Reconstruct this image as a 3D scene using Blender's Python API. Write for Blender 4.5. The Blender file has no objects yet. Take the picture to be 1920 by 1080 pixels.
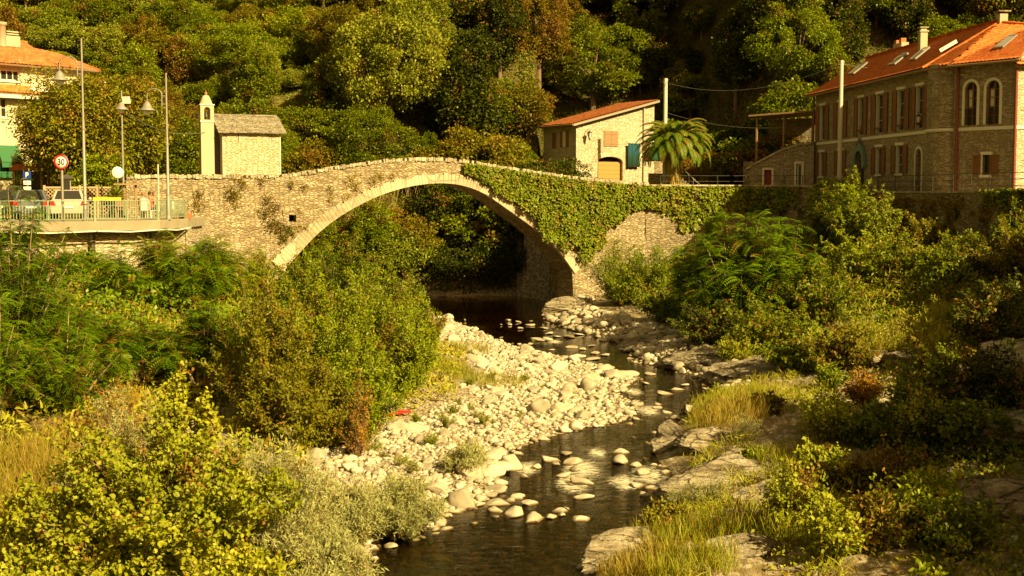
import bpy, math, random
import numpy as np
from mathutils import Vector, Matrix, noise as mnoise
random.seed(7); RNG = np.random.default_rng(7)
R = math.radians
sc = bpy.context.scene; COL = sc.collection

# ------------------------------------------------------------ camera, light, exposure
FPX = 2500.0; PITCH = math.atan(185 / FPX); CZ = 7.8
cam = bpy.data.cameras.new('camera'); camo = bpy.data.objects.new('camera', cam); COL.objects.link(camo)
cam.sensor_width = 36; cam.lens = FPX / 1920 * 36; cam.clip_start = 0.2; cam.clip_end = 2000
camo.location = (0, 0, CZ); camo.rotation_euler = (math.pi / 2 - PITCH, 0, 0)
sc.camera = camo
SUN_AZ, SUN_EL = 43.0, 33.0
w = bpy.data.worlds.new('World'); sc.world = w; w.use_nodes = True
nt = w.node_tree; bg = nt.nodes['Background']
sky = nt.nodes.new('ShaderNodeTexSky'); sky.sky_type = 'NISHITA'; sky.sun_disc = False
sky.sun_elevation = R(SUN_EL); sky.sun_rotation = R(180 - SUN_AZ); sky.dust_density = 3.0; sky.air_density = 1.6
mx = nt.nodes.new('ShaderNodeMix'); mx.data_type = 'RGBA'; mx.blend_type = 'MULTIPLY'; mx.inputs[0].default_value = 1.0
mx.inputs[7].default_value = (1.0, 0.60, 0.20, 1)
nt.links.new(sky.outputs[0], mx.inputs[6]); nt.links.new(mx.outputs[2], bg.inputs[0]); bg.inputs[1].default_value = 0.068
S = Vector((math.sin(R(SUN_AZ)) * math.cos(R(SUN_EL)), -math.cos(R(SUN_AZ)) * math.cos(R(SUN_EL)), math.sin(R(SUN_EL))))
sl = bpy.data.lights.new('sun', 'SUN'); sl.energy = 5.0; sl.angle = R(0.5); sl.color = (1.0, 0.77, 0.34)
slo = bpy.data.objects.new('sun', sl); COL.objects.link(slo); slo.rotation_euler = (-S).to_track_quat('-Z', 'Y').to_euler(); slo.location = (60, -40, 60)
sc.view_settings.view_transform = 'Standard'; sc.view_settings.look = 'None'; sc.view_settings.gamma = 1
sc.view_settings.exposure = 1.25
sc.cycles.max_bounces = 6; sc.cycles.transparent_max_bounces = 8; sc.cycles.diffuse_bounces = 2; sc.cycles.glossy_bounces = 2; sc.cycles.transmission_bounces = 3
sc.cycles.use_adaptive_sampling = True; sc.cycles.caustics_reflective = False; sc.cycles.caustics_refractive = False

# ------------------------------------------------------------ picture <-> place
cp, sp_ = math.cos(PITCH), math.sin(PITCH)
def ray(px, py):
    dx = (px - 960) / FPX; dy = (540 - py) / FPX
    return Vector((dx, cp + dy * sp_, -sp_ + dy * cp))
def at(px, py, Y):
    d = ray(px, py); return Vector((0, 0, CZ)) + d * (Y / d.y)
def onz(px, py, z=0.0):
    d = ray(px, py); return Vector((0, 0, CZ)) + d * ((z - CZ) / d.z)
def zat(py, Y): return at(960, py, Y).z
AL = R(25.0)
B0 = at(530, 510, 78.0)
BE = Vector((math.cos(AL), math.sin(AL), 0)); BN = Vector((-math.sin(AL), math.cos(AL), 0))
def bpt(px, py):                      # a point on the bridge's front face as (u, z)
    d = ray(px, py); o = Vector((0, 0, CZ)) - Vector((B0.x, B0.y, 0))
    t = -(o.x * BN.x + o.y * BN.y) / (d.x * BN.x + d.y * BN.y)
    p = Vector((0, 0, CZ)) + d * t
    return ((p.x - B0.x) * BE.x + (p.y - B0.y) * BE.y, p.z)
def buv(u, v, z=0.0): return Vector((B0.x + BE.x * u + BN.x * v, B0.y + BE.y * u + BN.y * v, z))

# ------------------------------------------------------------ numpy noise
_tab = np.random.default_rng(11).random((64, 64, 64)).astype(np.float32)
def vnoise(x, y, z=0.0):
    x = np.asarray(x, float); y = np.asarray(y, float); z = np.zeros_like(x) + z
    xi = np.floor(x).astype(int); yi = np.floor(y).astype(int); zi = np.floor(z).astype(int)
    fx, fy, fz = x - xi, y - yi, z - zi
    fx, fy, fz = [f * f * (3 - 2 * f) for f in (fx, fy, fz)]
    r = 0
    for a in (0, 1):
        for b in (0, 1):
            for c in (0, 1):
                r = r + _tab[(xi + a) % 64, (yi + b) % 64, (zi + c) % 64] * (fx if a else 1 - fx) * (fy if b else 1 - fy) * (fz if c else 1 - fz)
    return r * 2 - 1
def fbm(x, y, z=0.0, o=4):
    r = 0; a = 1
    for k in range(o):
        r = r + a * vnoise(np.asarray(x) * 2 ** k + 7.3 * k, np.asarray(y) * 2 ** k + 3.1 * k, np.asarray(z) * 2 ** k); a *= .5
    return r / 1.9
def smooth(x, a, b):
    t = np.clip((x - a) / (b - a), 0, 1); return t * t * (3 - 2 * t)

# ------------------------------------------------------------ materials
def mat(name):
    m = bpy.data.materials.new(name); m.use_nodes = True; nt = m.node_tree; nt.nodes.clear()
    out = nt.nodes.new('ShaderNodeOutputMaterial'); return m, nt, out
def nd(nt, t, **k):
    n = nt.nodes.new(t)
    for a, b in k.items():
        if a.startswith('i_'): n.inputs[int(a[2:])].default_value = b
        else: setattr(n, a, b)
    return n
def math_(nt, op, a, b=None, c=None, clamp=False):
    n = nt.nodes.new('ShaderNodeMath'); n.operation = op; n.use_clamp = clamp
    for i, v in enumerate((a, b, c)):
        if v is None: continue
        if isinstance(v, (int, float)): n.inputs[i].default_value = v
        else: nt.links.new(v, n.inputs[i])
    return n.outputs[0]
def mixc(nt, f, a, b, mode='MIX'):
    n = nt.nodes.new('ShaderNodeMix'); n.data_type = 'RGBA'; n.blend_type = mode
    if isinstance(f, (int, float)): n.inputs[0].default_value = f
    else: nt.links.new(f, n.inputs[0])
    for i, v in ((6, a), (7, b)):
        if isinstance(v, tuple): n.inputs[i].default_value = (*v[:3], 1)
        else: nt.links.new(v, n.inputs[i])
    return n.outputs[2]
def ramp(nt, f, stops):
    n = nt.nodes.new('ShaderNodeValToRGB'); e = n.color_ramp.elements
    while len(e) < len(stops): e.new(0.5)
    for q, (p, c) in zip(e, stops):
        q.position = p; q.color = (*c[:3], 1) if isinstance(c, tuple) else (c, c, c, 1)
    nt.links.new(f, n.inputs[0]); return n.outputs[0]
def coords(nt, sx=1, sy=1, sz=1, kind='Object'):
    tc = nt.nodes.new('ShaderNodeTexCoord'); mp = nt.nodes.new('ShaderNodeMapping'); mp.inputs['Scale'].default_value = (sx, sy, sz)
    nt.links.new(tc.outputs[kind], mp.inputs[0]); return mp.outputs[0]
def noise_(nt, vec, scale, detail=4, rough=.55, dist=0):
    n = nd(nt, 'ShaderNodeTexNoise'); n.inputs['Scale'].default_value = scale; n.inputs['Detail'].default_value = detail
    n.inputs['Roughness'].default_value = rough; n.inputs['Distortion'].default_value = dist
    if vec is not None: nt.links.new(vec, n.inputs['Vector'])
    return n
def bsdf(nt, out, col, rough=.9, bump=None, bstr=.5, bdist=.03, spec=.3, metal=0):
    p = nt.nodes.new('ShaderNodeBsdfPrincipled')
    if isinstance(col, tuple): p.inputs['Base Color'].default_value = (*col[:3], 1)
    else: nt.links.new(col, p.inputs['Base Color'])
    if isinstance(rough, (int, float)): p.inputs['Roughness'].default_value = rough
    else: nt.links.new(rough, p.inputs['Roughness'])
    p.inputs['Specular IOR Level'].default_value = spec; p.inputs['Metallic'].default_value = metal
    if bump is not None:
        b = nt.nodes.new('ShaderNodeBump'); b.inputs['Strength'].default_value = bstr; b.inputs['Distance'].default_value = bdist
        nt.links.new(bump, b.inputs['Height']); nt.links.new(b.outputs[0], p.inputs['Normal'])
    nt.links.new(p.outputs[0], out.inputs[0]); return p
def plain(name, c, rough=.7, metal=0, spec=.4, var=.25, scale=6.0, bump=.15):
    m, nt, out = mat(name); v = coords(nt)
    n = noise_(nt, v, scale, 5, .6); n2 = noise_(nt, v, scale * 7, 3)
    f = math_(nt, 'MULTIPLY_ADD', n.outputs[0], .7, math_(nt, 'MULTIPLY', n2.outputs[0], .3))
    col = mixc(nt, f, tuple(x * (1 - var) for x in c), tuple(min(1, x * (1 + var)) for x in c))
    bsdf(nt, out, col, rough, n2.outputs[0], bump, .01, spec, metal); return m
def masonry(name, c1, c2, c3, mortar, sx=2.2, sz=6.5, edge=.06, stain=(.16, .13, .07), stn=.45, bd=.05, plaster=None, pl=.5):
    m, nt, out = mat(name); v0 = coords(nt)
    wob = noise_(nt, v0, 1.3, 2); wv = nd(nt, 'ShaderNodeVectorMath', operation='MULTIPLY_ADD')
    nt.links.new(wob.outputs[1], wv.inputs[0]); wv.inputs[1].default_value = (.25, .25, .12); nt.links.new(v0, wv.inputs[2])
    mp = nt.nodes.new('ShaderNodeMapping'); mp.inputs['Scale'].default_value = (sx, sx, sz); nt.links.new(wv.outputs[0], mp.inputs[0])
    vo = nd(nt, 'ShaderNodeTexVoronoi'); vo.inputs['Scale'].default_value = 1; vo.inputs['Randomness'].default_value = .85; nt.links.new(mp.outputs[0], vo.inputs['Vector'])
    ve = nd(nt, 'ShaderNodeTexVoronoi', feature='DISTANCE_TO_EDGE'); ve.inputs['Scale'].default_value = 1; ve.inputs['Randomness'].default_value = .85; nt.links.new(mp.outputs[0], ve.inputs['Vector'])
    sep = nd(nt, 'ShaderNodeSeparateColor'); nt.links.new(vo.outputs['Color'], sep.inputs[0])
    stone = ramp(nt, sep.outputs[0], [(0, c1), (.5, c2), (1, c3)])
    fine = noise_(nt, v0, 30, 5, .7); stone = mixc(nt, .5, stone, ramp(nt, fine.outputs[0], [(.3, .55), (.7, 1.0)]), 'MULTIPLY')
    em = ramp(nt, math_(nt, 'MULTIPLY_ADD', fine.outputs[0], .05, ve.outputs['Distance']), [(edge * .3, 0.0), (edge * 2.8, 1.0)])
    col = mixc(nt, em, mortar, stone)
    big = noise_(nt, v0, .45, 5, .65); st = ramp(nt, big.outputs[0], [(.45, 0.0), (.68, 1.0)])
    col = mixc(nt, math_(nt, 'MULTIPLY', st, stn), col, mixc(nt, .6, col, stain))
    hgt = math_(nt, 'ADD', em, math_(nt, 'MULTIPLY', sep.outputs[1], .7)); hgt = math_(nt, 'ADD', hgt, math_(nt, 'MULTIPLY', fine.outputs[0], .5))
    if plaster:
        b2 = noise_(nt, v0, .8, 6, .7); pm = ramp(nt, b2.outputs[0], [(pl - .03, 0.0), (pl + .05, 1.0)])
        col = mixc(nt, pm, col, mixc(nt, .4, plaster, ramp(nt, fine.outputs[0], [(.3, .6), (.7, 1.0)]), 'MULTIPLY'))
    bsdf(nt, out, col, .95, hgt, .9, bd, .15); return m
def foliage(name, a, b, dry=(.22, .12, .02), dryamt=.08, tr=.35, gloss=.04, patch=.25):
    a, b = [(c[0] * 1.12, c[1] * 1.14, c[2] * .75) for c in (a, b)]
    m, nt, out = mat(name)
    at_ = nd(nt, 'ShaderNodeAttribute', attribute_name='tint'); oi = nd(nt, 'ShaderNodeObjectInfo')
    geo = nd(nt, 'ShaderNodeNewGeometry'); n = noise_(nt, geo.outputs['Position'], patch, 3)
    f = math_(nt, 'MULTIPLY', at_.outputs['Fac'], .45); f = math_(nt, 'MULTIPLY_ADD', oi.outputs['Random'], .3, f)
    f = math_(nt, 'MULTIPLY_ADD', n.outputs[0], .7, f); f = math_(nt, 'SUBTRACT', f, .28, clamp=True)
    col = mixc(nt, f, a, b)
    dn = noise_(nt, geo.outputs['Position'], patch * 1.7 + .1, 3)
    dm = math_(nt, 'ADD', math_(nt, 'MULTIPLY', at_.outputs['Fac'], .5), dn.outputs[0])
    dm = ramp(nt, dm, [(.96 - dryamt, 0.0), (1.0 - dryamt * .4, 1.0)])
    col = mixc(nt, dm, col, dry)
    d = nd(nt, 'ShaderNodeBsdfDiffuse'); t = nd(nt, 'ShaderNodeBsdfTranslucent'); g = nd(nt, 'ShaderNodeBsdfGlossy'); g.inputs['Roughness'].default_value = .45
    nt.links.new(col, d.inputs[0]); nt.links.new(mixc(nt, .5, col, (.9, .9, .1), 'MULTIPLY'), t.inputs[0]); t.inputs[0]
    nt.links.new(mixc(nt, .65, col, (.35, .4, .12)), t.inputs[0]) if False else None
    g.inputs[0].default_value = (.9, .85, .6, 1)
    s1 = nd(nt, 'ShaderNodeMixShader'); s1.inputs[0].default_value = tr; nt.links.new(d.outputs[0], s1.inputs[1]); nt.links.new(t.outputs[0], s1.inputs[2])
    s2 = nd(nt, 'ShaderNodeMixShader'); s2.inputs[0].default_value = gloss; nt.links.new(s1.outputs[0], s2.inputs[1]); nt.links.new(g.outputs[0], s2.inputs[2])
    nt.links.new(s2.outputs[0], out.inputs[0]); return m

M = {}
M['bridge'] = masonry('bridge_rubble', (.25, .195, .115), (.40, .33, .205), (.54, .46, .31), (.21, .16, .09), 3.4, 10.0, stn=.6)
M['bridge_low'] = M['bridge']
M['voussoir'] = masonry('voussoir_stone', (.38, .31, .205), (.50, .43, .30), (.58, .51, .37), (.26, .21, .13), .8, .8, .03, stn=.35, bd=.02)
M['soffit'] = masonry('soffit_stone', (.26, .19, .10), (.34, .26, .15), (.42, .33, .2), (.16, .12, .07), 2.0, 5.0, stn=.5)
M['coping'] = masonry('coping_stone', (.30, .26, .18), (.45, .40, .28), (.58, .52, .38), (.3, .26, .17), 3, 3, .02, stn=.5)
M['chapel'] = masonry('chapel_stone', (.50, .42, .26), (.62, .55, .38), (.70, .63, .46), (.42, .35, .21), 3.2, 11, .05, stn=.25)
M['slate'] = masonry('slate_slab', (.20, .18, .13), (.30, .27, .20), (.40, .36, .27), (.14, .12, .09), 4.5, 9, .03, stn=.4)
M['house'] = masonry('house_stone', (.31, .24, .145), (.45, .365, .235), (.58, .49, .34), (.25, .195, .12), 3.6, 13.0, .05, stn=.3)
M['garage'] = masonry('pale_house_stone', (.46, .40, .27), (.60, .54, .39), (.70, .64, .48), (.42, .36, .25), 3.0, 10, .05, stn=.2)
M['retain'] = masonry('retaining_rubble', (.24, .19, .11), (.36, .30, .19), (.46, .39, .26), (.20, .16, .09), 3.0, 8, .06, stn=.7)
M['terwall'] = masonry('terrace_wall_stone', (.42, .35, .22), (.56, .48, .33), (.66, .58, .42), (.34, .28, .18), 2.6, 8.0, stn=.35)
M['plaster'] = plain('cream_plaster', (.52, .47, .31), .9, var=.08, scale=.8)
M['white'] = plain('white_paint', (.66, .63, .54), .7, var=.1)
M['ochre'] = plain('yellow_plaster', (.52, .47, .31), .9, var=.06, scale=.7)
M['greyplaster'] = plain('weathered_plaster', (.42, .37, .26), .95, var=.25, scale=1.2)
M['concrete'] = plain('concrete', (.27, .235, .16), .95, var=.4, scale=1.5, bump=.3)
M['asphalt'] = plain('asphalt', (.11, .10, .08), .95, var=.2, scale=3)
M['shutter'] = plain('brown_shutter', (.20, .085, .03), .6, var=.15)
M['wood'] = plain('weathered_wood', (.26, .16, .08), .8, var=.3, scale=9)
M['doorwood'] = plain('orange_wood_door', (.42, .22, .06), .55, var=.12)
M['red'] = plain('dark_red_door', (.22, .02, .012), .5)
M['redpipe'] = plain('red_downpipe', (.20, .05, .025), .5)
M['darkmetal'] = plain('dark_metal', (.05, .045, .04), .5, .3)
M['grey'] = plain('galvanised_metal', (.33, .31, .27), .45, .5, var=.15)
M['lamp_grey'] = plain('grey_lamp_paint', (.24, .23, .2), .5, .2)
M['fence'] = plain('pale_green_metal', (.24, .31, .19), .6, .1)
M['glass'] = plain('dark_window_glass', (.03, .028, .022), .08, 0, .6, var=.1, bump=0)
M['signwhite'] = plain('sign_white', (.8, .8, .76), .4, var=.02)
M['signred'] = plain('sign_red', (.62, .02, .015), .4, var=.04)
M['black'] = plain('black_paint', (.012, .012, .012), .5)
M['blue'] = plain('sign_blue', (.015, .05, .28), .4, var=.05)
M['awning'] = plain('green_canvas', (.03, .13, .05), .8, var=.1)
M['lattice'] = plain('lattice_wood', (.38, .27, .15), .8)
M['poles'] = plain('concrete_pole', (.50, .47, .40), .9, var=.15)
M['rubber'] = plain('tyre_rubber', (.02, .02, .02), .9)
M['cable'] = plain('cable_sheath', (.12, .11, .09), .7)
M['yellow'] = plain('yellow_cloth', (.65, .50, .04), .8)
M['terracotta'] = plain('terracotta', (.40, .15, .06), .85)
M['bark'] = plain('bark', (.16, .11, .07), .95, var=.4, scale=12, bump=.6)
M['palebark'] = plain('pale_bark', (.34, .24, .14), .9, var=.3, scale=12, bump=.4)
M['stairs'] = masonry('stair_stone', (.34, .28, .17), (.44, .38, .25), (.54, .47, .33), (.22, .18, .11), 2.5, 6)
def roofmat(name, a, b, c):
    m, nt, out = mat(name); v = coords(nt)
    vo = nd(nt, 'ShaderNodeTexVoronoi'); vo.inputs['Scale'].default_value = 4.5; nt.links.new(v, vo.inputs['Vector'])
    sep = nd(nt, 'ShaderNodeSeparateColor'); nt.links.new(vo.outputs['Color'], sep.inputs[0])
    n = noise_(nt, v, .7, 6, .65); f = math_(nt, 'ADD', math_(nt, 'MULTIPLY', sep.outputs[0], .5), math_(nt, 'MULTIPLY', n.outputs[0], .6))
    col = ramp(nt, f, [(.2, a), (.55, b), (.9, c)]); n2 = noise_(nt, v, 25, 4)
    bsdf(nt, out, col, .85, n2.outputs[0], .3, .01, .2); return m
M['tile'] = roofmat('clay_tile', (.42, .095, .022), (.56, .15, .035), (.62, .22, .06))
M['tile_old'] = roofmat('weathered_clay_tile', (.24, .075, .028), (.40, .12, .035), (.47, .19, .07))

# foliage
G = .02
M['f_mid'] = foliage('leaves_mid_green', (.055, .085, .003), (.21, .24, .010), dryamt=.04, gloss=G)
M['f_bright'] = foliage('leaves_bright_green', (.10, .15, .005), (.30, .33, .016), dryamt=.03, gloss=G)
M['f_dark'] = foliage('leaves_dark_green', (.018, .028, .003), (.085, .10, .008), dryamt=.04, tr=.2, gloss=G)  # darkest leaf colour, also carries the shade of the ravine slope
M['f_olive'] = foliage('leaves_olive', (.10, .095, .007), (.25, .22, .016), dryamt=.08, gloss=G)
M['f_brown'] = foliage('leaves_browning', (.12, .10, .010), (.30, .22, .025), dry=(.28, .15, .03), dryamt=.22, gloss=G)
M['f_pale'] = foliage('leaves_pale_green', (.13, .165, .016), (.33, .34, .05), dryamt=.03, gloss=G)
M['f_yellow'] = foliage('leaves_yellow_green', (.15, .185, .010), (.42, .41, .035), dryamt=.04, patch=.8, gloss=G)
M['f_willow'] = foliage('leaves_grey_willow', (.20, .21, .10), (.43, .43, .28), dryamt=.02, patch=.8, gloss=G)
M['f_locust'] = foliage('leaves_locust_green', (.05, .115, .004), (.21, .30, .012), dryamt=.03, patch=.6, gloss=G)
M['f_tamarisk'] = foliage('leaves_dark_willow', (.11, .115, .006), (.26, .245, .014), dry=(.26, .17, .02), dryamt=.10, patch=.6, gloss=G)
M['f_dry'] = foliage('dry_grass', (.22, .175, .03), (.38, .30, .07), dry=(.34, .21, .05), dryamt=.06, patch=.8, gloss=G)
M['f_grass'] = foliage('green_grass', (.17, .20, .012), (.40, .37, .04), dryamt=.10, patch=.8, gloss=G)
M['f_red'] = foliage('reddish_weeds', (.22, .09, .02), (.34, .20, .03), patch=.8, gloss=G)
M['f_ivy'] = foliage('ivy_leaves', (.045, .075, .004), (.23, .27, .016), dry=(.26, .19, .03), dryamt=.08, tr=.15, patch=.5, gloss=G)
M['f_chest'] = foliage('leaves_chestnut', (.09, .11, .006), (.31, .28, .02), dry=(.34, .20, .03), dryamt=.12, gloss=G)
M['f_palm'] = foliage('palm_leaves', (.055, .11, .006), (.15, .24, .015), dryamt=.0, gloss=G)
M['f_flower'] = foliage('pale_flowers', (.5, .42, .36), (.7, .62, .5), tr=.2)

# ------------------------------------------------------------ objects and meshes
def props(o, label=None, cat=None, group=None, kind=None):
    if label: o['label'] = label
    if cat: o['category'] = cat
    if group: o['group'] = group
    if kind: o['kind'] = kind
    return o
def thing(name, label, cat, loc=(0, 0, 0), rz=0, group=None):
    o = bpy.data.objects.new(name, None); COL.objects.link(o); o.location = loc; o.rotation_euler = (0, 0, rz); o.empty_display_size = .3
    return props(o, label, cat, group)
def link(name, me, parent=None, mat_=None):
    o = bpy.data.objects.new(name, me); COL.objects.link(o)
    if mat_ is not None and not me.materials: me.materials.append(mat_)
    if parent is not None: o.parent = parent
    return o
def copy_tree(root, loc, rz=0, scale=(1, 1, 1), label=None, group=None, rx=0, ry=0):
    r = root.copy(); COL.objects.link(r); r.location = loc; r.rotation_euler = (rx, ry, rz); r.scale = scale
    if label: r['label'] = label
    if group: r['group'] = group
    for ch in root.children:
        c = ch.copy(); COL.objects.link(c); c.parent = r
        for g in ch.children:
            d = g.copy(); COL.objects.link(d); d.parent = c
    return r
def npmesh(name, V, F, tint=None, smooth=False):
    """V (N,3); F (M,k) all the same k"""
    V = np.asarray(V, np.float32); F = np.asarray(F, np.int32); me = bpy.data.meshes.new(name)
    n, k = F.shape
    me.vertices.add(len(V)); me.vertices.foreach_set('co', V.ravel())
    me.loops.add(n * k); me.loops.foreach_set('vertex_index', F.ravel())
    me.polygons.add(n); me.polygons.foreach_set('loop_start', np.arange(0, n * k, k, dtype=np.int32)); me.polygons.foreach_set('loop_total', np.full(n, k, np.int32))
    if smooth: me.polygons.foreach_set('use_smooth', np.ones(n, bool))
    me.update(calc_edges=True)
    if tint is not None:
        a = me.attributes.new('tint', 'FLOAT', 'FACE'); a.data.foreach_set('value', np.asarray(tint, np.float32))
    return me
class MB:
    def __init__(s): s.v = []; s.f = []; s.sm = []
    def add(s, vs, fs, sm=False):
        b = len(s.v); s.v += [tuple(p) for p in vs]; s.f += [tuple(i + b for i in f) for f in fs]; s.sm += [sm] * len(fs); return s
    def box(s, x0, x1, y0, y1, z0, z1):
        vs = [(x0, y0, z0), (x1, y0, z0), (x1, y1, z0), (x0, y1, z0), (x0, y0, z1), (x1, y0, z1), (x1, y1, z1), (x0, y1, z1)]
        return s.add(vs, [(0, 3, 2, 1), (4, 5, 6, 7), (0, 1, 5, 4), (1, 2, 6, 5), (2, 3, 7, 6), (3, 0, 4, 7)])
    def obox(s, c, size, rz=0, rx=0, ry=0):
        m = Matrix.Translation(c) @ Matrix.Rotation(rz, 4, 'Z') @ Matrix.Rotation(ry, 4, 'Y') @ Matrix.Rotation(rx, 4, 'X'); a, b, h = [q / 2 for q in size]
        vs = [m @ Vector(p) for p in ((-a, -b, -h), (a, -b, -h), (a, b, -h), (-a, b, -h), (-a, -b, h), (a, -b, h), (a, b, h), (-a, b, h))]
        return s.add(vs, [(0, 3, 2, 1), (4, 5, 6, 7), (0, 1, 5, 4), (1, 2, 6, 5), (2, 3, 7, 6), (3, 0, 4, 7)])
    def prism(s, poly, d, axis='y'):
        """poly: 2d outline; d=(a,b) extrusion along axis"""
        n = len(poly)
        def P(p, q): return {'y': (p[0], q, p[1]), 'x': (q, p[0], p[1]), 'z': (p[0], p[1], q)}[axis]
        vs = [P(p, d[0]) for p in poly] + [P(p, d[1]) for p in poly]
        return s.add(vs, [tuple(range(n)), tuple(range(2 * n - 1, n - 1, -1))] + [(i, i + n, (i + 1) % n + n, (i + 1) % n) for i in range(n)])
    def tube(s, pts, r, seg=8, cap=True):
        pts = [Vector(p) for p in pts]; n = len(pts); rs = r if isinstance(r, (list, tuple)) else [r] * n; vs = []; fs = []
        for i, p in enumerate(pts):
            t = (pts[min(i + 1, n - 1)] - pts[max(i - 1, 0)]).normalized()
            a = Vector((0, 0, 1)) if abs(t.z) < .9 else Vector((1, 0, 0)); x = t.cross(a).normalized(); y = t.cross(x)
            vs += [p + (x * math.cos(2 * math.pi * k / seg) + y * math.sin(2 * math.pi * k / seg)) * rs[i] for k in range(seg)]
        for i in range(n - 1):
            for k in range(seg): fs.append((i * seg + k, i * seg + (k + 1) % seg, (i + 1) * seg + (k + 1) % seg, (i + 1) * seg + k))
        s.add(vs, fs, True)
        if cap: s.add(vs[:seg], [tuple(range(seg))[::-1]]); s.add(vs[-seg:], [tuple(range(seg))])
        return s
    def lathe(s, prof, c=(0, 0, 0), seg=16, axis='z'):
        vs = []; n = len(prof)
        for r, z in prof:
            for k in range(seg):
                a = 2 * math.pi * k / seg; p = (r * math.cos(a), r * math.sin(a), z)
                if axis == 'y': p = (p[0], p[2], p[1])
                if axis == 'x': p = (p[2], p[0], p[1])
                vs.append((p[0] + c[0], p[1] + c[1], p[2] + c[2]))
        fs = [(i * seg + k, i * seg + (k + 1) % seg, (i + 1) * seg + (k + 1) % seg, (i + 1) * seg + k) for i in range(n - 1) for k in range(seg)]
        return s.add(vs, fs, True)
    def ball(s, c, r, seg=12, sz=1): return s.lathe([(max(1e-4, r * math.sin(math.pi * i / 8)), -r * sz * math.cos(math.pi * i / 8)) for i in range(9)], c, seg)
    def build(s, name, m, parent=None, bevel=0):
        me = bpy.data.meshes.new(name); me.from_pydata(s.v, [], s.f); me.polygons.foreach_set('use_smooth', s.sm); me.update()
        o = link(name, me, parent, m)
        if bevel:
            b = o.modifiers.new('bevel', 'BEVEL'); b.width = bevel; b.segments = 2; b.limit_method = 'ANGLE'
        return o
def arch_poly(x0, x1, z0, z1, rise=None, n=12):
    """outline of an opening with a round head (x,z)"""
    w_ = (x1 - x0) / 2; rise = w_ if rise is None else rise; zc = z1 - rise
    return [(x0, z0), (x1, z0)] + [((x0 + x1) / 2 + w_ * math.cos(math.pi * i / n), zc + rise * math.sin(math.pi * i / n)) for i in range(n + 1)]

# ------------------------------------------------------------ leaves
def norm(a): return a / np.maximum(np.linalg.norm(a, axis=-1, keepdims=True), 1e-9)
def rdir(n, rng=RNG): return norm(rng.normal(size=(n, 3)))
def leaves(P, D, N, L, W, kind='d', fold=.25):
    """one folded face (or two for 'o') per leaf; returns V, F(quads)"""
    n = len(P); D = norm(D); Sd = norm(np.cross(D, N)); N = np.cross(Sd, D); L = np.broadcast_to(L, n)[:, None]; W = np.broadcast_to(W, n)[:, None]
    if kind == 'd':
        V = np.stack([P, P + D * L * .45 + Sd * W * .5 + N * W * fold, P + D * L, P + D * L * .45 - Sd * W * .5 + N * W * fold], 1)
        F = np.arange(n * 4).reshape(n, 4)
    elif kind == 'o':
        V = np.stack([P, P + D * L * .3 + Sd * W * .46 + N * W * fold, P + D * L * .75 + Sd * W * .40 + N * W * fold, P + D * L - N * W * .1,
                      P + D * L * .75 - Sd * W * .40 + N * W * fold, P + D * L * .3 - Sd * W * .46 + N * W * fold], 1)
        i = np.arange(n)[:, None] * 6; F = np.concatenate([i + np.array([[0, 1, 2, 3]]), i + np.array([[0, 3, 4, 5]])])
    elif kind == 'b':    # blade: bent strip of two quads
        B = D * .5 + N * -.0
        V = np.stack([P - Sd * W * .5, P + Sd * W * .5, P + D * L * .5 + Sd * W * .4 + N * L * .10, P + D * L * .5 - Sd * W * .4 + N * L * .10,
                      P + D * L + Sd * W * .08, P + D * L - Sd * W * .08], 1)
        i = np.arange(n)[:, None] * 6; F = np.concatenate([i + np.array([[0, 1, 2, 3]]), i + np.array([[3, 2, 4, 5]])])
    return V.reshape(-1, 3), F
def leafmesh(name, m, P, D, N, L, W, kind='d', rng=RNG, tint=None, parent=None, obj='foliage', fold=.25):
    V, F = leaves(P, D, N, L, W, kind, fold); t = rng.random(len(P)) if tint is None else tint
    if kind in 'ob': t = np.concatenate([t, t])
    me = npmesh(name, V, F, t); me.materials.append(m); return link(obj, me, parent)
def cluster_crown(rng, R_, H_, z0, ncl, nl, leaf, rc=(.25, .42), shell=.55, droop=0.0):
    """leaf positions in many small clumps spread through an ellipsoid"""
    c = rdir(ncl, rng); rad = shell + (1 - shell) * rng.random(ncl) ** .7; c = c * rad[:, None]
    c[:, 2] = np.where(c[:, 2] < -.5, c[:, 2] * .6, c[:, 2])
    bump = 1 + .22 * vnoise(c[:, 0] * 1.7 + rng.random() * 50, c[:, 1] * 1.7, c[:, 2] * 1.7 + 9)
    c = c * bump[:, None]
    r = rng.uniform(*rc, ncl)
    ci = np.repeat(np.arange(ncl), nl); n = len(ci)
    q = rdir(n, rng); q[:, 2] = np.abs(q[:, 2]) * np.where(rng.random(n) < .78, 1, -1)
    off = q * (rng.random(n) ** .4)[:, None] * r[ci][:, None] * np.array([1, 1, .72])
    p = (c[ci] + off) * np.array([R_, R_, H_ / 2]) + np.array([0, 0, z0 + H_ / 2])
    D = norm(q + rdir(n, rng) * .8 + np.array([0, 0, -droop])); N = norm(rdir(n, rng) * .7 + np.array([0, 0, 1.0]) + q * .6)
    cc = c * np.array([R_, R_, H_ / 2]) + np.array([0, 0, z0 + H_ / 2])
    tint = np.clip(.5 + .30 * (rng.random(ncl)[ci] - .5) * 2 + .25 * (rng.random(n) - .5) * 2, 0, 1)
    return p, D, N, cc, tint
def bez(a, b, c, n): return [a * (1 - t) ** 2 + b * 2 * t * (1 - t) + c * t * t for t in [i / (n - 1) for i in range(n)]]
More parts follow.
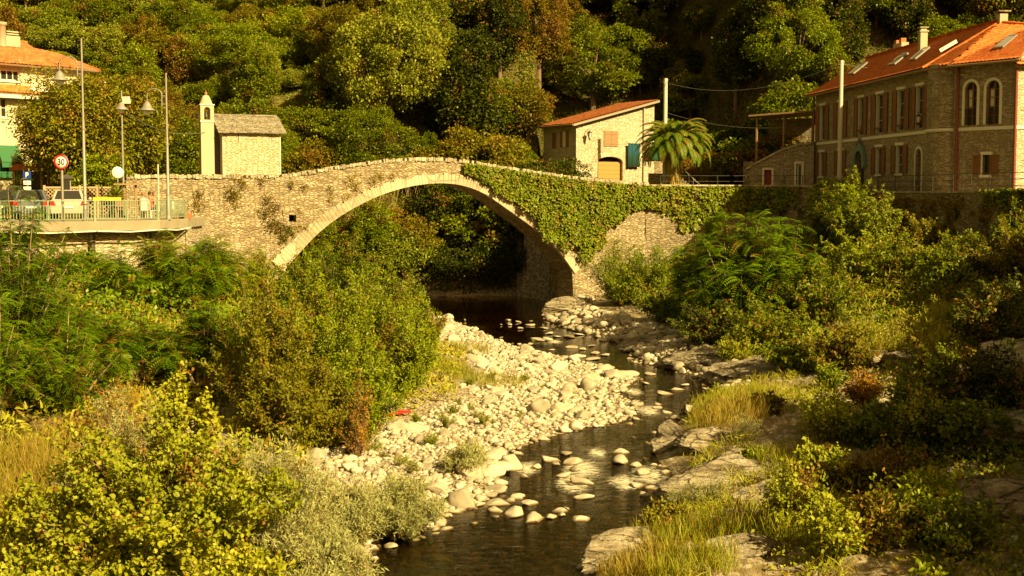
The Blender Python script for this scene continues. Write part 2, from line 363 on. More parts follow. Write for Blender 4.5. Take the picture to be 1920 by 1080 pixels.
def limbs(mb, cc, rng, H0, r0, k=9, lean=(0, 0)):
    top = Vector((lean[0], lean[1], H0)); mb.tube(bez(Vector((0, 0, -.4)), Vector((lean[0] * .3, 0, H0 * .5)), top, 6), [r0 * (1.25 - .09 * i) for i in range(6)], 7)
    for i in rng.choice(len(cc), min(k, len(cc)), replace=False):
        e = Vector(cc[i]); s0 = top * rng.uniform(.55, 1.0); mid = (s0 + e) / 2 + Vector((0, 0, .2 * (e - s0).length))
        mb.tube(bez(s0, mid, e, 5), [r0 * .55, r0 * .42, r0 * .3, r0 * .2, r0 * .08], 5)
def tree_proto(name, cat, m, mbark, seed, Rr, Hh, z0, ncl, nl, L, W, kind='d', label='', r0=.16, droop=.2, shell=.5, rc=(.25, .42), group=None, nlimb=9):
    rng = np.random.default_rng(seed); t = thing(name, label, cat, group=group)
    P, D, N, cc, tint = cluster_crown(rng, Rr, Hh, z0, ncl, nl, L, rc, shell, droop)
    s = rng.uniform(.7, 1.3, len(P)); leafmesh(name + '_crown', m, P, D, N, L * s, W * s, kind, rng, tint, t, 'crown')
    mb = MB(); limbs(mb, cc, rng, z0 + Hh * .35, r0, nlimb); mb.build('trunk', mbark, t); return t
def twigs(A, B, r0, r1):
    """many thin three sided rods at once"""
    A, B = np.asarray(A), np.asarray(B); T = norm(B - A); X = norm(np.cross(T, np.array([.13, .31, .94]))); Y = np.cross(T, X); V = []
    for P, r in ((A, r0), (B, r1)):
        for k in range(3): an = 2 * math.pi * k / 3; V.append(P + (X * math.cos(an) + Y * math.sin(an)) * r)
    V = np.stack(V, 1).reshape(-1, 3); i = np.arange(len(A))[:, None] * 6
    return V, np.concatenate([i + np.array([[k, (k + 1) % 3, 3 + (k + 1) % 3, 3 + k]]) for k in range(3)])
def shrub(name, label, cat, m, mstem, seed, H, Rr, nst, nsub, lps, L, W, kind='o', frond=0, up=.35, loc=(0, 0, 0), rz=0, group=None, sub=.35, droop=.0, arch=.3, base=.12, th=.012, t0=.15, follow=.7, hmin=.55, stemname='stem', fold=.25, power=.5, spr=.35):
    """stems from the ground, twigs along them, leaves (or pinnate fronds) along the twigs"""
    rng = np.random.default_rng(seed); n = nst; a = rng.uniform(0, 2 * math.pi, n); rr = Rr * rng.random(n) ** power; h = H * (1 - .45 * (rr / Rr) ** 2) * rng.uniform(hmin, 1, n)
    b = np.stack([np.cos(a + .5) * base * Rr * rng.random(n), np.sin(a + .5) * base * Rr * rng.random(n), np.full(n, -.1)], 1); e = np.stack([np.cos(a) * rr, np.sin(a) * rr, h], 1)
    mid = b + (e - b) * np.array([.5 - arch, .5 - arch, 0]); mid[:, 2] = h * (.5 + .1 * arch)
    def bp(t, i): t = t[:, None]; return b[i] * (1 - t) ** 2 + mid[i] * 2 * t * (1 - t) + e[i] * t * t
    VV = []; FF = []; off = 0
    for k in range(7):
        i = np.arange(n); A = bp(np.full(n, k / 7), i); B = bp(np.full(n, (k + 1) / 7), i); V, F = twigs(A, B, th * (1.6 - .2 * k), th * (1.6 - .2 * (k + 1))); VV.append(V); FF.append(F + off); off += len(V)
    i = np.repeat(np.arange(n), nsub); t = t0 + (1 - t0) * (np.tile(np.arange(nsub), n) + rng.random(n * nsub)) / nsub; p = bp(t, i); dr = norm(bp(np.minimum(t + .02, 1.02), i) - p)
    q = rdir(len(i), rng); q[:, 2] = np.abs(q[:, 2]) * up; sd = norm(dr * follow + q); ln = sub * (1.15 - .7 * t) * rng.uniform(.6, 1.3, len(i)); e2 = p + sd * ln[:, None]; e2[:, 2] -= droop * ln
    if frond == 0: V, F = twigs(p, e2, th * .35, th * .12); VV.append(V); FF.append(F + off); off += len(V)
    j = np.repeat(np.arange(len(i)), lps); tt = rng.random(len(j)); P = p[j] + (e2 - p)[j] * tt[:, None] + rng.normal(size=(len(j), 3)) * (sub * spr * .25); tw = norm(e2 - p)[j]
    D = tw * .55 + rdir(len(j), rng) * .75 + np.array([0, 0, -droop]); N = rdir(len(j), rng) * .6 + np.array([.15, -.25, .9]); LS = rng.uniform(.7, 1.25, len(j)); o = thing(name, label, cat, loc, rz, group)
    if frond:
        P, D, N, LS, tint = fronds(rng, P, D, N, LS, frond, L); leafmesh(name, m, P, D, N, L[1] * LS, W * LS, kind, rng, tint, o, 'foliage', fold)
    else: tint = np.clip(.5 + (rng.random(len(i))[j] - .5) * .7 + (rng.random(len(j)) - .5) * .4, 0, 1); leafmesh(name, m, P, D, N, L * LS, W * LS, kind, rng, tint, o, 'foliage', fold)
    me = npmesh(stemname, np.concatenate(VV), np.concatenate(FF), smooth=True); me.materials.append(mstem); link(stemname, me, o); return o
def fronds(rng, P, D, N, Sz, k, L):
    """expand each point into a drooping frond with k leaflet pairs; L=(frond length, leaflet length)"""
    D = norm(D); D[:, 2] = D[:, 2] * .5 + .15; D = norm(D); N = np.tile([0, 0, 1.0], (len(P), 1)) + rng.normal(size=P.shape) * .25; Sd = norm(np.cross(D, N)); out = [[], [], [], [], []]
    tb = rng.random(len(P))
    for i in range(k):
        t = (i + 1) / k
        for sgn in (-1, 1):
            p = P + D * (L[0] * t * Sz)[:, None] + np.array([0, 0, -1]) * (L[0] * .45 * t * t * Sz)[:, None]
            out[0].append(p); out[1].append(Sd * sgn + D * .45 + np.array([0, 0, -.25 - .2 * t])); out[2].append(N); out[3].append(Sz * (1 - .45 * abs(t - .45))); out[4].append(np.clip(tb + rng.normal(size=len(P)) * .1, 0, 1))
    return tuple(np.concatenate(o) for o in out)

# ------------------------------------------------------------ terrain
def poly_d(X, Y, L):
    d = np.full(X.shape, 1e9)
    for (x0, y0), (x1, y1) in zip(L[:-1], L[1:]):
        ax, ay = x1 - x0, y1 - y0; q = ax * ax + ay * ay + 1e-9
        t = np.clip(((X - x0) * ax + (Y - y0) * ay) / q, 0, 1); d = np.minimum(d, np.hypot(X - x0 - t * ax, Y - y0 - t * ay))
    return d
def inside(X, Y, P):
    r = np.zeros(X.shape, bool)
    for (x0, y0), (x1, y1) in zip(P, P[1:] + P[:1]):
        if y0 == y1: continue
        c = ((y0 > Y) != (y1 > Y)) & (X < (x1 - x0) * (Y - y0) / (y1 - y0) + x0); r ^= c
    return r
def g2(px, py, z=0): p = onz(px, py, z); return (p.x, p.y)
LSH = [(-4.5, -25), (-4.0, 5), (-3.6, 20)] + [g2(*q) for q in ((655, 1060), (690, 1022), (740, 1003), (828, 985), (858, 958), (925, 935), (945, 905), (925, 868), (1000, 830), (1090, 805), (1170, 792), (1205, 762), (1160, 742), (1195, 712), (1140, 690), (1040, 668), (955, 648), (915, 630), (860, 606), (800, 590), (760, 578))] + [(-12, 93), (-30, 99), (-70, 104)]
RSH = [(2.5, -25), (2.2, 5), (1.6, 20)] + [g2(*q) for q in ((1100, 1078), (1150, 1030), (1228, 985), (1248, 940), (1262, 900), (1238, 868), (1228, 850), (1238, 822), (1290, 772), (1342, 742), (1330, 716), (1270, 694), (1205, 682), (1180, 650), (1080, 622), (1030, 604), (1035, 588))] + [(2.5, 96), (-2, 100), (-28, 108), (-70, 112)]
RIVER = LSH + RSH[::-1]
TERR_EDGE = [(-45, 56.5), (at(0, 417, 60.5).x, 60.5), (at(180, 417, 62).x, 62.0), (at(300, 415, 64.5).x, 64.5), (at(352, 411, 67.5).x, 67.5)]
TERR = [(a - (.2 if b < 64 else .9), b + 1.5) for a, b in TERR_EDGE] + [(buv(-6.5, .3).x, buv(-6.5, .3).y), (buv(-14, .3).x, buv(-14, .3).y), (-26, 90), (-60, 95)]
def pxy(px, Y): return (at(px, 355, Y).x, Y)
WALLR = [(buv(24.6, 0).x, buv(24.6, 0).y), pxy(1400, 89), pxy(1500, 84.5), pxy(1640, 78.5), pxy(1780, 70), pxy(1925, 62), pxy(2300, 50)]
PLAT_R = [(buv(20.2, 1.2).x, buv(20.2, 1.2).y)] + [(a + .35, b + .6) for a, b in WALLR] + [(80, 60), (80, 125), (6, 121), (buv(20.2, 14).x + 1, buv(20.2, 14).y)]
PLAT_L = [(buv(-1.5, 1.3).x, buv(-1.5, 1.3).y), (buv(-60, 1.3).x, buv(-60, 1.3).y), (buv(-60, 12).x, buv(-60, 12).y), (buv(-9, 12).x, buv(-9, 12).y), (buv(-3, 8).x, buv(-3, 8).y)]
def terrain(X, Y):
    X = np.asarray(X, float); Y = np.asarray(Y, float)
    dl = poly_d(X, Y, LSH); dr = poly_d(X, Y, RSH); d = np.minimum(dl, dr); ins = inside(X, Y, RIVER)
    n1 = fbm(X * .35, Y * .35); n2 = fbm(X * 1.4, Y * 1.4, 3); left = dl < dr
    hl = .05 * d + .06 * n1 * smooth(d, .4, 2) + np.clip(d - 5.5, 0, 99) * .20
    hl = np.minimum(hl, 3.0 + .05 * d) + .25 * n1 * smooth(d, 5, 9)
    gentle = np.minimum(.30 * d, .55) + np.clip(d - 1.5, 0, 99) * .085
    steep = np.clip(d - 5.0, 0, 99) * .24
    hr = gentle + steep * smooth(Y, 42, 60)
    cliff = 11.3 + np.clip(Y - 27, -20, 99) * .26
    hr = np.maximum(hr, np.minimum((X - cliff) * 1.15 + 1.2, 9 + (X - cliff) * .22) * (1 - smooth(Y, 50, 62)))
    hr = np.minimum(hr, 4.0 + np.clip(X - 14, 0, 99) * .6 * (1 - smooth(Y, 50, 62)))
    # strata of the bare rock on the right bank
    st = (X * .75 + Y * .55) * 1.15 + n1 * 1.2; saw = st - np.floor(st)
    hr = hr + smooth(d, .2, 1.2) * (.28 * n1 + .10 * n2 + (.20 * saw - .1) * (1 - smooth(Y, 52, 62)) * (1 + smooth(d, 1, 6)))
    h = np.where(left, hl, hr)
    h = np.where(ins, -.08 - np.minimum(.12 * d, .34) + .05 * n2, h)
    # plateaus behind the walls
    h = np.where(inside(X, Y, TERR), 6.22, h)
    h = np.where(inside(X, Y, PLAT_L), 7.3, h)
    h = np.where(inside(X, Y, PLAT_R), 7.0 + .05 * n2, h)
    h = np.where((Y < 12) & (np.abs(X) > 5), np.maximum(h, 1.5), h)
    # hillsides
    wob = 3.0 * fbm(X * .045, Y * .045, 5)
    yb = 96.0 + wob * .6 + 6 * smooth(-X, 18, 45) - 8 * smooth(-X, 45, 80)
    hill = .74 * (Y - yb) + 2.2 * fbm(X * .09, Y * .09, 9) * smooth(Y, 98, 112)
    hill = np.where(X < 2, hill, -50 * smooth(X, 2, 5) + hill * (1 - smooth(X, 2, 5)))
    yr = 121 - 17 * smooth(X, 14, 24) + 14 * (1 - smooth(X, -4, 4))
    hr2 = 7 + np.where(Y > yr, 1.12 * (Y - yr), (Y - yr) * 3) + 1.8 * fbm(X * .12, Y * .12, 2) * smooth(Y, 104, 116)
    hr2 = np.where(X > -6, hr2, -50)
    h = np.maximum(h, np.maximum(hill, hr2)); h = np.maximum(h, (X - 44) * .8 + 7 * smooth(X, 44, 50) - 99 * (X < 44))
    h = np.maximum(h, np.where(X < -50, (-X - 50) * .8, -99))
    return np.minimum(h, 70 + .1 * np.abs(X))
def hz(x, y): return float(terrain(np.array([x]), np.array([y]))[0])
def gp(px, py):                      # where the line of sight through a picture point meets the ground
    d = ray(px, py); t = 12.0
    for k in range(900):
        q = Vector((0, 0, CZ)) + d * t
        if k % 1 == 0 and q.z < hz(q.x, q.y): break
        t += .15
    return q
def spot(px, Y): x = at(px, 500, Y).x; return Vector((x, Y, hz(x, Y)))
def axis(segs):
    a = []
    for lo, hi, st in segs: a += list(np.arange(lo, hi, st))
    return np.array(a + [segs[-1][1]])
ax = axis([(-260, -60, 8), (-60, -30, 1.2), (-30, -14, .5), (-14, 16, .22), (16, 32, .4), (32, 60, 1.2), (60, 260, 8)])
ay = axis([(-60, 10, 5), (10, 20, .8), (20, 50, .2), (50, 96, .3), (96, 150, .9), (150, 400, 8)])
GX, GY = np.meshgrid(ax, ay); GZ = terrain(GX, GY)
_hz0 = hz
def hz(x, y):                        # height read off the finished ground sheet
    i = min(max(int(np.searchsorted(ax, x)) - 1, 0), len(ax) - 2); j = min(max(int(np.searchsorted(ay, y)) - 1, 0), len(ay) - 2)
    fx = (x - ax[i]) / (ax[i + 1] - ax[i]); fy = (y - ay[j]) / (ay[j + 1] - ay[j])
    return float((GZ[j, i] * (1 - fx) + GZ[j, i + 1] * fx) * (1 - fy) + (GZ[j + 1, i] * (1 - fx) + GZ[j + 1, i + 1] * fx) * fy)
nx_, ny_ = len(ax), len(ay); idx = np.arange(nx_ * ny_).reshape(ny_, nx_)
F = np.stack([idx[:-1, :-1], idx[:-1, 1:], idx[1:, 1:], idx[1:, :-1]], -1).reshape(-1, 4)
me = npmesh('ground', np.stack([GX, GY, GZ], -1).reshape(-1, 3), F, smooth=True)
rock = 0 * GX; bar = 0 * GX
DL = poly_d(GX, GY, LSH); DR = poly_d(GX, GY, RSH); INS = inside(GX, GY, RIVER)
bar = np.where(((DL < DR) & (DL < 9) & (GY < 90)) | INS, 1.0, 0.0)
rockm = np.where((DR < DL) & ~INS & (GY < 92), 1.0 - smooth(DR, 7, 12), 0.0)
rockm = np.maximum(rockm, np.where((GX > 9) & (GY < 55) & (GZ > .8), 1.0, 0.0))
for nm, arr in (('bar', bar), ('rock', rockm)):
    a = me.attributes.new(nm, 'FLOAT', 'POINT'); a.data.foreach_set('value', arr.ravel().astype(np.float32))
m, nt, out = mat('ground_surface')
geo = nd(nt, 'ShaderNodeNewGeometry'); pos = geo.outputs['Position']
n1 = noise_(nt, pos, .35, 6, .65); n2 = noise_(nt, pos, 3.0, 5, .65); n3 = noise_(nt, pos, 18, 4, .6)
soil = ramp(nt, n1.outputs[0], [(.3, (.045, .04, .01)), (.5, (.10, .085, .022)), (.68, (.17, .125, .045))])
soil = mixc(nt, .6, soil, ramp(nt, n2.outputs[0], [(.35, .45), (.65, 1.0)]), 'MULTIPLY')
mpp = nd(nt, 'ShaderNodeMapping'); mpp.inputs['Rotation'].default_value = (.12, .25, R(36)); mpp.inputs['Scale'].default_value = (5.0, .5, 6.0); nt.links.new(pos, mpp.inputs[0])
sn = noise_(nt, mpp.outputs[0], 1.0, 5, .62); rc = ramp(nt, sn.outputs[0], [(.3, (.15, .12, .07)), (.43, (.32, .27, .18)), (.56, (.48, .42, .30)), (.72, (.62, .56, .42))])
rsoil = ramp(nt, n2.outputs[0], [(.40, 0.0), (.52, 1.0)]); rc = mixc(nt, math_(nt, 'MULTIPLY', rsoil, .75), rc, (.15, .11, .035))
vo = nd(nt, 'ShaderNodeTexVoronoi'); vo.inputs['Scale'].default_value = 9; nt.links.new(pos, vo.inputs['Vector'])
sp = nd(nt, 'ShaderNodeSeparateColor'); nt.links.new(vo.outputs['Color'], sp.inputs[0])
peb = ramp(nt, sp.outputs[0], [(0, (.26, .20, .12)), (.5, (.44, .37, .25)), (1, (.60, .53, .38))]); peb = mixc(nt, .7, peb, ramp(nt, vo.outputs['Distance'], [(.2, 1.0), (.75, .3)]), 'MULTIPLY')
ab = nd(nt, 'ShaderNodeAttribute', attribute_name='bar'); ar = nd(nt, 'ShaderNodeAttribute', attribute_name='rock')
col = mixc(nt, ar.outputs['Fac'], soil, rc); col = mixc(nt, ab.outputs['Fac'], col, peb)
sx = nd(nt, 'ShaderNodeSeparateXYZ'); nt.links.new(pos, sx.inputs[0])
wet = ramp(nt, math_(nt, 'MULTIPLY_ADD', sx.outputs[2], 2.0, .5), [(.3, 0.0), (.62, 1.0)])
bed = ramp(nt, n2.outputs[0], [(.35, (.10, .07, .018)), (.52, (.25, .17, .05)), (.66, (.44, .33, .14))])
col = mixc(nt, wet, bed, col)
h = math_(nt, 'ADD', math_(nt, 'MULTIPLY', sn.outputs[0], 2.0), n3.outputs[0]); h = math_(nt, 'SUBTRACT', h, math_(nt, 'MULTIPLY', vo.outputs['Distance'], math_(nt, 'MULTIPLY', ab.outputs['Fac'], 1.5)))
bsdf(nt, out, col, .95, h, .7, .06, .1)
me.materials.append(m); ground = link('ground', me); props(ground, kind='structure')

# ------------------------------------------------------------ water
wxs = np.arange(-24, 22, .2); wys = np.arange(14, 108, .25); WX, WY = np.meshgrid(wxs, wys)
WZ = .02 * fbm(WX * 1.2, WY * .8, 4, 3)
k1 = len(wxs); k2 = len(wys); wi = np.arange(k1 * k2).reshape(k2, k1)
keep = (poly_d(WX, WY, RIVER + RIVER[:1]) < 1.6) | inside(WX, WY, RIVER)
WF = np.stack([wi[:-1, :-1], wi[:-1, 1:], wi[1:, 1:], wi[1:, :-1]], -1).reshape(-1, 4); WF = WF[keep[:-1, :-1].ravel()]
# closed body: the surface, a floor below the bed, and the rim between them
Vt = np.stack([WX, WY, WZ], -1).reshape(-1, 3); nV = len(Vt); Vb = Vt.copy(); Vb[:, 2] = -2.2
ed = np.concatenate([WF[:, [0, 1]], WF[:, [1, 2]], WF[:, [2, 3]], WF[:, [3, 0]]]); key = {}
for a_, b_ in ed.tolist(): key[(a_, b_)] = 1
rim = [(b_, a_, a_ + nV, b_ + nV) for (a_, b_) in key if (b_, a_) not in key]
allF = np.concatenate([WF, WF[:, ::-1] + nV, np.array(rim)])
me = npmesh('river_water', np.concatenate([Vt, Vb]), allF)
me.polygons.foreach_set('use_smooth', np.concatenate([np.ones(len(WF), bool), np.zeros(len(allF) - len(WF), bool)]))
RAP = [(g2(1090, 878), 1.1), (g2(1215, 890), 1.0), (g2(1075, 905), 1.0), (g2(1170, 905), .8), (g2(1215, 770), .9), (g2(1190, 735), .7), (g2(1040, 640), .8), (g2(1000, 660), .8), (g2(990, 878), .7), (g2(1120, 850), .6)]
fo = 0 * WX
for (fx_, fy_), r_ in RAP: fo = np.maximum(fo, np.exp(-(((WX - fx_) / r_) ** 2 + ((WY - fy_) / (r_ * 2.6)) ** 2)))
a = me.attributes.new('foam', 'FLOAT', 'POINT'); a.data.foreach_set('value', np.concatenate([fo.ravel(), 0 * fo.ravel()]).astype(np.float32))
m, nt, out = mat('river_water')
geo = nd(nt, 'ShaderNodeNewGeometry'); mp = nd(nt, 'ShaderNodeMapping'); mp.inputs['Rotation'].default_value = (0, 0, R(20)); mp.inputs['Scale'].default_value = (1.0, 2.2, 1); nt.links.new(geo.outputs['Position'], mp.inputs[0])
na = noise_(nt, mp.outputs[0], 2.2, 4, .6, .6); nb = noise_(nt, mp.outputs[0], 9, 3, .6); af = nd(nt, 'ShaderNodeAttribute', attribute_name='foam')
hh = math_(nt, 'MULTIPLY_ADD', nb.outputs[0], .35, na.outputs[0]); hh = math_(nt, 'MULTIPLY', hh, math_(nt, 'MULTIPLY_ADD', af.outputs['Fac'], 1.6, 1.0))
sy = nd(nt, 'ShaderNodeSeparateXYZ'); nt.links.new(geo.outputs['Position'], sy.inputs[0]); calm = ramp(nt, math_(nt, 'MULTIPLY', sy.outputs[1], .01), [(.50, 1.0), (.72, .10)]); hh = math_(nt, 'MULTIPLY', hh, calm)
b = nd(nt, 'ShaderNodeBump'); b.inputs['Strength'].default_value = .5; b.inputs['Distance'].default_value = .03; nt.links.new(hh, b.inputs['Height'])
fr = nd(nt, 'ShaderNodeFresnel'); fr.inputs[0].default_value = 1.33; nt.links.new(b.outputs[0], fr.inputs['Normal'])
gl = nd(nt, 'ShaderNodeBsdfGlossy'); gl.inputs['Roughness'].default_value = .04; nt.links.new(b.outputs[0], gl.inputs['Normal'])
tr = nd(nt, 'ShaderNodeBsdfTransparent'); tr.inputs[0].default_value = (.95, .84, .50, 1)
ms = nd(nt, 'ShaderNodeMixShader'); nt.links.new(fr.outputs[0], ms.inputs[0]); nt.links.new(tr.outputs[0], ms.inputs[1]); nt.links.new(gl.outputs[0], ms.inputs[2])
mf = nd(nt, 'ShaderNodeMapping'); mf.inputs['Rotation'].default_value = (0, 0, R(25)); mf.inputs['Scale'].default_value = (1.0, 4.0, 1); nt.links.new(geo.outputs['Position'], mf.inputs[0]); nf = noise_(nt, mf.outputs[0], 3.2, 6, .75, 1.6); fm = ramp(nt, math_(nt, 'MULTIPLY', nf.outputs[0], af.outputs['Fac']), [(.42, 0.0), (.50, .9)])
fd = nd(nt, 'ShaderNodeBsdfDiffuse'); fd.inputs[0].default_value = (.7, .66, .5, 1)
m2 = nd(nt, 'ShaderNodeMixShader'); nt.links.new(fm, m2.inputs[0]); nt.links.new(ms.outputs[0], m2.inputs[1]); nt.links.new(fd.outputs[0], m2.inputs[2]); nt.links.new(m2.outputs[0], out.inputs[0])
va = nd(nt, 'ShaderNodeVolumeAbsorption'); va.inputs[0].default_value = (.84, .74, .28, 1); va.inputs[1].default_value = .9; nt.links.new(va.outputs[0], out.inputs[1])
me.materials.append(m); water = link('river_water', me); props(water, kind='structure')

# ------------------------------------------------------------ building helpers
class Frame:
    """vertical plane through two ground points; local x runs along it, y goes into it"""
    def __init__(s, a, b):
        s.a = Vector((a[0], a[1], 0)); s.b = Vector((b[0], b[1], 0)); s.e = (s.b - s.a).normalized(); s.n = Vector((-s.e.y, s.e.x, 0)); s.L = (s.b - s.a).length
        s.rz = math.atan2(s.e.y, s.e.x)
    def uz(s, px, py):
        d = ray(px, py); o = Vector((0, 0, CZ)) - s.a; t = -(o.x * s.n.x + o.y * s.n.y) / (d.x * s.n.x + d.y * s.n.y); p = Vector((0, 0, CZ)) + d * t
        return ((p - s.a).dot(s.e), p.z)
    def w(s, u, v, z=0): p = s.a + s.e * u + s.n * v; return Vector((p.x, p.y, z))
def wall_holes(mb, u0, u1, z0, z1, holes, y0, y1):
    us = sorted({u0, u1, *[h for q in holes for h in q[:2] if u0 < h < u1]}); zs = sorted({z0, z1, *[h for q in holes for h in q[2:4] if z0 < h < z1]})
    for a, b in zip(us[:-1], us[1:]):
        run = None
        for c, d in zip(zs[:-1], zs[1:]):
            if any(q[0] < (a + b) / 2 < q[1] and q[2] < (c + d) / 2 < q[3] for q in holes):
                if run: mb.box(a, b, y0, y1, run[0], run[1]); run = None
            else: run = (run[0], d) if run else (c, d)
        if run: mb.box(a, b, y0, y1, run[0], run[1])
def spandrel(mb, x0, x1, zs, zt, y0, y1, rise=None, n=10, top=None):
    """fills between a round head and the square opening it sits in"""
    r = (x1 - x0) / 2; rise = rise or r; xc = (x0 + x1) / 2; top = zs + rise if top is None else top
    P = [(xc - r * math.cos(math.pi * i / n), zs + rise * math.sin(math.pi * i / n)) for i in range(n + 1)]
    for (a, c), (b, d) in zip(P[:-1], P[1:]): mb.prism([(a, c), (b, d), (b, top + .001), (a, top + .001)], (y0, y1))
def ringmb(mb, x0, x1, z0, zs, wd, y0, y1, n=12, legs=True):
    """arched surround of width wd around an opening"""
    r = (x1 - x0) / 2; xc = (x0 + x1) / 2
    if legs: mb.box(x0 - wd, x0, y0, y1, z0, zs); mb.box(x1, x1 + wd, y0, y1, z0, zs)
    for i in range(n):
        a, b = math.pi * i / n, math.pi * (i + 1) / n
        mb.prism([(xc + r * math.cos(a), zs + r * math.sin(a)), (xc + (r + wd) * math.cos(a), zs + (r + wd) * math.sin(a)), (xc + (r + wd) * math.cos(b), zs + (r + wd) * math.sin(b)), (xc + r * math.cos(b), zs + r * math.sin(b))], (y0, y1))
def window(par, a, b, c, d, depth=.14, bars=(1, 2), fm='white', gm='glass', name='window', sill=True):
    f = MB(); t = .05; f.box(a, a + t, depth - .05, depth, c, d); f.box(b - t, b, depth - .05, depth, c, d); f.box(a + t, b - t, depth - .05, depth, c, c + t); f.box(a + t, b - t, depth - .05, depth, d - t, d)
    for i in range(bars[0]): x = a + (b - a) * (i + 1) / (bars[0] + 1); f.box(x - .025, x + .025, depth - .045, depth - .002, c + t, d - t)
    for i in range(bars[1]): z = c + (d - c) * (i + 1) / (bars[1] + 1); f.box(a + t, b - t, depth - .04, depth - .004, z - .015, z + .015)
    o = f.build(name, M[fm], par)
    g = MB().box(a + .01, b - .01, depth + .003, depth + .02, c + .01, d - .01).build('pane', M[gm], o)
    if sill: MB().box(a - .1, b + .1, -.08, .02, c - .09, c - .005).build('sill', M['white'], o)
    return o
def shutter(par, a, b, c, d, y=-.05, m='shutter', ang=0):
    f = MB(); t = .06; f.box(a, a + t, y - .04, y, c, d); f.box(b - t, b, y - .04, y, c, d); n = max(4, int((d - c) / .16))
    f.box(a + t, b - t, y - .038, y - .002, d - t, d); f.box(a + t, b - t, y - .038, y - .002, c, c + t); f.box(a + t, b - t, y - .012, y - .004, c + t, d - t)
    for i in range(n): z = c + t + (d - c - 2 * t) * (i + .5) / n; f.obox(((a + b) / 2, y - .022, z), (b - a - 2 * t - .004, .05, .012), rx=.7)
    return f.build('shutter', M[m], par)
def roof_panel(name, poly, eave, m, par, tile=.24, row=.36, thick=.10, lift=.045):
    """tiled slope: poly = world points in one plane, eave = (a, b) along the lower edge"""
    a = Vector(eave[0]); e = (Vector(eave[1]) - a).normalized(); P = [Vector(p) for p in poly]
    nrm = Vector((0, 0, 0))
    for i in range(len(P)): nrm += P[i].cross(P[(i + 1) % len(P)])
    nrm.normalize(); nrm = nrm if nrm.z > 0 else -nrm; e = (e - nrm * e.dot(nrm)).normalized(); up = nrm.cross(e); up = up if up.z > 0 else -up
    q = [((p - a).dot(e), (p - a).dot(up)) for p in P]; o0 = sum((p - a).dot(nrm) for p in P) / len(P)
    x0, x1 = min(p[0] for p in q), max(p[0] for p in q); y0, y1 = min(p[1] for p in q), max(p[1] for p in q); k = 4
    xs = np.arange(x0, x1 + tile / k, tile / k); ys = []
    y = y0
    while y < y1: ys += [y, y + row * .98]; y += row
    ys = np.array(ys); XX, YY = np.meshgrid(xs, ys)
    Z = lift * (np.abs(np.cos(np.pi * (XX - x0) / tile)) - .5) + np.where(np.arange(len(ys))[:, None] % 2 == 0, .022, 0.0) + .012 * vnoise(XX * 3.1, YY * 2.3)
    V = np.array(a) + XX[..., None] * np.array(e) + YY[..., None] * np.array(up) + (Z + o0)[..., None] * np.array(nrm)
    cx = (XX[:-1, :-1] + XX[1:, 1:]) / 2; cy = (YY[:-1, :-1] + YY[1:, 1:]) / 2; kp = inside(cx, cy, q)
    ii = np.arange(XX.size).reshape(XX.shape); F = np.stack([ii[:-1, :-1], ii[:-1, 1:], ii[1:, 1:], ii[1:, :-1]], -1)[kp]
    loc = np.array(par.location) if par is not None else np.zeros(3); rz = par.rotation_euler.z if par is not None else 0
    Mi = np.array(Matrix.Rotation(-rz, 3, 'Z')); Vl = (V.reshape(-1, 3) - loc) @ Mi.T
    me = npmesh(name, Vl, F, smooth=False); me.materials.append(m); o = link(name, me, par)
    mb = MB(); top = [Vector(Mi @ (np.array(p + nrm * (o0 - .05)) - loc)) for p in P]; bot = [Vector(Mi @ (np.array(p + nrm * (o0 - .05 - thick)) - loc)) for p in P]; n = len(P)
    mb.add(top + bot, [tuple(range(n)), tuple(range(2 * n - 1, n - 1, -1))] + [(i, (i + 1) % n, (i + 1) % n + n, i + n) for i in range(n)])
    mb.build('roof_boards', M['wood'], o); return o
def ridge_caps(par, pts, m, r=.11, step=.38):
    mb = MB(); loc = par.location; Mi = Matrix.Rotation(-par.rotation_euler.z, 3, 'Z')
    for a, b in zip(pts[:-1], pts[1:]):
        a, b = Mi @ (Vector(a) - loc), Mi @ (Vector(b) - loc); L = (b - a).length; n = max(1, int(L / step))
        for i in range(n): mb.tube([a.lerp(b, i / n), a.lerp(b, (i + 1.08) / n)], [r * 1.08, r * .92], 8)
    return mb.build('ridge_tiles', m, par)
def lantern(par, p, s=1.0, out=(0, -1), name='wall_lantern'):
    x, y, z = p; mb = MB(); ox, oy = out[0] * .35 * s, out[1] * .35 * s
    mb.tube([(x, y, z - .1), (x + ox * .5, y + oy * .5, z + .12 * s), (x + ox, y + oy, z + .1 * s), (x + ox, y + oy, z)], .015 * s, 5)
    mb.lathe([(.02 * s, .02), (.16 * s, -.08 * s), (.14 * s, -.1 * s)], (x + ox, y + oy, z), 6); mb.lathe([(.06 * s, -.42 * s), (.08 * s, -.38 * s), (.02, -.5 * s)], (x + ox, y + oy, z), 6)
    for k in range(6): a = k * math.pi / 3; mb.tube([(x + ox + .13 * s * math.cos(a), y + oy + .13 * s * math.sin(a), z - .1 * s), (x + ox + .07 * s * math.cos(a), y + oy + .07 * s * math.sin(a), z - .4 * s)], .008 * s, 4)
    o = mb.build(name, M['darkmetal'], par)
    MB().lathe([(.115 * s, -.11 * s), (.06 * s, -.38 * s)], (x + ox, y + oy, z), 6).build('lantern_glass', M['white'], o); return o

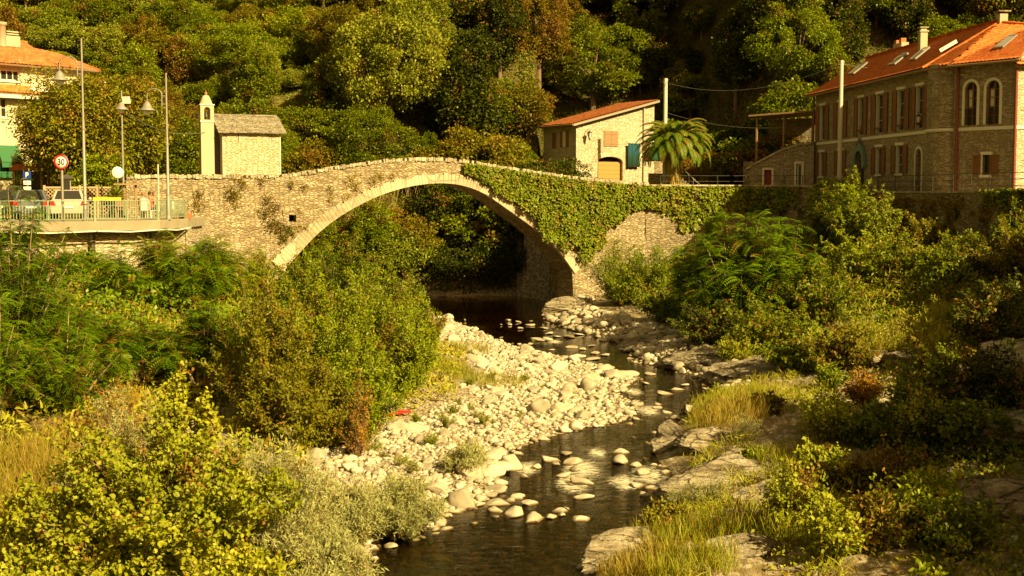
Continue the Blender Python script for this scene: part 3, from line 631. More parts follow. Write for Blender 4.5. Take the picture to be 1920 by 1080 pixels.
# ------------------------------------------------------------ the bridge
TOP = [bpt(*q) for q in ((236, 333), (300, 332), (400, 333), (480, 333), (540, 331), (600, 322), (660, 312), (700, 306), (740, 302), (790, 300), (840, 301), (880, 305), (920, 312), (960, 318), (1000, 324), (1060, 333), (1100, 337), (1160, 343), (1200, 346), (1250, 349), (1300, 351))]
INTR = [bpt(*q) for q in ((530, 509), (545, 492), (568, 466), (592, 439), (628, 410), (665, 388), (702, 369), (750, 352), (795, 344), (835, 342), (872, 347), (907, 361), (933, 379), (960, 399), (991, 420), (1014, 439), (1040, 461), (1060, 487), (1078, 513))]
tu, tz = np.array(TOP).T; iu, iz = np.array(INTR).T
def ztop(u): return float(np.interp(u, tu, tz))
uL, uR = tu[0], 24.9; sL, sR = iu[0], iu[-1]
BW = 2.7
br = thing('stone_bridge', 'old humpbacked rubble stone bridge with one wide arch over the river', 'bridge', (B0.x, B0.y, 0), AL)
def zbot(u):
    if u < sL or u > sR: return -1.2
    return float(np.interp(u, iu, iz))
us = sorted(set(np.round(np.concatenate([np.arange(uL, uR, .22), iu, [sL - 1e-3, sR + 1e-3, uR]]), 4)))
us = [u for u in us if uL <= u <= uR]
def face_grid(vpos, sgn, rows, name, zlo, zhi, amp=.05, parent=br, m='bridge'):
    V = []; F = []
    for i, u in enumerate(us):
        a, b = zlo(u), zhi(u)
        for j in range(rows + 1):
            z = a + (b - a) * j / rows; V.append((u, vpos + sgn * amp * float(vnoise(u * 2.6, z * 5.0, vpos)) + sgn * amp * .8 * float(vnoise(u * .5, z * .6, 3)), z))
    for i in range(len(us) - 1):
        if abs(us[i + 1] - us[i]) < 2e-3: continue
        for j in range(rows):
            q = i * (rows + 1) + j; cu, cz_ = (V[q][0] + V[q + rows + 2][0]) / 2, (V[q][2] + V[q + rows + 2][2]) / 2
            if vpos == 0 and HOLE[0] < cu < HOLE[1] and HOLE[2] < cz_ < HOLE[3]: continue
            F.append((q, q + rows + 1, q + rows + 2, q + 1))
    me = npmesh(name, V, F, smooth=True); me.materials.append(M[m]); return link(name, me, parent)
DK = .95
HOLE = (bpt(541, 403)[0] - .1, bpt(555, 416)[0] + .1, bpt(555, 416)[1] - .1, bpt(541, 403)[1] + .1)
face_grid(0, -1, 34, 'upstream_face', zbot, ztop)
face_grid(BW, 1, 20, 'downstream_face', zbot, ztop)
mb = MB()
for a, b in zip(us[:-1], us[1:]):       # roadway and the inner faces of both parapets
    za, zb = ztop(a), ztop(b)
    for v0, v1 in ((.0, .38), (BW - .38, BW)): mb.add([(a, v0, za), (b, v0, zb), (b, v1, zb), (a, v1, za)], [(0, 1, 2, 3)])
    mb.add([(a, .38, za), (b, .38, zb), (b, .38, zb - DK), (a, .38, za - DK)], [(0, 1, 2, 3)]); mb.add([(a, BW - .38, za), (b, BW - .38, zb), (b, BW - .38, zb - DK), (a, BW - .38, za - DK)], [(3, 2, 1, 0)])
    mb.add([(a, .38, za - DK), (b, .38, zb - DK), (b, BW - .38, zb - DK), (a, BW - .38, za - DK)], [(0, 1, 2, 3)])
mb.build('roadway', M['bridge'], br)
mb = MB(); pts = [(u, z) for u, z in zip(iu, iz)]
dense = [(float(np.interp(t, range(len(pts)), iu)), float(np.interp(t, range(len(pts)), iz))) for t in np.linspace(0, len(pts) - 1, 90)]
# smooth the traced curve
for _ in range(12): dense = [dense[0]] + [((a[0] + 2 * b[0] + c[0]) / 4, (a[1] + 2 * b[1] + c[1]) / 4) for a, b, c in zip(dense[:-2], dense[1:-1], dense[2:])] + [dense[-1]]
full = [(dense[0][0], -1.2)] + dense + [(dense[-1][0], -1.2)]
for (a, c), (b, d) in zip(full[:-1], full[1:]): mb.add([(a, -.02, c), (b, -.02, d), (b, BW + .02, d), (a, BW + .02, c)], [(3, 2, 1, 0)])
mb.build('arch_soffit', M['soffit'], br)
# voussoirs
mb = MB(); arc = [0]
for p, q in zip(dense[:-1], dense[1:]): arc.append(arc[-1] + math.hypot(q[0] - p[0], q[1] - p[1]))
def onarc(s): return float(np.interp(s, arc, [p[0] for p in dense])), float(np.interp(s, arc, [p[1] for p in dense]))
s = 0.0
while s < arc[-1] - .05:
    wd = random.uniform(.16, .30); e = min(s + wd, arc[-1]); x0, z0 = onarc(s + .006); x1, z1 = onarc(e - .006); fr = s / arc[-1]
    tx, tz_ = x1 - x0, z1 - z0; l = math.hypot(tx, tz_) + 1e-6; nx, nz = -tz_ / l, tx / l
    ln = random.uniform(.50, .64) + .35 * max(0, .25 - fr) / .25; y0 = -.075 - random.uniform(0, .025)
    if fr > .93: ln *= .8
    mb.prism([(x0 - nx * .01, z0 - nz * .01), (x1 - nx * .01, z1 - nz * .01), (x1 + nx * ln, z1 + nz * ln), (x0 + nx * ln, z0 + nz * ln)], (y0, .2)); s = e
mb.build('arch_ring', M['voussoir'], br)
mb = MB(); u = uL
while u < uR - .1:
    wd = random.uniform(.09, .20); z = ztop(u + wd / 2); sl_ = (ztop(u + wd) - z) / wd
    if random.random() > .05: mb.obox((u + wd / 2, .17 + random.uniform(-.03, .03), z + .05 + random.uniform(-.02, .03)), (wd * .9, random.uniform(.42, .52), random.uniform(.14, .26)), ry=-math.atan(sl_) + random.uniform(-.18, .12), rz=random.uniform(-.06, .06))
    if random.random() > .5: mb.obox((u + wd / 2, BW - .2, z + .04), (wd * .9, .45, .16), ry=-math.atan(sl_))
    u += wd
mb.build('coping', M['coping'], br)
a = bpt(541, 403); b = bpt(555, 416)    # the small dark opening beside the arch
mb = MB(); mb.box(a[0] - .35, b[0] + .35, -.09, .5, a[1], a[1] + .28); mb.box(a[0] - .35, b[0] + .35, -.085, .5, b[1] - .28, b[1]); mb.box(a[0] - .3, a[0], -.08, .5, b[1], a[1]); mb.box(b[0], b[0] + .3, -.08, .5, b[1], a[1]); mb.build('opening_surround', M['bridge'], br)

def in_poly_samples(n, poly, rng=RNG):
    P = np.array(poly, float); lo, hi = P.min(0), P.max(0); out = []
    while sum(map(len, out)) < n:
        q = lo + (hi - lo) * rng.random((n, 2)); out.append(q[inside(q[:, 0], q[:, 1], [tuple(p) for p in P])])
    return np.concatenate(out)[:n]
def ivy(name, label, fr, polypx, n, size=.15, m='f_ivy', thick=.4, holes=None, group=None, droop=.5, cat='ivy', dens=None):
    """leaves creeping on a vertical plane"""
    q = in_poly_samples(n * 2 if dens is None else n * 3, polypx); q = q + np.stack([9 * vnoise(q[:, 0] * .06, q[:, 1] * .06, 3) + 5 * vnoise(q[:, 0] * .2, q[:, 1] * .2, 5), 12 * vnoise(q[:, 0] * .07, q[:, 1] * .05, 9) * (q[:, 1] > 372) + 5 * vnoise(q[:, 0] * .3, q[:, 1] * .1, 1) * (q[:, 1] > 360)], 1); o = Vector((0, 0, CZ))
    e, nn, a = np.array(fr.e), np.array(fr.n), np.array(fr.a)
    uz = np.array([fr.uz(*p) for p in q]); lump = fbm(uz[:, 0] * .9, uz[:, 1] * .9, size * 31, 3)
    th = -1.0 if dens is None else dens; kp = lump > th; 
    if dens is None: kp = RNG.random(len(q)) < .5
    uz = uz[kp][:n]; lump = lump[kp][:n]; k = len(uz)
    out = .03 + (thick * (.5 + .6 * lump)).clip(0) * RNG.random(k) ** .5
    P = a + uz[:, :1] * e - out[:, None] * nn; P[:, 2] = uz[:, 1]
    D = norm(rdir(k) * .7 + np.array([0, 0, -droop]) - nn * .3); N = norm(-nn + rdir(k) * .55 + np.array([0, 0, .35]))
    s = RNG.uniform(.6, 1.3, k) * size
    ob = leafmesh(name, M[m], P, D, N, s, s * .95, 'o' if size > .2 else 'd', obj=name, fold=.12); props(ob, label, cat, group); return ob
FB = Frame((B0.x, B0.y), (B0.x + BE.x, B0.y + BE.y))
IVP = [(868, 306), (900, 309), (1000, 325), (1060, 333), (1100, 338), (1200, 347), (1290, 351), (1290, 420), (1262, 398), (1235, 408), (1205, 396), (1180, 402), (1150, 418), (1138, 440), (1122, 470), (1108, 482), (1085, 476), (1068, 458), (1040, 460), (1018, 440), (1000, 424), (985, 400), (960, 382), (940, 366), (918, 350), (893, 336), (876, 326)]
ivy('ivy', 'dense green ivy carpet hanging over the right half of the stone bridge', FB, IVP, 30000, .14, thick=.75)
def tufts(name, label, fr, spots, m, per=60, size=.16, group=None):
    Ps = []; Ds = []
    for px, py, r in spots:
        u, z = fr.uz(px, py); k = int(per * (r / 15) ** 2) + 10
        uu = u + RNG.normal(size=k) * r * .013; zz = z + RNG.normal(size=k) * r * .013; P = np.array(fr.a) + uu[:, None] * np.array(fr.e) - (RNG.random(k) * .3)[:, None] * np.array(fr.n); P[:, 2] = zz; Ps.append(P)
    P = np.concatenate(Ps); k = len(P); D = norm(rdir(k) + np.array([0, 0, .2]) - np.array(fr.n) * .6); N = rdir(k) + np.array([0, 0, .6])
    ob = leafmesh(name, M[m], P, D, N, size * RNG.uniform(.6, 1.4, k), size * .4, obj=name); props(ob, label, 'weeds', group); return ob
tufts('wall_weeds', 'green weeds rooted in the bridge wall under the chapel', FB, [(440, 365, 14), (455, 345, 10), (500, 375, 14), (515, 390, 14), (495, 400, 16), (510, 420, 18), (525, 430, 20), (540, 435, 16), (530, 450, 12), (372, 365, 12), (430, 362, 14), (545, 345, 8), (570, 350, 8), (620, 355, 8), (490, 340, 9)], 'f_olive', 110, .15)
tufts('dry_wall_weeds', 'dry brown tufts growing out of the bridge parapet above the arch', FB, [(660, 338, 15), (668, 350, 12), (700, 338, 12), (712, 330, 12), (735, 330, 10), (650, 368, 9), (574, 426, 8), (560, 425, 8), (620, 372, 10), (440, 380, 16), (370, 385, 18), (450, 335, 12), (560, 395, 7)], 'f_dry', 90, .14)
tufts('crown_weeds', 'small green tuft on the parapet where the ivy begins', FB, [(875, 315, 8), (885, 322, 9), (545, 432, 9)], 'f_bright', 90, .13)

# ------------------------------------------------------------ retaining wall on the right bank
WT = {0: 8.02, 1: 8.0, 2: 7.97, 3: 7.6, 4: 7.6, 5: 7.72, 6: 7.8}
rw = thing('retaining_wall', 'long ivy covered rubble retaining wall below the houses on the right bank', 'retaining wall', (0, 0, 0))
V = []; F = []; mbt = MB(); rows = 22; col = 0; openings = [(1456, 1486, 392), (1494, 1523, 385)]
for k in range(len(WALLR) - 1):
    fr = Frame(WALLR[k], WALLR[k + 1]); n = int(fr.L / .3)
    for i in range(n + 1):
        u = fr.L * i / n; p = fr.w(u, 0); zt = WT[k] + (WT[k + 1] - WT[k]) * i / n; zb = hz(p.x - .8, p.y - .5) - 1.0; ppx = 960 + FPX * p.x / p.y
        for a_, b_, py in openings:
            if a_ < ppx < b_: f = (ppx - (a_ + b_) / 2) / ((b_ - a_) / 2); zb = zat(py, p.y) - .9 * (1 - math.sqrt(max(0, 1 - f * f)))
        for j in range(rows + 1):
            z = zb + (zt - zb) * j / rows; q = fr.w(u, -.07 * float(vnoise(u * 1.3 + k * 9, z * 2.6, 4)) - .10 * float(vnoise(u * .4 + k * 9, z * .5, 1)) - .03 * (zt - z) * (min(1, u / 4) if k == 0 else 1))
            V.append((q.x, q.y, z))
        if col and i > 0 or k > 0 and i == 0:
            for j in range(rows): a_ = (col - 1) * (rows + 1) + j; F.append((a_, a_ + rows + 1, a_ + rows + 2, a_ + 1))
        col += 1
    a_ = fr.w(-.05, -.12); mbt.add([fr.w(0, -.12, WT[k] - .0), fr.w(fr.L, -.12, WT[k + 1]), fr.w(fr.L, .5, WT[k + 1]), fr.w(0, .5, WT[k]), fr.w(0, -.12, WT[k] + .10), fr.w(fr.L, -.12, WT[k + 1] + .10), fr.w(fr.L, .5, WT[k + 1] + .10), fr.w(0, .5, WT[k] + .10)], [(0, 3, 2, 1), (4, 5, 6, 7), (0, 1, 5, 4), (1, 2, 6, 5), (2, 3, 7, 6), (3, 0, 4, 7)])
    mbt.add([fr.w(0, .5, WT[k]), fr.w(fr.L, .5, WT[k + 1]), fr.w(fr.L, .5, 5), fr.w(0, .5, 5)], [(0, 1, 2, 3)])
me = npmesh('wall_face', V, F, smooth=True); me.materials.append(M['retain']); link('wall_face', me, rw); mbt.build('coping', M['coping'], rw)
W2 = [Frame(WALLR[k], WALLR[k + 1]) for k in range(len(WALLR) - 1)]
ivy('ivy', 'dark ivy curtain hanging from the top of the riverside wall beside the bridge end', W2[0], [(1226, 348), (1410, 351), (1410, 405), (1370, 398), (1330, 425), (1290, 430), (1262, 410), (1240, 400), (1226, 402)], 4600, .18, 'f_ivy', .45)
ivy('ivy', 'brownish ivy fringe along the wall top above the two arched openings', W2[1], [(1400, 350), (1500, 351), (1500, 388), (1470, 392), (1440, 385), (1400, 400)], 2200, .18, 'f_ivy', .4)
ivy('ivy', 'thick light green creeper spilling down the wall below the utility pole', W2[2], [(1525, 352), (1560, 335), (1600, 332), (1630, 350), (1645, 372), (1660, 400), (1668, 440), (1672, 480), (1660, 510), (1600, 520), (1550, 500), (1530, 460), (1545, 420), (1530, 390)], 13000, .15, 'f_pale', 1.2)  # pale leaf colour stands in for sunlight on this shaded wall
ivy('creeper', 'sparse browning creeper on the upper wall under the big stone house', W2[3], [(1640, 368), (1785, 368), (1785, 510), (1640, 515)], 3800, .15, 'f_brown', .3, dens=.0, cat='creeper')
ivy('creeper', 'patchy brown creeper near the right end of the riverside wall', W2[4], [(1775, 372), (1925, 368), (1925, 500), (1775, 512)], 3000, .14, 'f_brown', .3, dens=.05, cat='creeper')
ivy('ivy', 'clump of ivy over the wall top at the far right edge', W2[4], [(1845, 357), (1925, 352), (1925, 385), (1895, 396), (1860, 380)], 1600, .13, 'f_ivy', .35)

# ------------------------------------------------------------ terrace on the left
te = thing('car_park_terrace', 'concrete terrace jutting over the left bank above a stone wall', 'terrace', (0, 0, 0))
mb = MB(); E = [Vector((*p, 0)) for p in TERR_EDGE]; ZT = 6.32
outl = [(p.x, p.y) for p in E] + [(E[-1].x - .3, E[-1].y + 5), (E[0].x, E[0].y + 6)]
mb.prism([(x, y) for x, y in outl], (ZT - .48, ZT), 'z'); mb.build('deck_slab', M['concrete'], te, .03)
mb = MB()
for a, b in zip(E[:-1], E[1:]):
    fr = Frame(a, b); mb.tube([fr.w(0, -.12, ZT - .46), fr.w(fr.L * .5, -.14, ZT - .53), fr.w(fr.L, -.12, ZT - .46)], .04, 6)
mb.build('white_pipe', M['white'], te)
lw = thing('terrace_wall', 'sunlit pale rubble wall below the car park terrace', 'retaining wall', (0, 0, 0))
V = []; F = []; col = 0
for k in range(len(E) - 1):
    fr = Frame(E[k], E[k + 1]); n = int(fr.L / .4)
    for i in range(n + 1):
        u = fr.L * i / n; p = fr.w(u, .8)
        for j in range(17): z = 1.0 + (ZT - .5 - 1.0) * j / 16; q = fr.w(u, .8 - .06 * float(vnoise(u * 1.6 + k * 5, z * 3, 2)) - .05 * (ZT - z)); V.append((q.x, q.y, z))
        if col:
            for j in range(16): a_ = (col - 1) * 17 + j; F.append((a_, a_ + 17, a_ + 18, a_ + 1))
        col += 1
fr = Frame(E[-1], (E[-1].x - .5, E[-1].y + 6))
me = npmesh('wall_face', V, F, smooth=True); me.materials.append(M['terwall']); link('wall_face', me, lw)
mb = MB(); fr = Frame(E[-1], (E[-1].x - .6, E[-1].y + 8)); mb.add([fr.w(0, .1, .5), fr.w(fr.L, .1, .5), fr.w(fr.L, .1, ZT - .1), fr.w(0, .1, ZT - .1)], [(0, 1, 2, 3)]); mb.obox((E[-1].x - .5, E[-1].y + .5, 3.2), (.9, .9, 5.6)); mb.build('wall_corner', M['terwall'], lw)

# ------------------------------------------------------------ big stone house
def z4(x, y): return (1400 + x / 2.842, 20 + y / 2.842)
PA = at(1527, 350, 95); PB = at(1741, 360, 74.2); FA = Frame((PA.x, PA.y), (PB.x, PB.y)); EZ = 14.55
bh = thing('stone_house', 'long two storey stone house with orange tiled roof and brown shutters', 'house', (PA.x, PA.y, 0), FA.rz)
def fa(x, y): return FA.uz(*z4(x, y))
up = [(392, 418, 500, 690), (488, 515, 485, 675), (597, 622, 466, 664), (693, 727, 448, 655), (806, 840, 430, 641), (906, 940, 411, 628)]
lo = [(388, 410, 757, 890), (488, 512, 748, 882), (690, 718, 728, 870), (798, 832, 716, 862)]
usedh = []; wins = []
for x0, x1, y0, y1 in up + lo:
    a = fa(x0, y0); b = fa(x1, y1); m_ = fa(x0, y1); wins.append((a[0], b[0], (m_[1] + b[1]) / 2, (a[1] + fa(x1, y0 - (y0 * 0))[1]) / 2 if False else a[1]))
# regular heights so the rows stay level
upz = (float(np.mean([w_[2] for w_ in wins[:6]])), float(np.mean([w_[3] for w_ in wins[:6]]))); loz = (float(np.mean([w_[2] for w_ in wins[6:]])), float(np.mean([w_[3] for w_ in wins[6:]])))
holes = [(w_[0], w_[1], *upz) for w_ in wins[:6]] + [(w_[0], w_[1], *loz) for w_ in wins[6:]]
dA = fa(590, 890)[0], fa(625, 890)[0]; dB = fa(897, 970)[0], fa(930, 970)[0]
dAz = fa(600, 755)[1]; dBz = fa(912, 735)[1]
GA = 6.9
holes += [(dA[0], dA[1], GA, dAz), (dB[0], dB[1], GA, dBz)]
mb = MB(); wall_holes(mb, 0, FA.L + .4, GA - .6, EZ + .1, holes, 0, .5)
spandrel(mb, dA[0], dA[1], dAz - (dA[1] - dA[0]) / 2, dAz, .001, .4); spandrel(mb, dB[0], dB[1], dBz - (dB[1] - dB[0]) / 2, dBz, .001, .4)
mb.box(0, .5, .5, 8, GA - .6, EZ + .1); mb.box(0.5, FA.L, 7.5, 8, GA - .6, EZ + .1)
# turret
tc = FA.w(FA.L + .75, 1.05); tl = (FA.L + .75, 1.05)
mb.lathe([(1.45, GA - .6), (1.45, EZ)], (tl[0], tl[1], 0), 40)
# face B and the sunlit end
PC = at(1793, 360, 71.9); PD = at(1903, 362, 69.0)
FBh = Frame((PC.x, PC.y), (PD.x, PD.y)); toA = lambda p: ((p - FA.a).dot(FA.e), (p - FA.a).dot(FA.n), p.z)
wallA = mb.build('wall', M['house'], bh)
bw = bpy.data.objects.new('wing', None); 
def fb(x, y): return FBh.uz(*z4(x, y))
w1 = (fb(1160, 610)[0], fb(1225, 610)[0]); w2 = (fb(1274, 605)[0], fb(1345, 605)[0]); zb1 = fb(1190, 610)[1]; zt1 = fb(1190, 380)[1]; w3 = (fb(1256, 875)[0], fb(1296, 875)[0]); z3 = (fb(1276, 875)[1], fb(1276, 768)[1])
mb = MB(); wall_holes(mb, -.3, FBh.L, GA - .6, EZ + .1, [(w1[0], w1[1], zb1, zt1), (w2[0], w2[1], zb1, zt1), (w3[0], w3[1], *z3)], 0, .5)
for a, b in (w1, w2): spandrel(mb, a, b, zt1 - (b - a) / 2, zt1, .001, .4)
Mloc = Matrix.Rotation(FBh.rz - FA.rz, 4, 'Z'); off = Vector(toA(Vector((PC.x, PC.y, 0)))); TB = Matrix.Translation((off.x, off.y, 0)) @ Mloc
def put(mbx): mbx.v = [tuple(TB @ Vector(p)) for p in mbx.v]; return mbx
mb.box(FBh.L, FBh.L + .01, 0, .01, GA, EZ)
PEnd = (PD.x + 6.5, PD.y + 3.2); FE = Frame((PD.x, PD.y), PEnd); TE = Matrix.Translation(Vector(toA(Vector((PD.x, PD.y, 0)))).to_2d().to_3d()) @ Matrix.Rotation(FE.rz - FA.rz, 4, 'Z')
put(mb).build('wall', M['house'], bh)
mb = MB(); mb.box(.0, FE.L, .002, .5, GA - .6, EZ + .1); mb.v = [tuple(TE @ Vector(p)) for p in mb.v]; mb.build('wall', M['garage'], bh)  # paler stone puts the sunlight on this end into its colour
for i, (a, b, c, d) in enumerate([(w_[0], w_[1], *(upz if k < 6 else loz)) for k, w_ in enumerate(wins)]):
    window(bh, a, b, c, d, .22, (1, 2), 'white', 'glass', sill=False)
    MB().box(a - .12, b + .12, -.06, .1, d, d + .16).build('lintel', M['white'], bh)
    if i >= 6: MB().box(a - .1, b + .1, -.08, .15, c - .1, c).build('sill', M['white'], bh)
    wd = (b - a) / 1.0 * .62
    mb = MB(); mb.box(a - .01, a + .05, -.02, .22, c, d - .01); mb.build('reveal', M['white'], bh)
    shutter(bh, a - wd - .04, a - .04, c, d); shutter(bh, b + .04, b + wd + .04, c, d)
for i in (2, 3, 4, 5):      # flower pots on the upper sills
    a, b, c, d = wins[i][0], wins[i][1], *upz; o = MB().lathe([(.08, 0), (.12, .18), (.13, .2)], ((a + b) / 2, .02, c + .35), 8).build('flower_pot', M['terracotta'], bh)
    MB().box(a, b, -.12, .05, c + .30, c + .34).build('pot_shelf', M['darkmetal'], bh)
mb = MB(); sz_ = FA.uz(1640, 258.5)[1]; sz_ = np.mean([fa(420, 706)[1], fa(750, 668)[1], fa(960, 645)[1]]); mb.box(-.03, FA.L - .4, -.05, .02, sz_ - .09, sz_ + .09)
mb.lathe([(1.46, sz_ - .09), (1.50, sz_ - .09), (1.50, sz_ + .09), (1.46, sz_ + .09)], (tl[0], tl[1], 0), 40); mb.build('string_course', M['white'], bh)
mb = MB().box(.0, FBh.L + .03, -.05, .01, sz_ - .09, sz_ + .09); put(mb).build('string_course', M['white'], bh)
mb = MB().box(.0, FE.L, -.05, .0, sz_ - .09, sz_ + .09); mb.v = [tuple(TE @ Vector(p)) for p in mb.v]; mb.build('string_course', M['white'], bh)
for a, b in (w1, w2):
    mb = MB(); r = (b - a) / 2; ringmb(mb, a, b, zb1, zt1 - r, .15, -.04, .12); put(mb).build('arched_surround', M['white'], bh)
    mb = MB(); t = .06; mb.box(a, a + t, .16, .22, zb1, zt1 - r); mb.box(b - t, b, .16, .22, zb1, zt1 - r); mb.box((a + b) / 2 - .04, (a + b) / 2 + .04, .155, .225, zb1, zt1)
    for q in (.25, .5, .75, .98): mb.box(a + t, b - t, .17, .215, zb1 + (zt1 - r - zb1) * q - .02, zb1 + (zt1 - r - zb1) * q + .02)
    o = put(mb).build('window', M['shutter'], bh); put(MB().box(a, b, .24, .26, zb1, zt1)).build('pane', M['glass'], o)
    put(MB().box(a + .1, (a + b) / 2 - .08, .225, .235, zb1 + .9, zt1 - r)).build('curtain', M['white'], o)
    mb = MB(); mb.tube([(a, -.02, zb1 + .8), (b, -.02, zb1 + .8)], .02, 4)
    for k in range(7): x = a + (b - a) * (k + .5) / 7; mb.tube([(x, -.02, zb1), (x, -.02, zb1 + .8)], .012, 4)
    put(mb).build('window_railing', M['darkmetal'], o)
a, b = w3; mb = MB(); mb.box(a - .12, b + .15, -.06, .1, z3[1], z3[1] + .16); mb.box(a - .14, b + .12, -.1, .15, z3[0] - .14, z3[0]); mb.box(a - .1, a, -.04, .1, z3[0], z3[1]); put(mb).build('window_surround', M['white'], bh)
put(MB().box(a, b, .2, .22, *z3)).build('window_pane', M['glass'], bh)
for q0, q1 in ((a - .55, a - .12), (b + .04, b + .5)):
    n0 = len(bh.children); o = shutter(bh, q0, q1, *z3); o.matrix_local = TB
r = (dB[1] - dB[0]) / 2; mb = MB(); ringmb(mb, dB[0], dB[1], GA, dBz - r, .13, -.05, .12); mb.build('door_surround', M['white'], bh)
mb = MB().box(dB[0], dB[1], .2, .26, GA, dBz); 
for k in range(3): mb.box(dB[0] + .08, dB[1] - .08, .185, .2, GA + .15 + k * .75, GA + .75 + k * .75)
o = mb.build('door', M['shutter'], bh); MB().ball((dB[1] - .1, .16, GA + 1.05), .035, 8).build('handle', M['grey'], o)
r = (dA[1] - dA[0]) / 2; cx = sum(dA) / 2; o = MB().box(dA[0], dA[1], .25, .3, GA, dAz).build('door', M['darkmetal'], bh)
M['verdigris'] = plain('verdigris_metal', (.16, .24, .22), .6, .3, var=.2)
mb = MB(); ringmb(mb, dA[0] - .08, dA[1] + .08, dAz - r - .35, dAz - r, .42, -.22, -.02, 14)
for sgn in (-1, 1): mb.lathe([(.02, -.12), (.14, 0), (.02, .12)], (cx + sgn * (r + .35), -.2, dAz - r - .35), 8)
mb.tube([(cx - .5, -.15, dAz + .35), (cx, -.3, dAz + .62), (cx + .5, -.15, dAz + .35)], .05, 6); mb.build('door_canopy', M['verdigris'], bh)
mb = MB(); [mb.tube([(cx + dx, -.12, dAz + .5), (cx + dx * 1.4, -.12, dAz + .95)], .02, 4) for dx in (-.2, 0, .2)]; mb.tube([(cx - .3, -.12, dAz + .8), (cx + .3, -.12, dAz + .8)], .02, 4); mb.build('iron_ornament', M['darkmetal'], bh)
MB().tube([(-.25, -.05, EZ), (-.25, -.05, GA)], .07, 8).build('downpipe', M['redpipe'], bh)
put(MB().tube([(.0, -.1, EZ), (.0, -.1, GA)], .08, 8)).build('downpipe', M['redpipe'], bh); put(MB().tube([(FBh.L - .03, -.09, EZ), (FBh.L - .03, -.09, GA)], .075, 8)).build('downpipe', M['redpipe'], bh)
lantern(bh, (FA.L - .25, -.15, sz_ + .95), 1.2, (0, -1))
# roof
def wp(px, py, Y): return at(px, py, Y)
e0 = FA.w(-.9, -.55, EZ - .1); e1 = FA.w(FA.L + .1, -.55, EZ - .1)
RZ = 17.05; r0 = FA.w(-.9, 4.0, RZ); r1 = Vector((26.3, 73.4, RZ)); r1 = FA.w(FA.L - .4, 4.0, RZ)
pk = Vector((r1.x, r1.y, RZ)); e2 = FBh.w(-.15, -.55, EZ - .1); e3 = FBh.w(FBh.L + .5, -.62, EZ - .1)
vv = FA.w(FA.L + 2.0, 4.9, 16.6); e4 = Vector((*FE.w(FE.L, -.6).to_2d(), EZ - .1)); vr = Vector((vv.x + 6, vv.y + .3, 16.6))
o = roof_panel('roof', [e0, e1, pk, r0], (e0, e1), M['tile'], bh); roof_a = o
roof_panel('roof', [e1, e2, pk], (e1, e2), M['tile'], bh, tile=.30, row=.42, lift=.07)
roof_panel('roof', [e2, vv, pk], (e2, vv), M['tile'], bh)
roof_panel('roof', [e2, e3, vv], (e2, e3), M['tile'], bh); roof_panel('roof', [e3, e4, vr, vv], (e3, e4), M['tile'], bh)
bk0 = FA.w(-.9, 8.6, EZ - .1); bk1 = FA.w(FA.L + 2, 8.6, EZ - .1); roof_panel('roof', [bk1, bk0, r0, pk], (bk1, bk0), M['tile'], bh, tile=.5, row=.8)
ridge_caps(bh, [r0, pk, vv, vr], M['tile'])
ridge_caps(bh, [e1, pk], M['tile'], .09)
mb = MB(); gl_ = [toA(FA.w(-.35, 0.0)), toA(FA.w(-.35, 8))]; mb.prism([(.0, EZ), (8.0, EZ), (4.0, RZ - .25)], (0.0, .45), 'x'); mb.build('gable', M['house'], bh)
mb = MB(); P_ = [toA(e0 + Vector((0, 0, -.12))), toA(e1 + Vector((0, 0, -.12))), toA(e2 + Vector((0, 0, -.12))), toA(e3 + Vector((0, 0, -.12))), toA(e4 + Vector((0, 0, -.12)))]
for a, b in zip(P_[:-1], P_[1:]): mb.tube([a, b], .075, 8)
mb.build('gutter', M['wood'], bh)
mb = MB(); p = [toA(x) for x in (e0, e1, e2)]; mb.add([(p[0][0], p[0][1], EZ - .05), (p[1][0], p[1][1], EZ - .05), (p[1][0], .3, EZ - .05), (p[0][0], .3, EZ - .05)], [(0, 1, 2, 3)]); mb.build('soffit_board', M['wood'], bh)
nA = (e1 - e0).cross(r0 - e0).normalized(); nA = nA if nA.z > 0 else -nA
def on_plane(px, py, p0, n_): d = ray(px, py); o = Vector((0, 0, CZ)); return o + d * ((p0 - o).dot(n_) / d.dot(n_))
def skylight(q, p0, n_, par=bh):
    P = [on_plane(*z4(*c), p0, n_) for c in q]; P = [Vector(toA(p + n_ * .07)) for p in P]; nl = Matrix.Rotation(-FA.rz, 3, 'Z') @ n_
    mb = MB(); n = 4; c = sum(P, Vector()) / 4; I = [c + (p - c) * .80 for p in P]
    mb.add(P + [p + nl * .1 for p in P] + [p + nl * .1 for p in I], [(i, (i + 1) % 4, (i + 1) % 4 + 4, i + 4) for i in range(4)] + [(i + 4, (i + 1) % 4 + 4, (i + 1) % 4 + 8, i + 8) for i in range(4)])
    o = mb.build('skylight', M['grey'], par); MB().add([p + nl * .085 for p in I], [(0, 1, 2, 3)]).build('pane', M['glass_sky'], o)
M['glass_sky'] = plain('skylight_glass', (.30, .30, .27), .15, 0, .8, var=.05)
for q in ([(542, 348), (575, 343), (650, 283), (620, 286)], [(755, 300), (795, 293), (868, 234), (835, 238)], [(868, 275), (905, 266), (982, 203), (950, 208)]): skylight(q, e0, nA)
n3_ = (e3 - e2).cross(vv - e2).normalized(); n3_ = n3_ if n3_.z > 0 else -n3_; skylight([(1318, 212), (1368, 205), (1445, 140), (1402, 143)], e2, n3_)
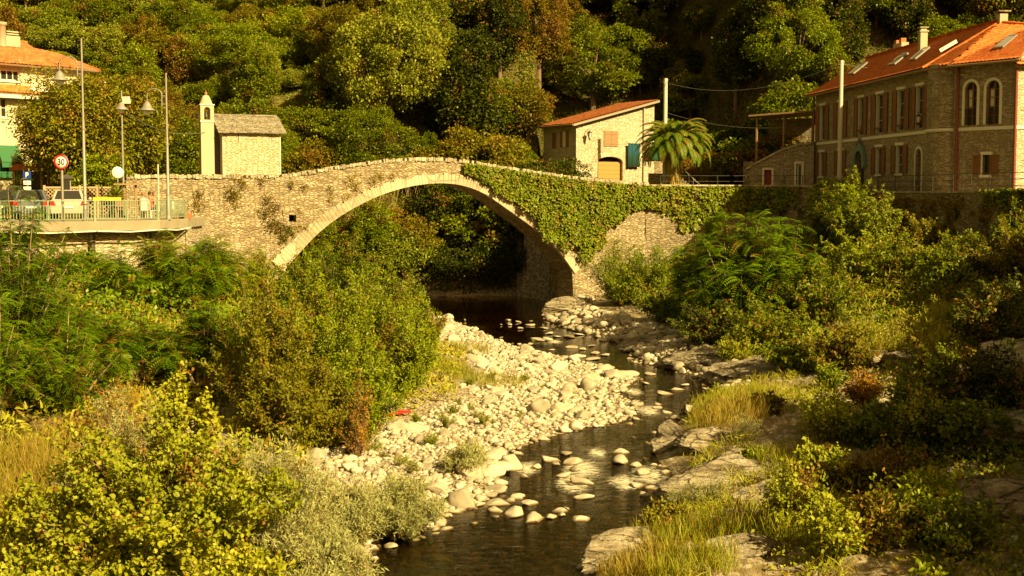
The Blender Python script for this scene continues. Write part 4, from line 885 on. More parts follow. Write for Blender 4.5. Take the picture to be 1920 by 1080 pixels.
# dormer opening: a flat black sheet stands in for the shade inside
P = [on_plane(*z4(*c), e0, nA) for c in ((1040, 232), (1130, 180), (1140, 165), (1080, 178))]; mb = MB(); nl = Matrix.Rotation(-FA.rz, 3, 'Z') @ nA; P = [Vector(toA(p)) for p in P]
mb.add([p + nl * .1 for p in P], [(0, 1, 2, 3)]); mb.build('roof_opening_shade', M['black'], bh)
mb = MB(); mb.add([P[0] + nl * .12, P[1] + nl * .12, P[1] + nl * .32, P[0] + nl * .32], [(0, 1, 2, 3)]); mb.build('opening_edge', M['white'], bh)
ch = on_plane(*z4(937, 208), e0, nA); c = toA(ch); zt_ = zat(20 + 88 / 2.842, ch.y)
mb = MB(); mb.box(c[0] - .22, c[0] + .22, c[1] - .22, c[1] + .22, ch.z - .5, zt_ - .3); o = mb.build('chimney', M['greyplaster'], bh)
MB().box(c[0] - .28, c[0] + .28, c[1] - .28, c[1] + .28, zt_ - .3, zt_ - .22).box(c[0] - .18, c[0] + .18, c[1] - .18, c[1] + .18, zt_ - .22, zt_ - .05).box(c[0] - .27, c[0] + .27, c[1] - .27, c[1] + .27, zt_ - .05, zt_).build('chimney_cap', M['greyplaster'], o)
for px, py in ((1325, 52),):
    q = toA(pk); o = MB().box(q[0] - .25, q[0] + .25, q[1] - .1, q[1] + .35, RZ - .2, RZ + .45).build('chimney', M['greyplaster'], bh); MB().box(q[0] - .38, q[0] + .38, q[1] - .22, q[1] + .48, RZ + .55, RZ + .62).box(q[0] - .2, q[0] - .12, q[1], q[1] + .3, RZ + .45, RZ + .55).box(q[0] + .12, q[0] + .2, q[1], q[1] + .3, RZ + .45, RZ + .55).build('chimney_cap', M['slate'], o)
q = toA(FA.w(4.6, 4.3)); o = MB().box(q[0] - .8, q[0] + .8, q[1] - .2, q[1] + .3, RZ - .3, RZ + .55).build('chimney', M['greyplaster'], bh)
MB().box(q[0] - .7, q[0] - .3, q[1] - .15, q[1] + .2, RZ + .55, RZ + .8).build('chimney_pot', M['terracotta'], o); MB().box(q[0] + .2, q[0] + .6, q[1] - .15, q[1] + .2, RZ + .55, RZ + .85).build('chimney_pot', M['terracotta'], o)

# white fountain by the door, planters, railing
FP = FA.w(dA[0] + .55, -1.3); fz = hz(FP.x, FP.y)
t = thing('fountain', 'white stone wall fountain standing before the canopied door of the long stone house', 'fountain', (FP.x, FP.y, fz))
MB().lathe([(.05, 0), (.45, .02), (.42, .12), (.16, .25), (.13, .7), (.5, .95), (.55, 1.05), (.48, 1.05), (.1, .98)], (0, 0, 0), 16).build('basin', M['white'], t)
MB().lathe([(.09, 1.0), (.12, 1.3), (.30, 1.5), (.28, 1.55), (.08, 1.5), (.13, 1.75), (.08, 2.0), (.02, 2.1)], (0, 0, 0), 14).build('finial', M['white'], t)
for k, (u_, s_) in enumerate(((dA[1] + 1.6, 1.0), (dA[1] + 2.6, .8), (dA[1] + 3.8, 1.0))):
    p = FA.w(u_, -1.6); z0 = hz(p.x, p.y); t = thing('potted_plant', ['potted green shrub nearest the white fountain', 'small potted shrub between two larger pots by the house', 'potted shrub in a terracotta tub near the arched door'][k], 'potted plant', (p.x, p.y, z0), 0, 'pots along the house front')
    MB().lathe([(.16 * s_, 0), (.26 * s_, .4 * s_), (.30 * s_, .42 * s_), (.30 * s_, .48 * s_), (.24 * s_, .46 * s_)], (0, 0, 0), 14).build('pot', M['terracotta'], t)
    P, D, N, cc, tt = cluster_crown(np.random.default_rng(40 + k), .45 * s_, .8 * s_, .4 * s_, 14, 40, .1); leafmesh('pot_leaves', M['f_mid'], P, D, N, .12, .06, 'd', parent=t, tint=tt)
def railing(name, label, fr, u0, u1, z, m='darkmetal', h=1.0, bars=3, step=2.0, v=.2, r=.018, group=None, pick=0):
    t = thing(name, label, 'railing', tuple(fr.w(u0, v, z)), fr.rz, group); L = u1 - u0; mb = MB()
    for k in range(bars): zz = h * (k + 1) / bars; mb.tube([(0, 0, zz), (L, 0, zz)], r, 5)
    mb.build('rail', M[m], t); n = max(1, round(L / step))
    for k in range(n + 1): MB().tube([(L * k / n, 0, -.1), (L * k / n, 0, h)], r * 1.5, 6).build('post', M[m], t)
    return t
railing('railing', 'thin dark railing on the wall in front of the palm and stairs', W2[0], 1.0, W2[0].L, 7.95, h=.75, bars=2)
railing('railing', 'thin dark railing before the doors of the sloping annex', W2[1], 0, W2[1].L, 7.98, h=.7, bars=2)
railing('railing', 'dark three bar railing on the terrace before the long house', W2[3], 0.0, W2[3].L, 7.62, h=.95, bars=3)
railing('railing', 'dark three bar railing ending at the right edge of the photo', W2[4], 0.0, W2[4].L, 7.65, h=.95, bars=3)
p = W2[2].w(W2[2].L - .2, .2, 0); MB_ = MB().box(-.2, .2, -.2, .2, -.2, .75).box(-.24, .24, -.24, .24, .75, .83); o = MB_.build('gate_pillar', M['concrete']); o.location = (p.x, p.y, 7.6); props(o, 'short pale pillar at the start of the long house railing', 'pillar')

# ------------------------------------------------------------ annex with sloping coping, shed
PX0 = at(1404, 350, 97.5); PX1 = at(1525, 350, 94.6); FX = Frame((PX0.x, PX0.y), (PX1.x, PX1.y))
an = thing('stone_annex', 'low stone annex with sloping coping, one red door and one white framed door', 'building', (PX0.x, PX0.y, 0), FX.rz)
def fx(x, y): return FX.uz(*z4(x, y))
d1 = (fx(106, 0)[0], fx(146, 0)[0], 6.8, fx(120, 848)[1]); d2 = (fx(278, 0)[0], fx(308, 0)[0], 6.8, fx(290, 815)[1])
prof = [fx(0, 850), fx(60, 815), fx(180, 752), (FX.uz(*z4(290, 716))[0], fx(290, 716)[1]), (FX.L, fx(350, 712)[1])]
mb = MB(); zf = lambda u: float(np.interp(u, [p[0] for p in prof], [p[1] for p in prof]))
brk = sorted({0, FX.L, d1[0], d1[1], d2[0], d2[1], *[p[0] for p in prof if 0 < p[0] < FX.L]})
for a, b in zip(brk[:-1], brk[1:]):
    zl = 6.4; c = (a + b) / 2
    for q in (d1, d2):
        if q[0] < c < q[1]: zl = q[3]
    mb.prism([(a, zl), (b, zl), (b, zf(b)), (a, zf(a))], (0, .45))
mb.build('wall', M['house'], an)
mb = MB()
for p, q in zip(prof[:-1], prof[1:]): mb.prism([(p[0], p[1] + .001), (q[0], q[1] + .001), (q[0], q[1] + .17), (p[0], p[1] + .17)], (-.1, .5))
mb.build('coping', M['coping'], an)
for q, mm in ((d1, 'red'), (d2, 'white')):
    mb = MB(); mb.box(q[0] - .15, q[0], -.04, .1, 6.8, q[3] + .15); mb.box(q[1], q[1] + .15, -.04, .1, 6.8, q[3] + .15); mb.box(q[0], q[1], -.04, .1, q[3], q[3] + .15); o = mb.build('door_frame', M['white'], an)
    mb = MB(); mb.box(q[0], q[1], .15, .2, 6.8, q[3]); mb.box(q[0] + .08, q[1] - .08, .135, .15, 7.0, 7.9); mb.box(q[0] + .08, q[1] - .08, .135, .15, 8.05, q[3] - .15); o = mb.build('door', M[mm], an); MB().ball((q[1] - .08, .12, 7.9), .03, 6).build('handle', M['grey'], o)
    if mm == 'white': MB().box(q[0] + .12, q[1] - .12, .12, .134, 7.9, q[3] - .1).build('pane', M['glass'], o)
c = FX.uz(*z4(255, 800)); mb = MB(); ringmb(mb, c[0] - .75, c[0] + .75, c[1], c[1], .12, -.03, .1, 12, False); mb.build('relieving_arch', M['coping'], an)
def fr_at(px0, Y0, px1, Y1): a = at(px0, 350, Y0); b = at(px1, 350, Y1); return Frame((a.x, a.y), (b.x, b.y))
FS = fr_at(1410, 101, 1526, 98.5); sh = thing('open_shed', 'dark open shed with a thin flat roof on the slope above the annex', 'shed', (FS.a.x, FS.a.y, 0), FS.rz)
za = FS.uz(1410, 219)[1]; zb_ = FS.uz(1522, 210)[1]; mb = MB(); mb.prism([(-.2, za), (FS.L + .1, zb_), (FS.L + .1, zb_ + .12), (-.2, za + .12)], (-.4, 4)); mb.build('roof', M['wood'], sh)
for u_ in (.3, FS.L * .5, FS.L - .2): MB().box(u_ - .06, u_ + .06, 0, .12, za - 3.4, za + (zb_ - za) * u_ / FS.L).build('post', M['wood'], sh)
MB().box(0.05, FS.L, 3.2, 3.4, za - 3.4, za - .05).build('back_wall', M['retain'], sh)
o = MB().box(-.6, FS.L + .5, -.3, 4.2, 6.5, za - 3.35).build('stone_terrace', M['retain']); o.location = FS.a; o.rotation_euler.z = FS.rz; props(o, 'dark stone terrace block carrying the open shed', 'terrace')
lantern(sh, (FS.uz(*z4(290, 655))[0], -.1, za - 2.0), 1.3)

# ------------------------------------------------------------ small pale stone house with the garage arch
def z3(x, y): return (980 + x / 3.84, 130 + y / 3.84)
H0 = at(1080, 350, 108); be = R(30); He = Vector((math.cos(be), math.sin(be), 0)); Hn = Vector((-math.sin(be), math.cos(be), 0))
FG = Frame((H0.x, H0.y), (H0.x + He.x, H0.y + He.y)); LG = FG.uz(1226, 300)[0]; FG.L = LG
dd = 4.6
sh2 = thing('garage_house', 'small pale stone house with a single slope tiled roof and arched orange garage door', 'house', (H0.x, H0.y, 0), be)
fg = lambda x, y: FG.uz(*z3(x, y)); GG = 6.9
zc0 = fg(384, 388)[1]; zc1 = fg(930, 232)[1]; zr = lambda u: zc0 + (zc1 - zc0) * u / LG
ga = (fg(540, 700)[0], fg(718, 700)[0]); gz = fg(630, 628)[1]; gs = fg(540, 665)[1]
wz = (fg(632, 556)[1], fg(632, 443)[1]); wu = (fg(583, 500)[0], fg(685, 500)[0])
mb = MB(); brk = sorted({0.0, LG, *ga})
for a, b in zip(brk[:-1], brk[1:]):
    zl = GG - .5 if not (ga[0] < (a + b) / 2 < ga[1]) else gz
    mb.prism([(a, zl), (b, zl), (b, zr(b)), (a, zr(a))], (0, .45))
spandrel(mb, ga[0], ga[1], gs, gz, .001, .44, rise=gz - gs - .001, top=gz); mb.build('front_wall', M['garage'], sh2)
mb = MB(); mb.box(0.002, .45, .45, dd, GG - .5, zc0); mb.prism([(.0, GG - .5), (LG, GG - .5), (LG, zc1), (0, zc0)], (dd, dd + .4)); mb.box(LG - .45, LG - .002, .45, dd, GG - .5, zr(LG - .45)); mb.build('wall', M['garage'], sh2)
mb = MB(); n = 12; rc_ = gz - gs; xc = sum(ga) / 2; rw_ = (ga[1] - ga[0]) / 2
for i in range(n):
    a, b = math.pi * i / n, math.pi * (i + 1) / n
    mb.prism([(xc + rw_ * math.cos(a), gs + rc_ * math.sin(a)), (xc + (rw_ + .28) * math.cos(a), gs + (rc_ + .28) * math.sin(a)), (xc + (rw_ + .28) * math.cos(b), gs + (rc_ + .28) * math.sin(b)), (xc + rw_ * math.cos(b), gs + rc_ * math.sin(b))], (-.04, .05))
mb.box(ga[1], ga[1] + .28, -.04, .05, GG, gs); mb.build('door_arch', M['voussoir'], sh2)
mb = MB(); mb.prism([(ga[0], GG), (ga[1], GG), (ga[1], gs), (ga[0], gs)], (.3, .36))
for k in range(9): mb.box(ga[0] + .04, ga[1] - .04, .275, .3, GG + .08 + k * (gs - GG - .05) / 9, GG + (k + 1) * (gs - GG - .05) / 9)
o = mb.build('garage_door', M['doorwood'], sh2); MB().box(xc - .14, xc + .14, .255, .272, GG + 1.0, GG + 1.45).build('notice', M['signwhite'], o); MB().box(xc - .06, xc + .06, .248, .254, GG + 1.15, GG + 1.32).build('notice_mark', M['black'], o)
MB().box(ga[0], ga[1], .5, .55, gs - .02, gz).build('fanlight', M['black'], sh2)
MB().box(wu[0], wu[1], -.04, .01, *wz).box(wu[0] + .02, (wu[0] + wu[1]) / 2 - .02, -.06, -.04, wz[0] + .02, wz[1] - .02).box((wu[0] + wu[1]) / 2 + .02, wu[1] - .02, -.06, -.04, wz[0] + .02, wz[1] - .02).box(wu[0] + .05, wu[1] - .05, -.08, -.06, wz[0] + .2, wz[0] + .28).box(wu[0] + .05, wu[1] - .05, -.08, -.06, wz[1] - .28, wz[1] - .2).build('window_shutter', M['wood'], sh2)
p = fg(455, 450); lantern(sh2, (p[0], -.02, p[1] + .05), 1.5)
p = fg(870, 400); MB().tube([(p[0], -.1, zr(p[0]) - .1), (p[0], -.1, GG)], .09, 8).build('downpipe', M['greyplaster'], sh2)
# shaded side (local x = 0 plane), windows measured on it
FGs = Frame((H0.x + Hn.x * 10, H0.y + Hn.y * 10), (H0.x, H0.y))
def side(x, y): u, z = FGs.uz(*z3(x, y)); return 10 - u, z
for nm, (x0, x1, y0, y1), mt in (('shutter', (216, 241, 458, 568), 'shutter'), ('shutter', (274, 291, 450, 562), 'shutter'), ('window', (292, 312, 448, 560), 'white'), ('shutter', (313, 332, 441, 558), 'shutter'), ('dark_hole_patch', (215, 243, 700, 758), 'black')):  # black patch stands in for the dark inside of a small hole
    a = side(x0, y0); b = side(x1, y1); MB().box(-.06 if mt != 'black' else -.03, .002, min(a[0], b[0]), max(a[0], b[0]), min(a[1], b[1]), max(a[1], b[1])).build(nm, M[mt], sh2)
ov = .55
q0 = FG.w(-ov, -.45, zr(-ov) + .12); q1 = FG.w(LG + .2, -.45, zr(LG + .2) + .12); q2 = FG.w(LG + .2, dd + .7, zr(LG + .2) + .12); q3 = FG.w(-ov, dd + .7, zr(-ov) + .12)
roof_panel('roof', [q0, q3, q2, q1], (q3, q0), M['tile_old'], sh2, tile=.26, row=.38)
mb = MB(); mb.prism([(-ov, zr(-ov) - .12), (LG + .2, zr(LG + .2) - .12), (LG + .2, zr(LG + .2) + .02), (-ov, zr(-ov) + .02)], (-.5, -.40)); mb.build('fascia', M['grey'], sh2)
mb = MB(); mb.tube([(-ov - .05, -.45, zr(-ov)), (-ov - .05, dd + .6, zr(-ov))], .07, 6); mb.build('gutter', M['wood'], sh2)
# hangings right of the house, colours darkened for the shade they hang in
def hang(name, label, cols, x0, x1, y0, y1, v=-.3):
    a = fg(x0, y0); b = fg(x1, y1); n = 10; V = []; F = []
    m, nt, out = mat(name + '_cloth'); vv_ = coords(nt, kind='Generated'); sx = nd(nt, 'ShaderNodeSeparateXYZ'); nt.links.new(vv_, sx.inputs[0]); nn = noise_(nt, vv_, 4, 4, .6, 1.5)
    f = math_(nt, 'MULTIPLY_ADD', nn.outputs[0], .5, math_(nt, 'MULTIPLY', sx.outputs[2], .8)); bsdf(nt, out, ramp(nt, f, [(.2 + .6 * i / (len(cols) - 1), c) for i, c in enumerate(cols)]), .8)
    mb = MB()
    for i in range(n):
        u0_, u1_ = a[0] + (b[0] - a[0]) * i / n, a[0] + (b[0] - a[0]) * (i + 1) / n; w0, w1 = v - .05 * math.sin(i * 1.7), v - .05 * math.sin((i + 1) * 1.7)
        mb.add([(u0_, w0, b[1]), (u1_, w1, b[1]), (u1_, w1, a[1]), (u0_, w0, a[1]), (u0_, w0 + .02, b[1]), (u1_, w1 + .02, b[1]), (u1_, w1 + .02, a[1]), (u0_, w0 + .02, a[1])], [(0, 1, 2, 3), (7, 6, 5, 4), (3, 2, 6, 7), (0, 4, 5, 1)])
    mb.tube([(a[0] - .1, v, a[1]), (b[0] + .1, v, a[1])], .03, 6)
    o = mb.build(name, m); o.location = (H0.x, H0.y, 0); o.rotation_euler.z = be; props(o, label, 'banner', 'painted banners beside the small house'); return o
hang('painted_banner', 'tall blue and green painted banner hanging at the corner of the small house', [(.008, .01, .006), (.004, .03, .012), (.008, .05, .04), (.012, .07, .10)], 745, 829, 535, 705)
hang('painted_banner', 'small red and yellow painted banner half hidden by the palm leaves', [(.10, .015, .01), (.16, .04, .01), (.14, .10, .02)], 866, 908, 530, 655, -.2)
hang('painted_banner', 'plain dark green banner just left of the palm trunk', [(.01, .04, .015), (.015, .07, .025), (.01, .05, .02)], 914, 985, 580, 652, -.2)
# stone hut wall behind palm
o = MB().box(0, 2.6, 0, .5, 6.5, 10.2).box(2.6, 7.5, -.3, .6, 6.5, 8.4).build('garden_wall', M['retain']); o.location = FG.w(LG + .15, .8); o.rotation_euler.z = be - .25; props(o, 'dark stone garden wall behind the palm beside the small house', 'garden wall')
# stairs
s0 = at(1318, 345, 104); st = thing('stone_stairs', 'worn stone stairs with iron handrail climbing behind the palm tree', 'stairs', (s0.x, s0.y, 6.95), R(180 - 12))
mb = MB()
for k in range(11): mb.box(k * .20, k * .20 + .21, -1.2, .6, -.3, .19 * (k + 1) - .002 * k)
mb.box(2.2, 4.2, -1.2, .6, -.3, 2.09); mb.build('steps', M['stairs'], st)
mb = MB(); mb.tube([(-.1, .62, 0), (-.1, .62, .95), (2.2, .62, 3.05), (3.6, .62, 3.05)], .03, 6); [mb.tube([(x_, .62, max(0, x_ * .95)), (x_, .62, max(0, x_ * .95) + .95)], .02, 5) for x_ in (.7, 1.5, 2.2)]; mb.build('handrail', M['grey'], st)
# poles and wires
def pole(name, label, px, pyt, pyb, Y, r0, r1, m='poles'):
    p = at(px, pyt, Y); b = hz(p.x, p.y); t = thing(name, label, 'utility pole', (p.x, p.y, b)); H = p.z - b
    MB().tube([(0, 0, -.3), (0, 0, H)], [r0, r1], 12).build('shaft', M[m], t); MB().tube([(-.2, 0, H - .25), (.2, 0, H - .25)], .03, 6).ball((.15, 0, H - .12), .06, 8).build('bracket', M['grey'], t); return p
pp1 = pole('utility_pole', 'pale concrete utility pole rising behind the palm tree', 1248, 147, 345, 104, .19, .15)
pp2 = pole('utility_pole', 'tall pale utility pole in front of the long stone house', 1578, 113, 345, 83, .15, .12)
def wire(name, label, a, b, sag, r=.02):
    a, b = Vector(a), Vector(b); o = MB().tube([a.lerp(b, t / 24) + Vector((0, 0, -4 * sag * (t / 24) * (1 - t / 24))) for t in range(25)], r, 4).build(name, M['cable']); props(o, label, 'cable'); return o
wire('overhead_cable', 'sagging cable strung between the two pale utility poles', pp1 + Vector((0, 0, -.3)), pp2 + Vector((0, 0, -.2)), 1.1)
wire('overhead_cable', 'cable running from the tall pole towards the long house roof', pp2 + Vector((0, 0, -.1)), FA.w(3.0, 3.0, 16.2), .2)
wire('overhead_cable', 'lower faint cable crossing the trees behind the palm pole', pp1 + Vector((0, 0, -2.6)), FA.w(1.0, 0, 12.4), .7, .014)

# ------------------------------------------------------------ chapel and bell tower
c0 = FB.uz(422, 300)[0]; c1 = FB.uz(533, 300)[0]
ZE = FB.uz(450, 252)[1] + .12; YV = .5
cu0 = c0; cL = c1 - c0 - .1; cD = 3.2
cw_ = FB.w(cu0, YV); cha = thing('chapel', 'small roadside chapel of pale stone with a slate roof and open arched porch', 'chapel', (cw_.x, cw_.y, 0), AL)
zb0 = 7.3; zrg = ZE + .95
mb = MB(); mb.box(0, cL, 0, .4, zb0 - .2, ZE); mb.box(0.002, cL - .002, cD - .4, cD, zb0 - .2, ZE); mb.prism([(.4, zb0 - .2), (cD - .4, zb0 - .2), (cD - .4, ZE), (cD, ZE), (cD / 2, zrg), (0, ZE), (.4, ZE)], (cL - .4, cL), 'x'); mb.build('wall', M['chapel'], cha)
# porch face with a round arch, plastered
mb = MB(); ya, yb2 = .62, cD - .62; zs_ = ZE - .75; r = (yb2 - ya) / 2
mb.box(-.03, .35, .004, ya, zb0 - .2, ZE); mb.box(-.03, .35, yb2, cD + .02, zb0 - .2, ZE)
n = 12
for i in range(n):
    a, b = math.pi * i / n, math.pi * (i + 1) / n; y0, y1 = cD / 2 - r * math.cos(a), cD / 2 - r * math.cos(b); za_, zb_2 = zs_ + r * math.sin(a), zs_ + r * math.sin(b)
    g = lambda y: ZE + (zrg - ZE) * (1 - abs(y - cD / 2) / (cD / 2)) - .01
    mb.prism([(y0, za_), (y1, zb_2), (y1, g(y1)), (y0, g(y0))], (-.03, .35), 'x')
mb.prism([(-.02, ZE), (ya, ZE), (ya, ZE + (zrg - ZE) * ya / (cD / 2) - .01)], (-.03, .35), 'x'); mb.prism([(cD + .02, ZE), (yb2, ZE), (yb2, ZE + (zrg - ZE) * ya / (cD / 2) - .01)], (-.03, .35), 'x')
mb.build('porch_arch', M['greyplaster'], cha)
MB().box(.36, cL - .36, .42, cD - .42, zb0 - .1, zb0 + .1).box(1.3, 1.4, .42, cD - .42, zb0, ZE).build('interior', M['greyplaster'], cha)
MB().box(cL - .01, cL + .03, -.02, .08, zb0 - .2, ZE).build('corner_strip', M['white'], cha)
mb = MB(); rg = random.Random(3)
for sgn in (0, 1):       # rows of overlapping slate slabs
    rows_ = 9
    for j in range(rows_):
        y0 = -.28 + (cD / 2 + .28) * j / rows_; x_ = -.30; zz = ZE - .05 + (zrg - ZE + .1) * j / rows_
        while x_ < cL + .28:
            wd = rg.uniform(.18, .5); wd = min(wd, cL + .35 - x_); sl_ = math.atan((zrg - ZE) / (cD / 2)); yy = y0 + .13 + rg.uniform(-.02, .02); yc = yy if sgn == 0 else cD - yy
            mb.obox((x_ + wd / 2, yc, zz + .09 + rg.uniform(-.012, .015)), (wd * .97, .30, .035), rx=(sl_ - .10) * (1 if sgn == 0 else -1), ry=rg.uniform(-.02, .02)); x_ += wd
mb.tube([(-.25, cD / 2, zrg + .13), (cL + .25, cD / 2, zrg + .13)], .07, 6)
mb.add([(-.22, -.2, ZE), (cL + .22, -.2, ZE), (cL + .22, cD / 2, zrg + .02), (-.22, cD / 2, zrg + .02), (cL + .22, cD + .2, ZE), (-.22, cD + .2, ZE)], [(0, 1, 2, 3), (3, 2, 4, 5)])
mb.build('slate_roof', M['slate'], cha)
for u_ in (fx_ for fx_ in (.9, cL - .5)): MB().box(u_, u_ + .03, -.03, .0, ZE - .55, ZE - .05).build('iron_tie', M['darkmetal'], cha)
tw = at(388.5, 333, 77.3); bt = thing('bell_tower', 'slender plastered bell tower with a pointed cap beside the chapel', 'bell tower', (tw.x, tw.y, 7.3), AL - .05)
W_ = .37; zL = zat(229, 77.3) - 7.3; zT = zat(198, 77.3) - 7.3; zP = zat(178, 77.3) - 7.3
MB().box(-W_, W_, -W_, W_, -.2, zL).build('shaft', M['greyplaster'], bt)
MB().box(-W_ - .04, W_ + .04, -W_ - .04, W_ + .04, zL, zL + .06).box(-W_ - .05, W_ + .05, -W_ - .05, W_ + .05, zT, zT + .06).build('ledge', M['white'], bt)
mb = MB()
for sx_ in (-1, 1):
    for sy in (-1, 1): mb.obox((sx_ * (W_ - .09), sy * (W_ - .09), (zL + zT) / 2 + .03), (.2, .2, zT - zL - .06))
for sgn in (-1, 1):
    tmp = MB(); spandrel(tmp, -W_ + .19, W_ - .19, zT - .17 - (W_ - .19) * .6, zT, sgn * W_ - (.2 if sgn > 0 else 0), sgn * W_ + (0 if sgn > 0 else .2), top=zT); mb.add(tmp.v, tmp.f)
    tmp.v = [(y, x, z) for x, y, z in tmp.v]; mb.add(tmp.v, [f[::-1] for f in tmp.f])
mb.box(-W_ + .01, W_ - .01, -W_ + .01, W_ - .01, zL + .06, zL + .12); mb.build('belfry', M['greyplaster'], bt)
MB().lathe([(.02, .34), (.07, .30), (.09, .16), (.14, .04), (.15, 0), (.01, .02)], (0, 0, zL + .28), 12).build('bell', M['darkmetal'], bt)
MB().lathe([(.40, zT + .06), (.36, zT + .12), (.30, zT + .30), (.18, zT + .55), (.09, zP - .02), (.07, zP)], (0, 0, 0), 16).build('cap', M['greyplaster'], bt)
MB().ball((0, 0, zP + .08), .09, 10).tube([(0, 0, zP + .1), (0, 0, zP + .28)], .02, 5).build('finial', M['terracotta'], bt)
p = at(388, 247, 77.0); wire('overhead_cable', 'thin cable from the lamp posts to the bell tower', at(240, 213, 73), p, .5, .015)

# ------------------------------------------------------------ cream house on the left
def z1(x, y): return (x / 2.7, 40 + y / 2.7)
h0 = at(-160, 350, 80); h1 = at(62, 350, 86); FL = Frame((h0.x, h0.y), (h1.x, h1.y))
lh = thing('cream_house', 'cream plastered house with tiled roofs and green awning behind the car park', 'house', (FL.a.x, FL.a.y, 0), FL.rz)
fl = lambda x, y: FL.uz(*z1(x, y)); L1 = FL.L; ZG = 6.3
zlow = fl(60, 345)[1]; zmid = fl(0, 320)[1]
u2 = FL.uz(178, 200)[0]; zup = FL.uz(100, 124)[1]
wA = [(fl(-60, 0)[0], fl(24, 0)[0], *(lambda a, b: (a, b))(fl(10, 485)[1], fl(10, 390)[1]))]
aw = (fl(-40, 0)[0], fl(70, 0)[0], fl(30, 745)[1], fl(30, 640)[1])
mb = MB(); wall_holes(mb, 0, L1, ZG - .5, zlow, [wA[0], (aw[0], aw[1] - .2, aw[2], aw[3])], 0, .4); mb.box(L1 - .4, L1 - .001, .4, 6, ZG - .5, zlow); mb.build('wall', M['ochre'], lh)
window(lh, wA[0][0], wA[0][1], wA[0][2], wA[0][3], .15, (2, 1)); window(lh, aw[0], aw[1] - .2, aw[2], aw[3], .2, (2, 1))
MB().box(-.05, L1 + .03, -.04, .0, ZG - .5, fl(20, 625)[1] + .55).build('lower_wall_band', M['plaster'], lh)
uw = (fl(-60, 0)[0], fl(126, 0)[0], fl(60, 293)[1], fl(60, 242)[1])
mb = MB(); wall_holes(mb, 0, u2, zlow, zup + .1, [uw], .8, 1.2); mb.box(u2 - .4, u2 - .001, 1.2, 7, zlow, zup); mb.box(fl(128, 0)[0], fl(160, 0)[0], .74, .8, zlow, zup); mb.build('upper_wall', M['plaster'], lh)
o = window(lh, uw[0], uw[1], uw[2], uw[3], .95, (5, 0), sill=False)
for k in range(6):
    w_ = (uw[1] - uw[0]) / 6; MB().box(uw[0] + k * w_ + .06, uw[0] + k * w_ + w_ * .42, .955, .957, uw[2] + .1, uw[3] - .08).build('curtain', M['plaster'], o)
MB().box(uw[0] - .1, uw[1] + .1, .7, .8, uw[2] - .14, uw[2]).build('sill', M['white'], lh)
mb = MB(); mb.box(fl(130, 0)[0], u2 + 1.4, -.3, .9, zlow - .05, zlow + .15); mb.build('balcony', M['white'], lh)
b0_, b1_ = FL.uz(160, 160)[0], FL.uz(200, 160)[0]; mb = MB(); zr0 = FL.uz(180, 167)[1]; zr1 = FL.uz(180, 152)[1]
mb.box(b0_, b1_, .0, .08, zr1 - .06, zr1)
for k in range(14): x = b0_ + (b1_ - b0_) * k / 13; mb.box(x - .02, x + .02, .02, .06, zr0 - .1, zr1 - .06)
mb.box(b0_, b1_, -.2, .5, zr0 - .25, zr0 - .1); mb.build('balcony_railing', M['white'], lh)
# roofs
er = FL.uz(112, 126)[0]; ea = FL.w(-1, .1, zup - .02); eb = FL.w(er, .1, zup - .02); ra = FL.w(-1, 4.6, zup + 1.9); rb = FL.w(er + .4, 4.6, zup + 1.9)
roof_panel('roof', [ea, eb, rb, ra], (ea, eb), M['tile_old'], lh, tile=.26, row=.4)
e2_ = FL.w(FL.uz(190, 126)[0], .15, zup - .05); rc2 = FL.w(FL.uz(172, 103)[0] - .3, 3.6, zup + 1.2); rb2 = FL.w(er + .3, 3.6, zup + 1.4)
roof_panel('roof', [eb, e2_, rc2, rb2], (eb, e2_), M['tile_old'], lh, tile=.26, row=.4); ridge_caps(lh, [ra, rb], M['tile_old']); ridge_caps(lh, [rb2, rc2, e2_], M['tile_old'], .09)
lz = fl(90, 365)[1]; la = FL.w(-1, -.7, lz); lb = FL.w(FL.uz(67, 176)[0], -.7, lz - .02); lc = FL.w(FL.uz(67, 158)[0], .78, lz + .62); ld = FL.w(-1, .78, lz + .62)
roof_panel('porch_roof', [la, lb, lc, ld], (la, lb), M['tile'], lh, tile=.26, row=.36)
MB().box(-1, FL.uz(66, 176)[0], -.65, .0, lz - .35, lz - .12).build('cornice', M['white'], lh)
mb = MB(); c = FL.uz(60, 90); mb.lathe([(.28, zup + 1.0), (.28, zup + 2.75), (.36, zup + 2.78), (.36, zup + 2.95)], (c[0], 3.6, 0), 12); mb.build('chimney', M['greyplaster'], lh)
c = FL.uz(77, 90); MB().box(c[0] - .5, c[0] + .5, 3.3, 4.0, zup + 1.4, zup + 2.1).box(c[0] - .42, c[0] + .42, 3.35, 3.9, zup + 2.18, zup + 2.26).box(c[0] - .42, c[0] + .42, 3.35, 3.9, zup + 2.34, zup + 2.42).build('chimney', M['greyplaster'], lh)
c = FL.uz(-2, 70); MB().tube([(c[0], 3.4, zup + 1), (c[0], 3.4, zup + 3.6)], .16, 10).build('chimney', M['white'], lh)
mb = MB(); a, b = aw[0], aw[1]; zt_, zb_ = fl(30, 628)[1], fl(30, 712)[1]
for k in range(8):
    u0_, u1_ = a + (b - a) * k / 8, a + (b - a) * (k + 1) / 8; mb.add([(u0_, -.1, zt_), (u1_, -.1, zt_), (u1_, -.7, zb_), (u0_, -.7, zb_), (u0_, -.72, zb_ - .35), (u1_, -.72, zb_ - .35)], [(0, 3, 2, 1), (3, 4, 5, 2)])
mb.tube([(a, -.7, zb_), (b, -.7, zb_)], .03, 6); mb.build('awning', M['awning'], lh)
for k in range(3): c = a + (b - a) * (.25 + .27 * k); o = shutter(lh, c - .35, c + .35, zb_ - 1.0, zb_ - .1, -.3, 'awning')

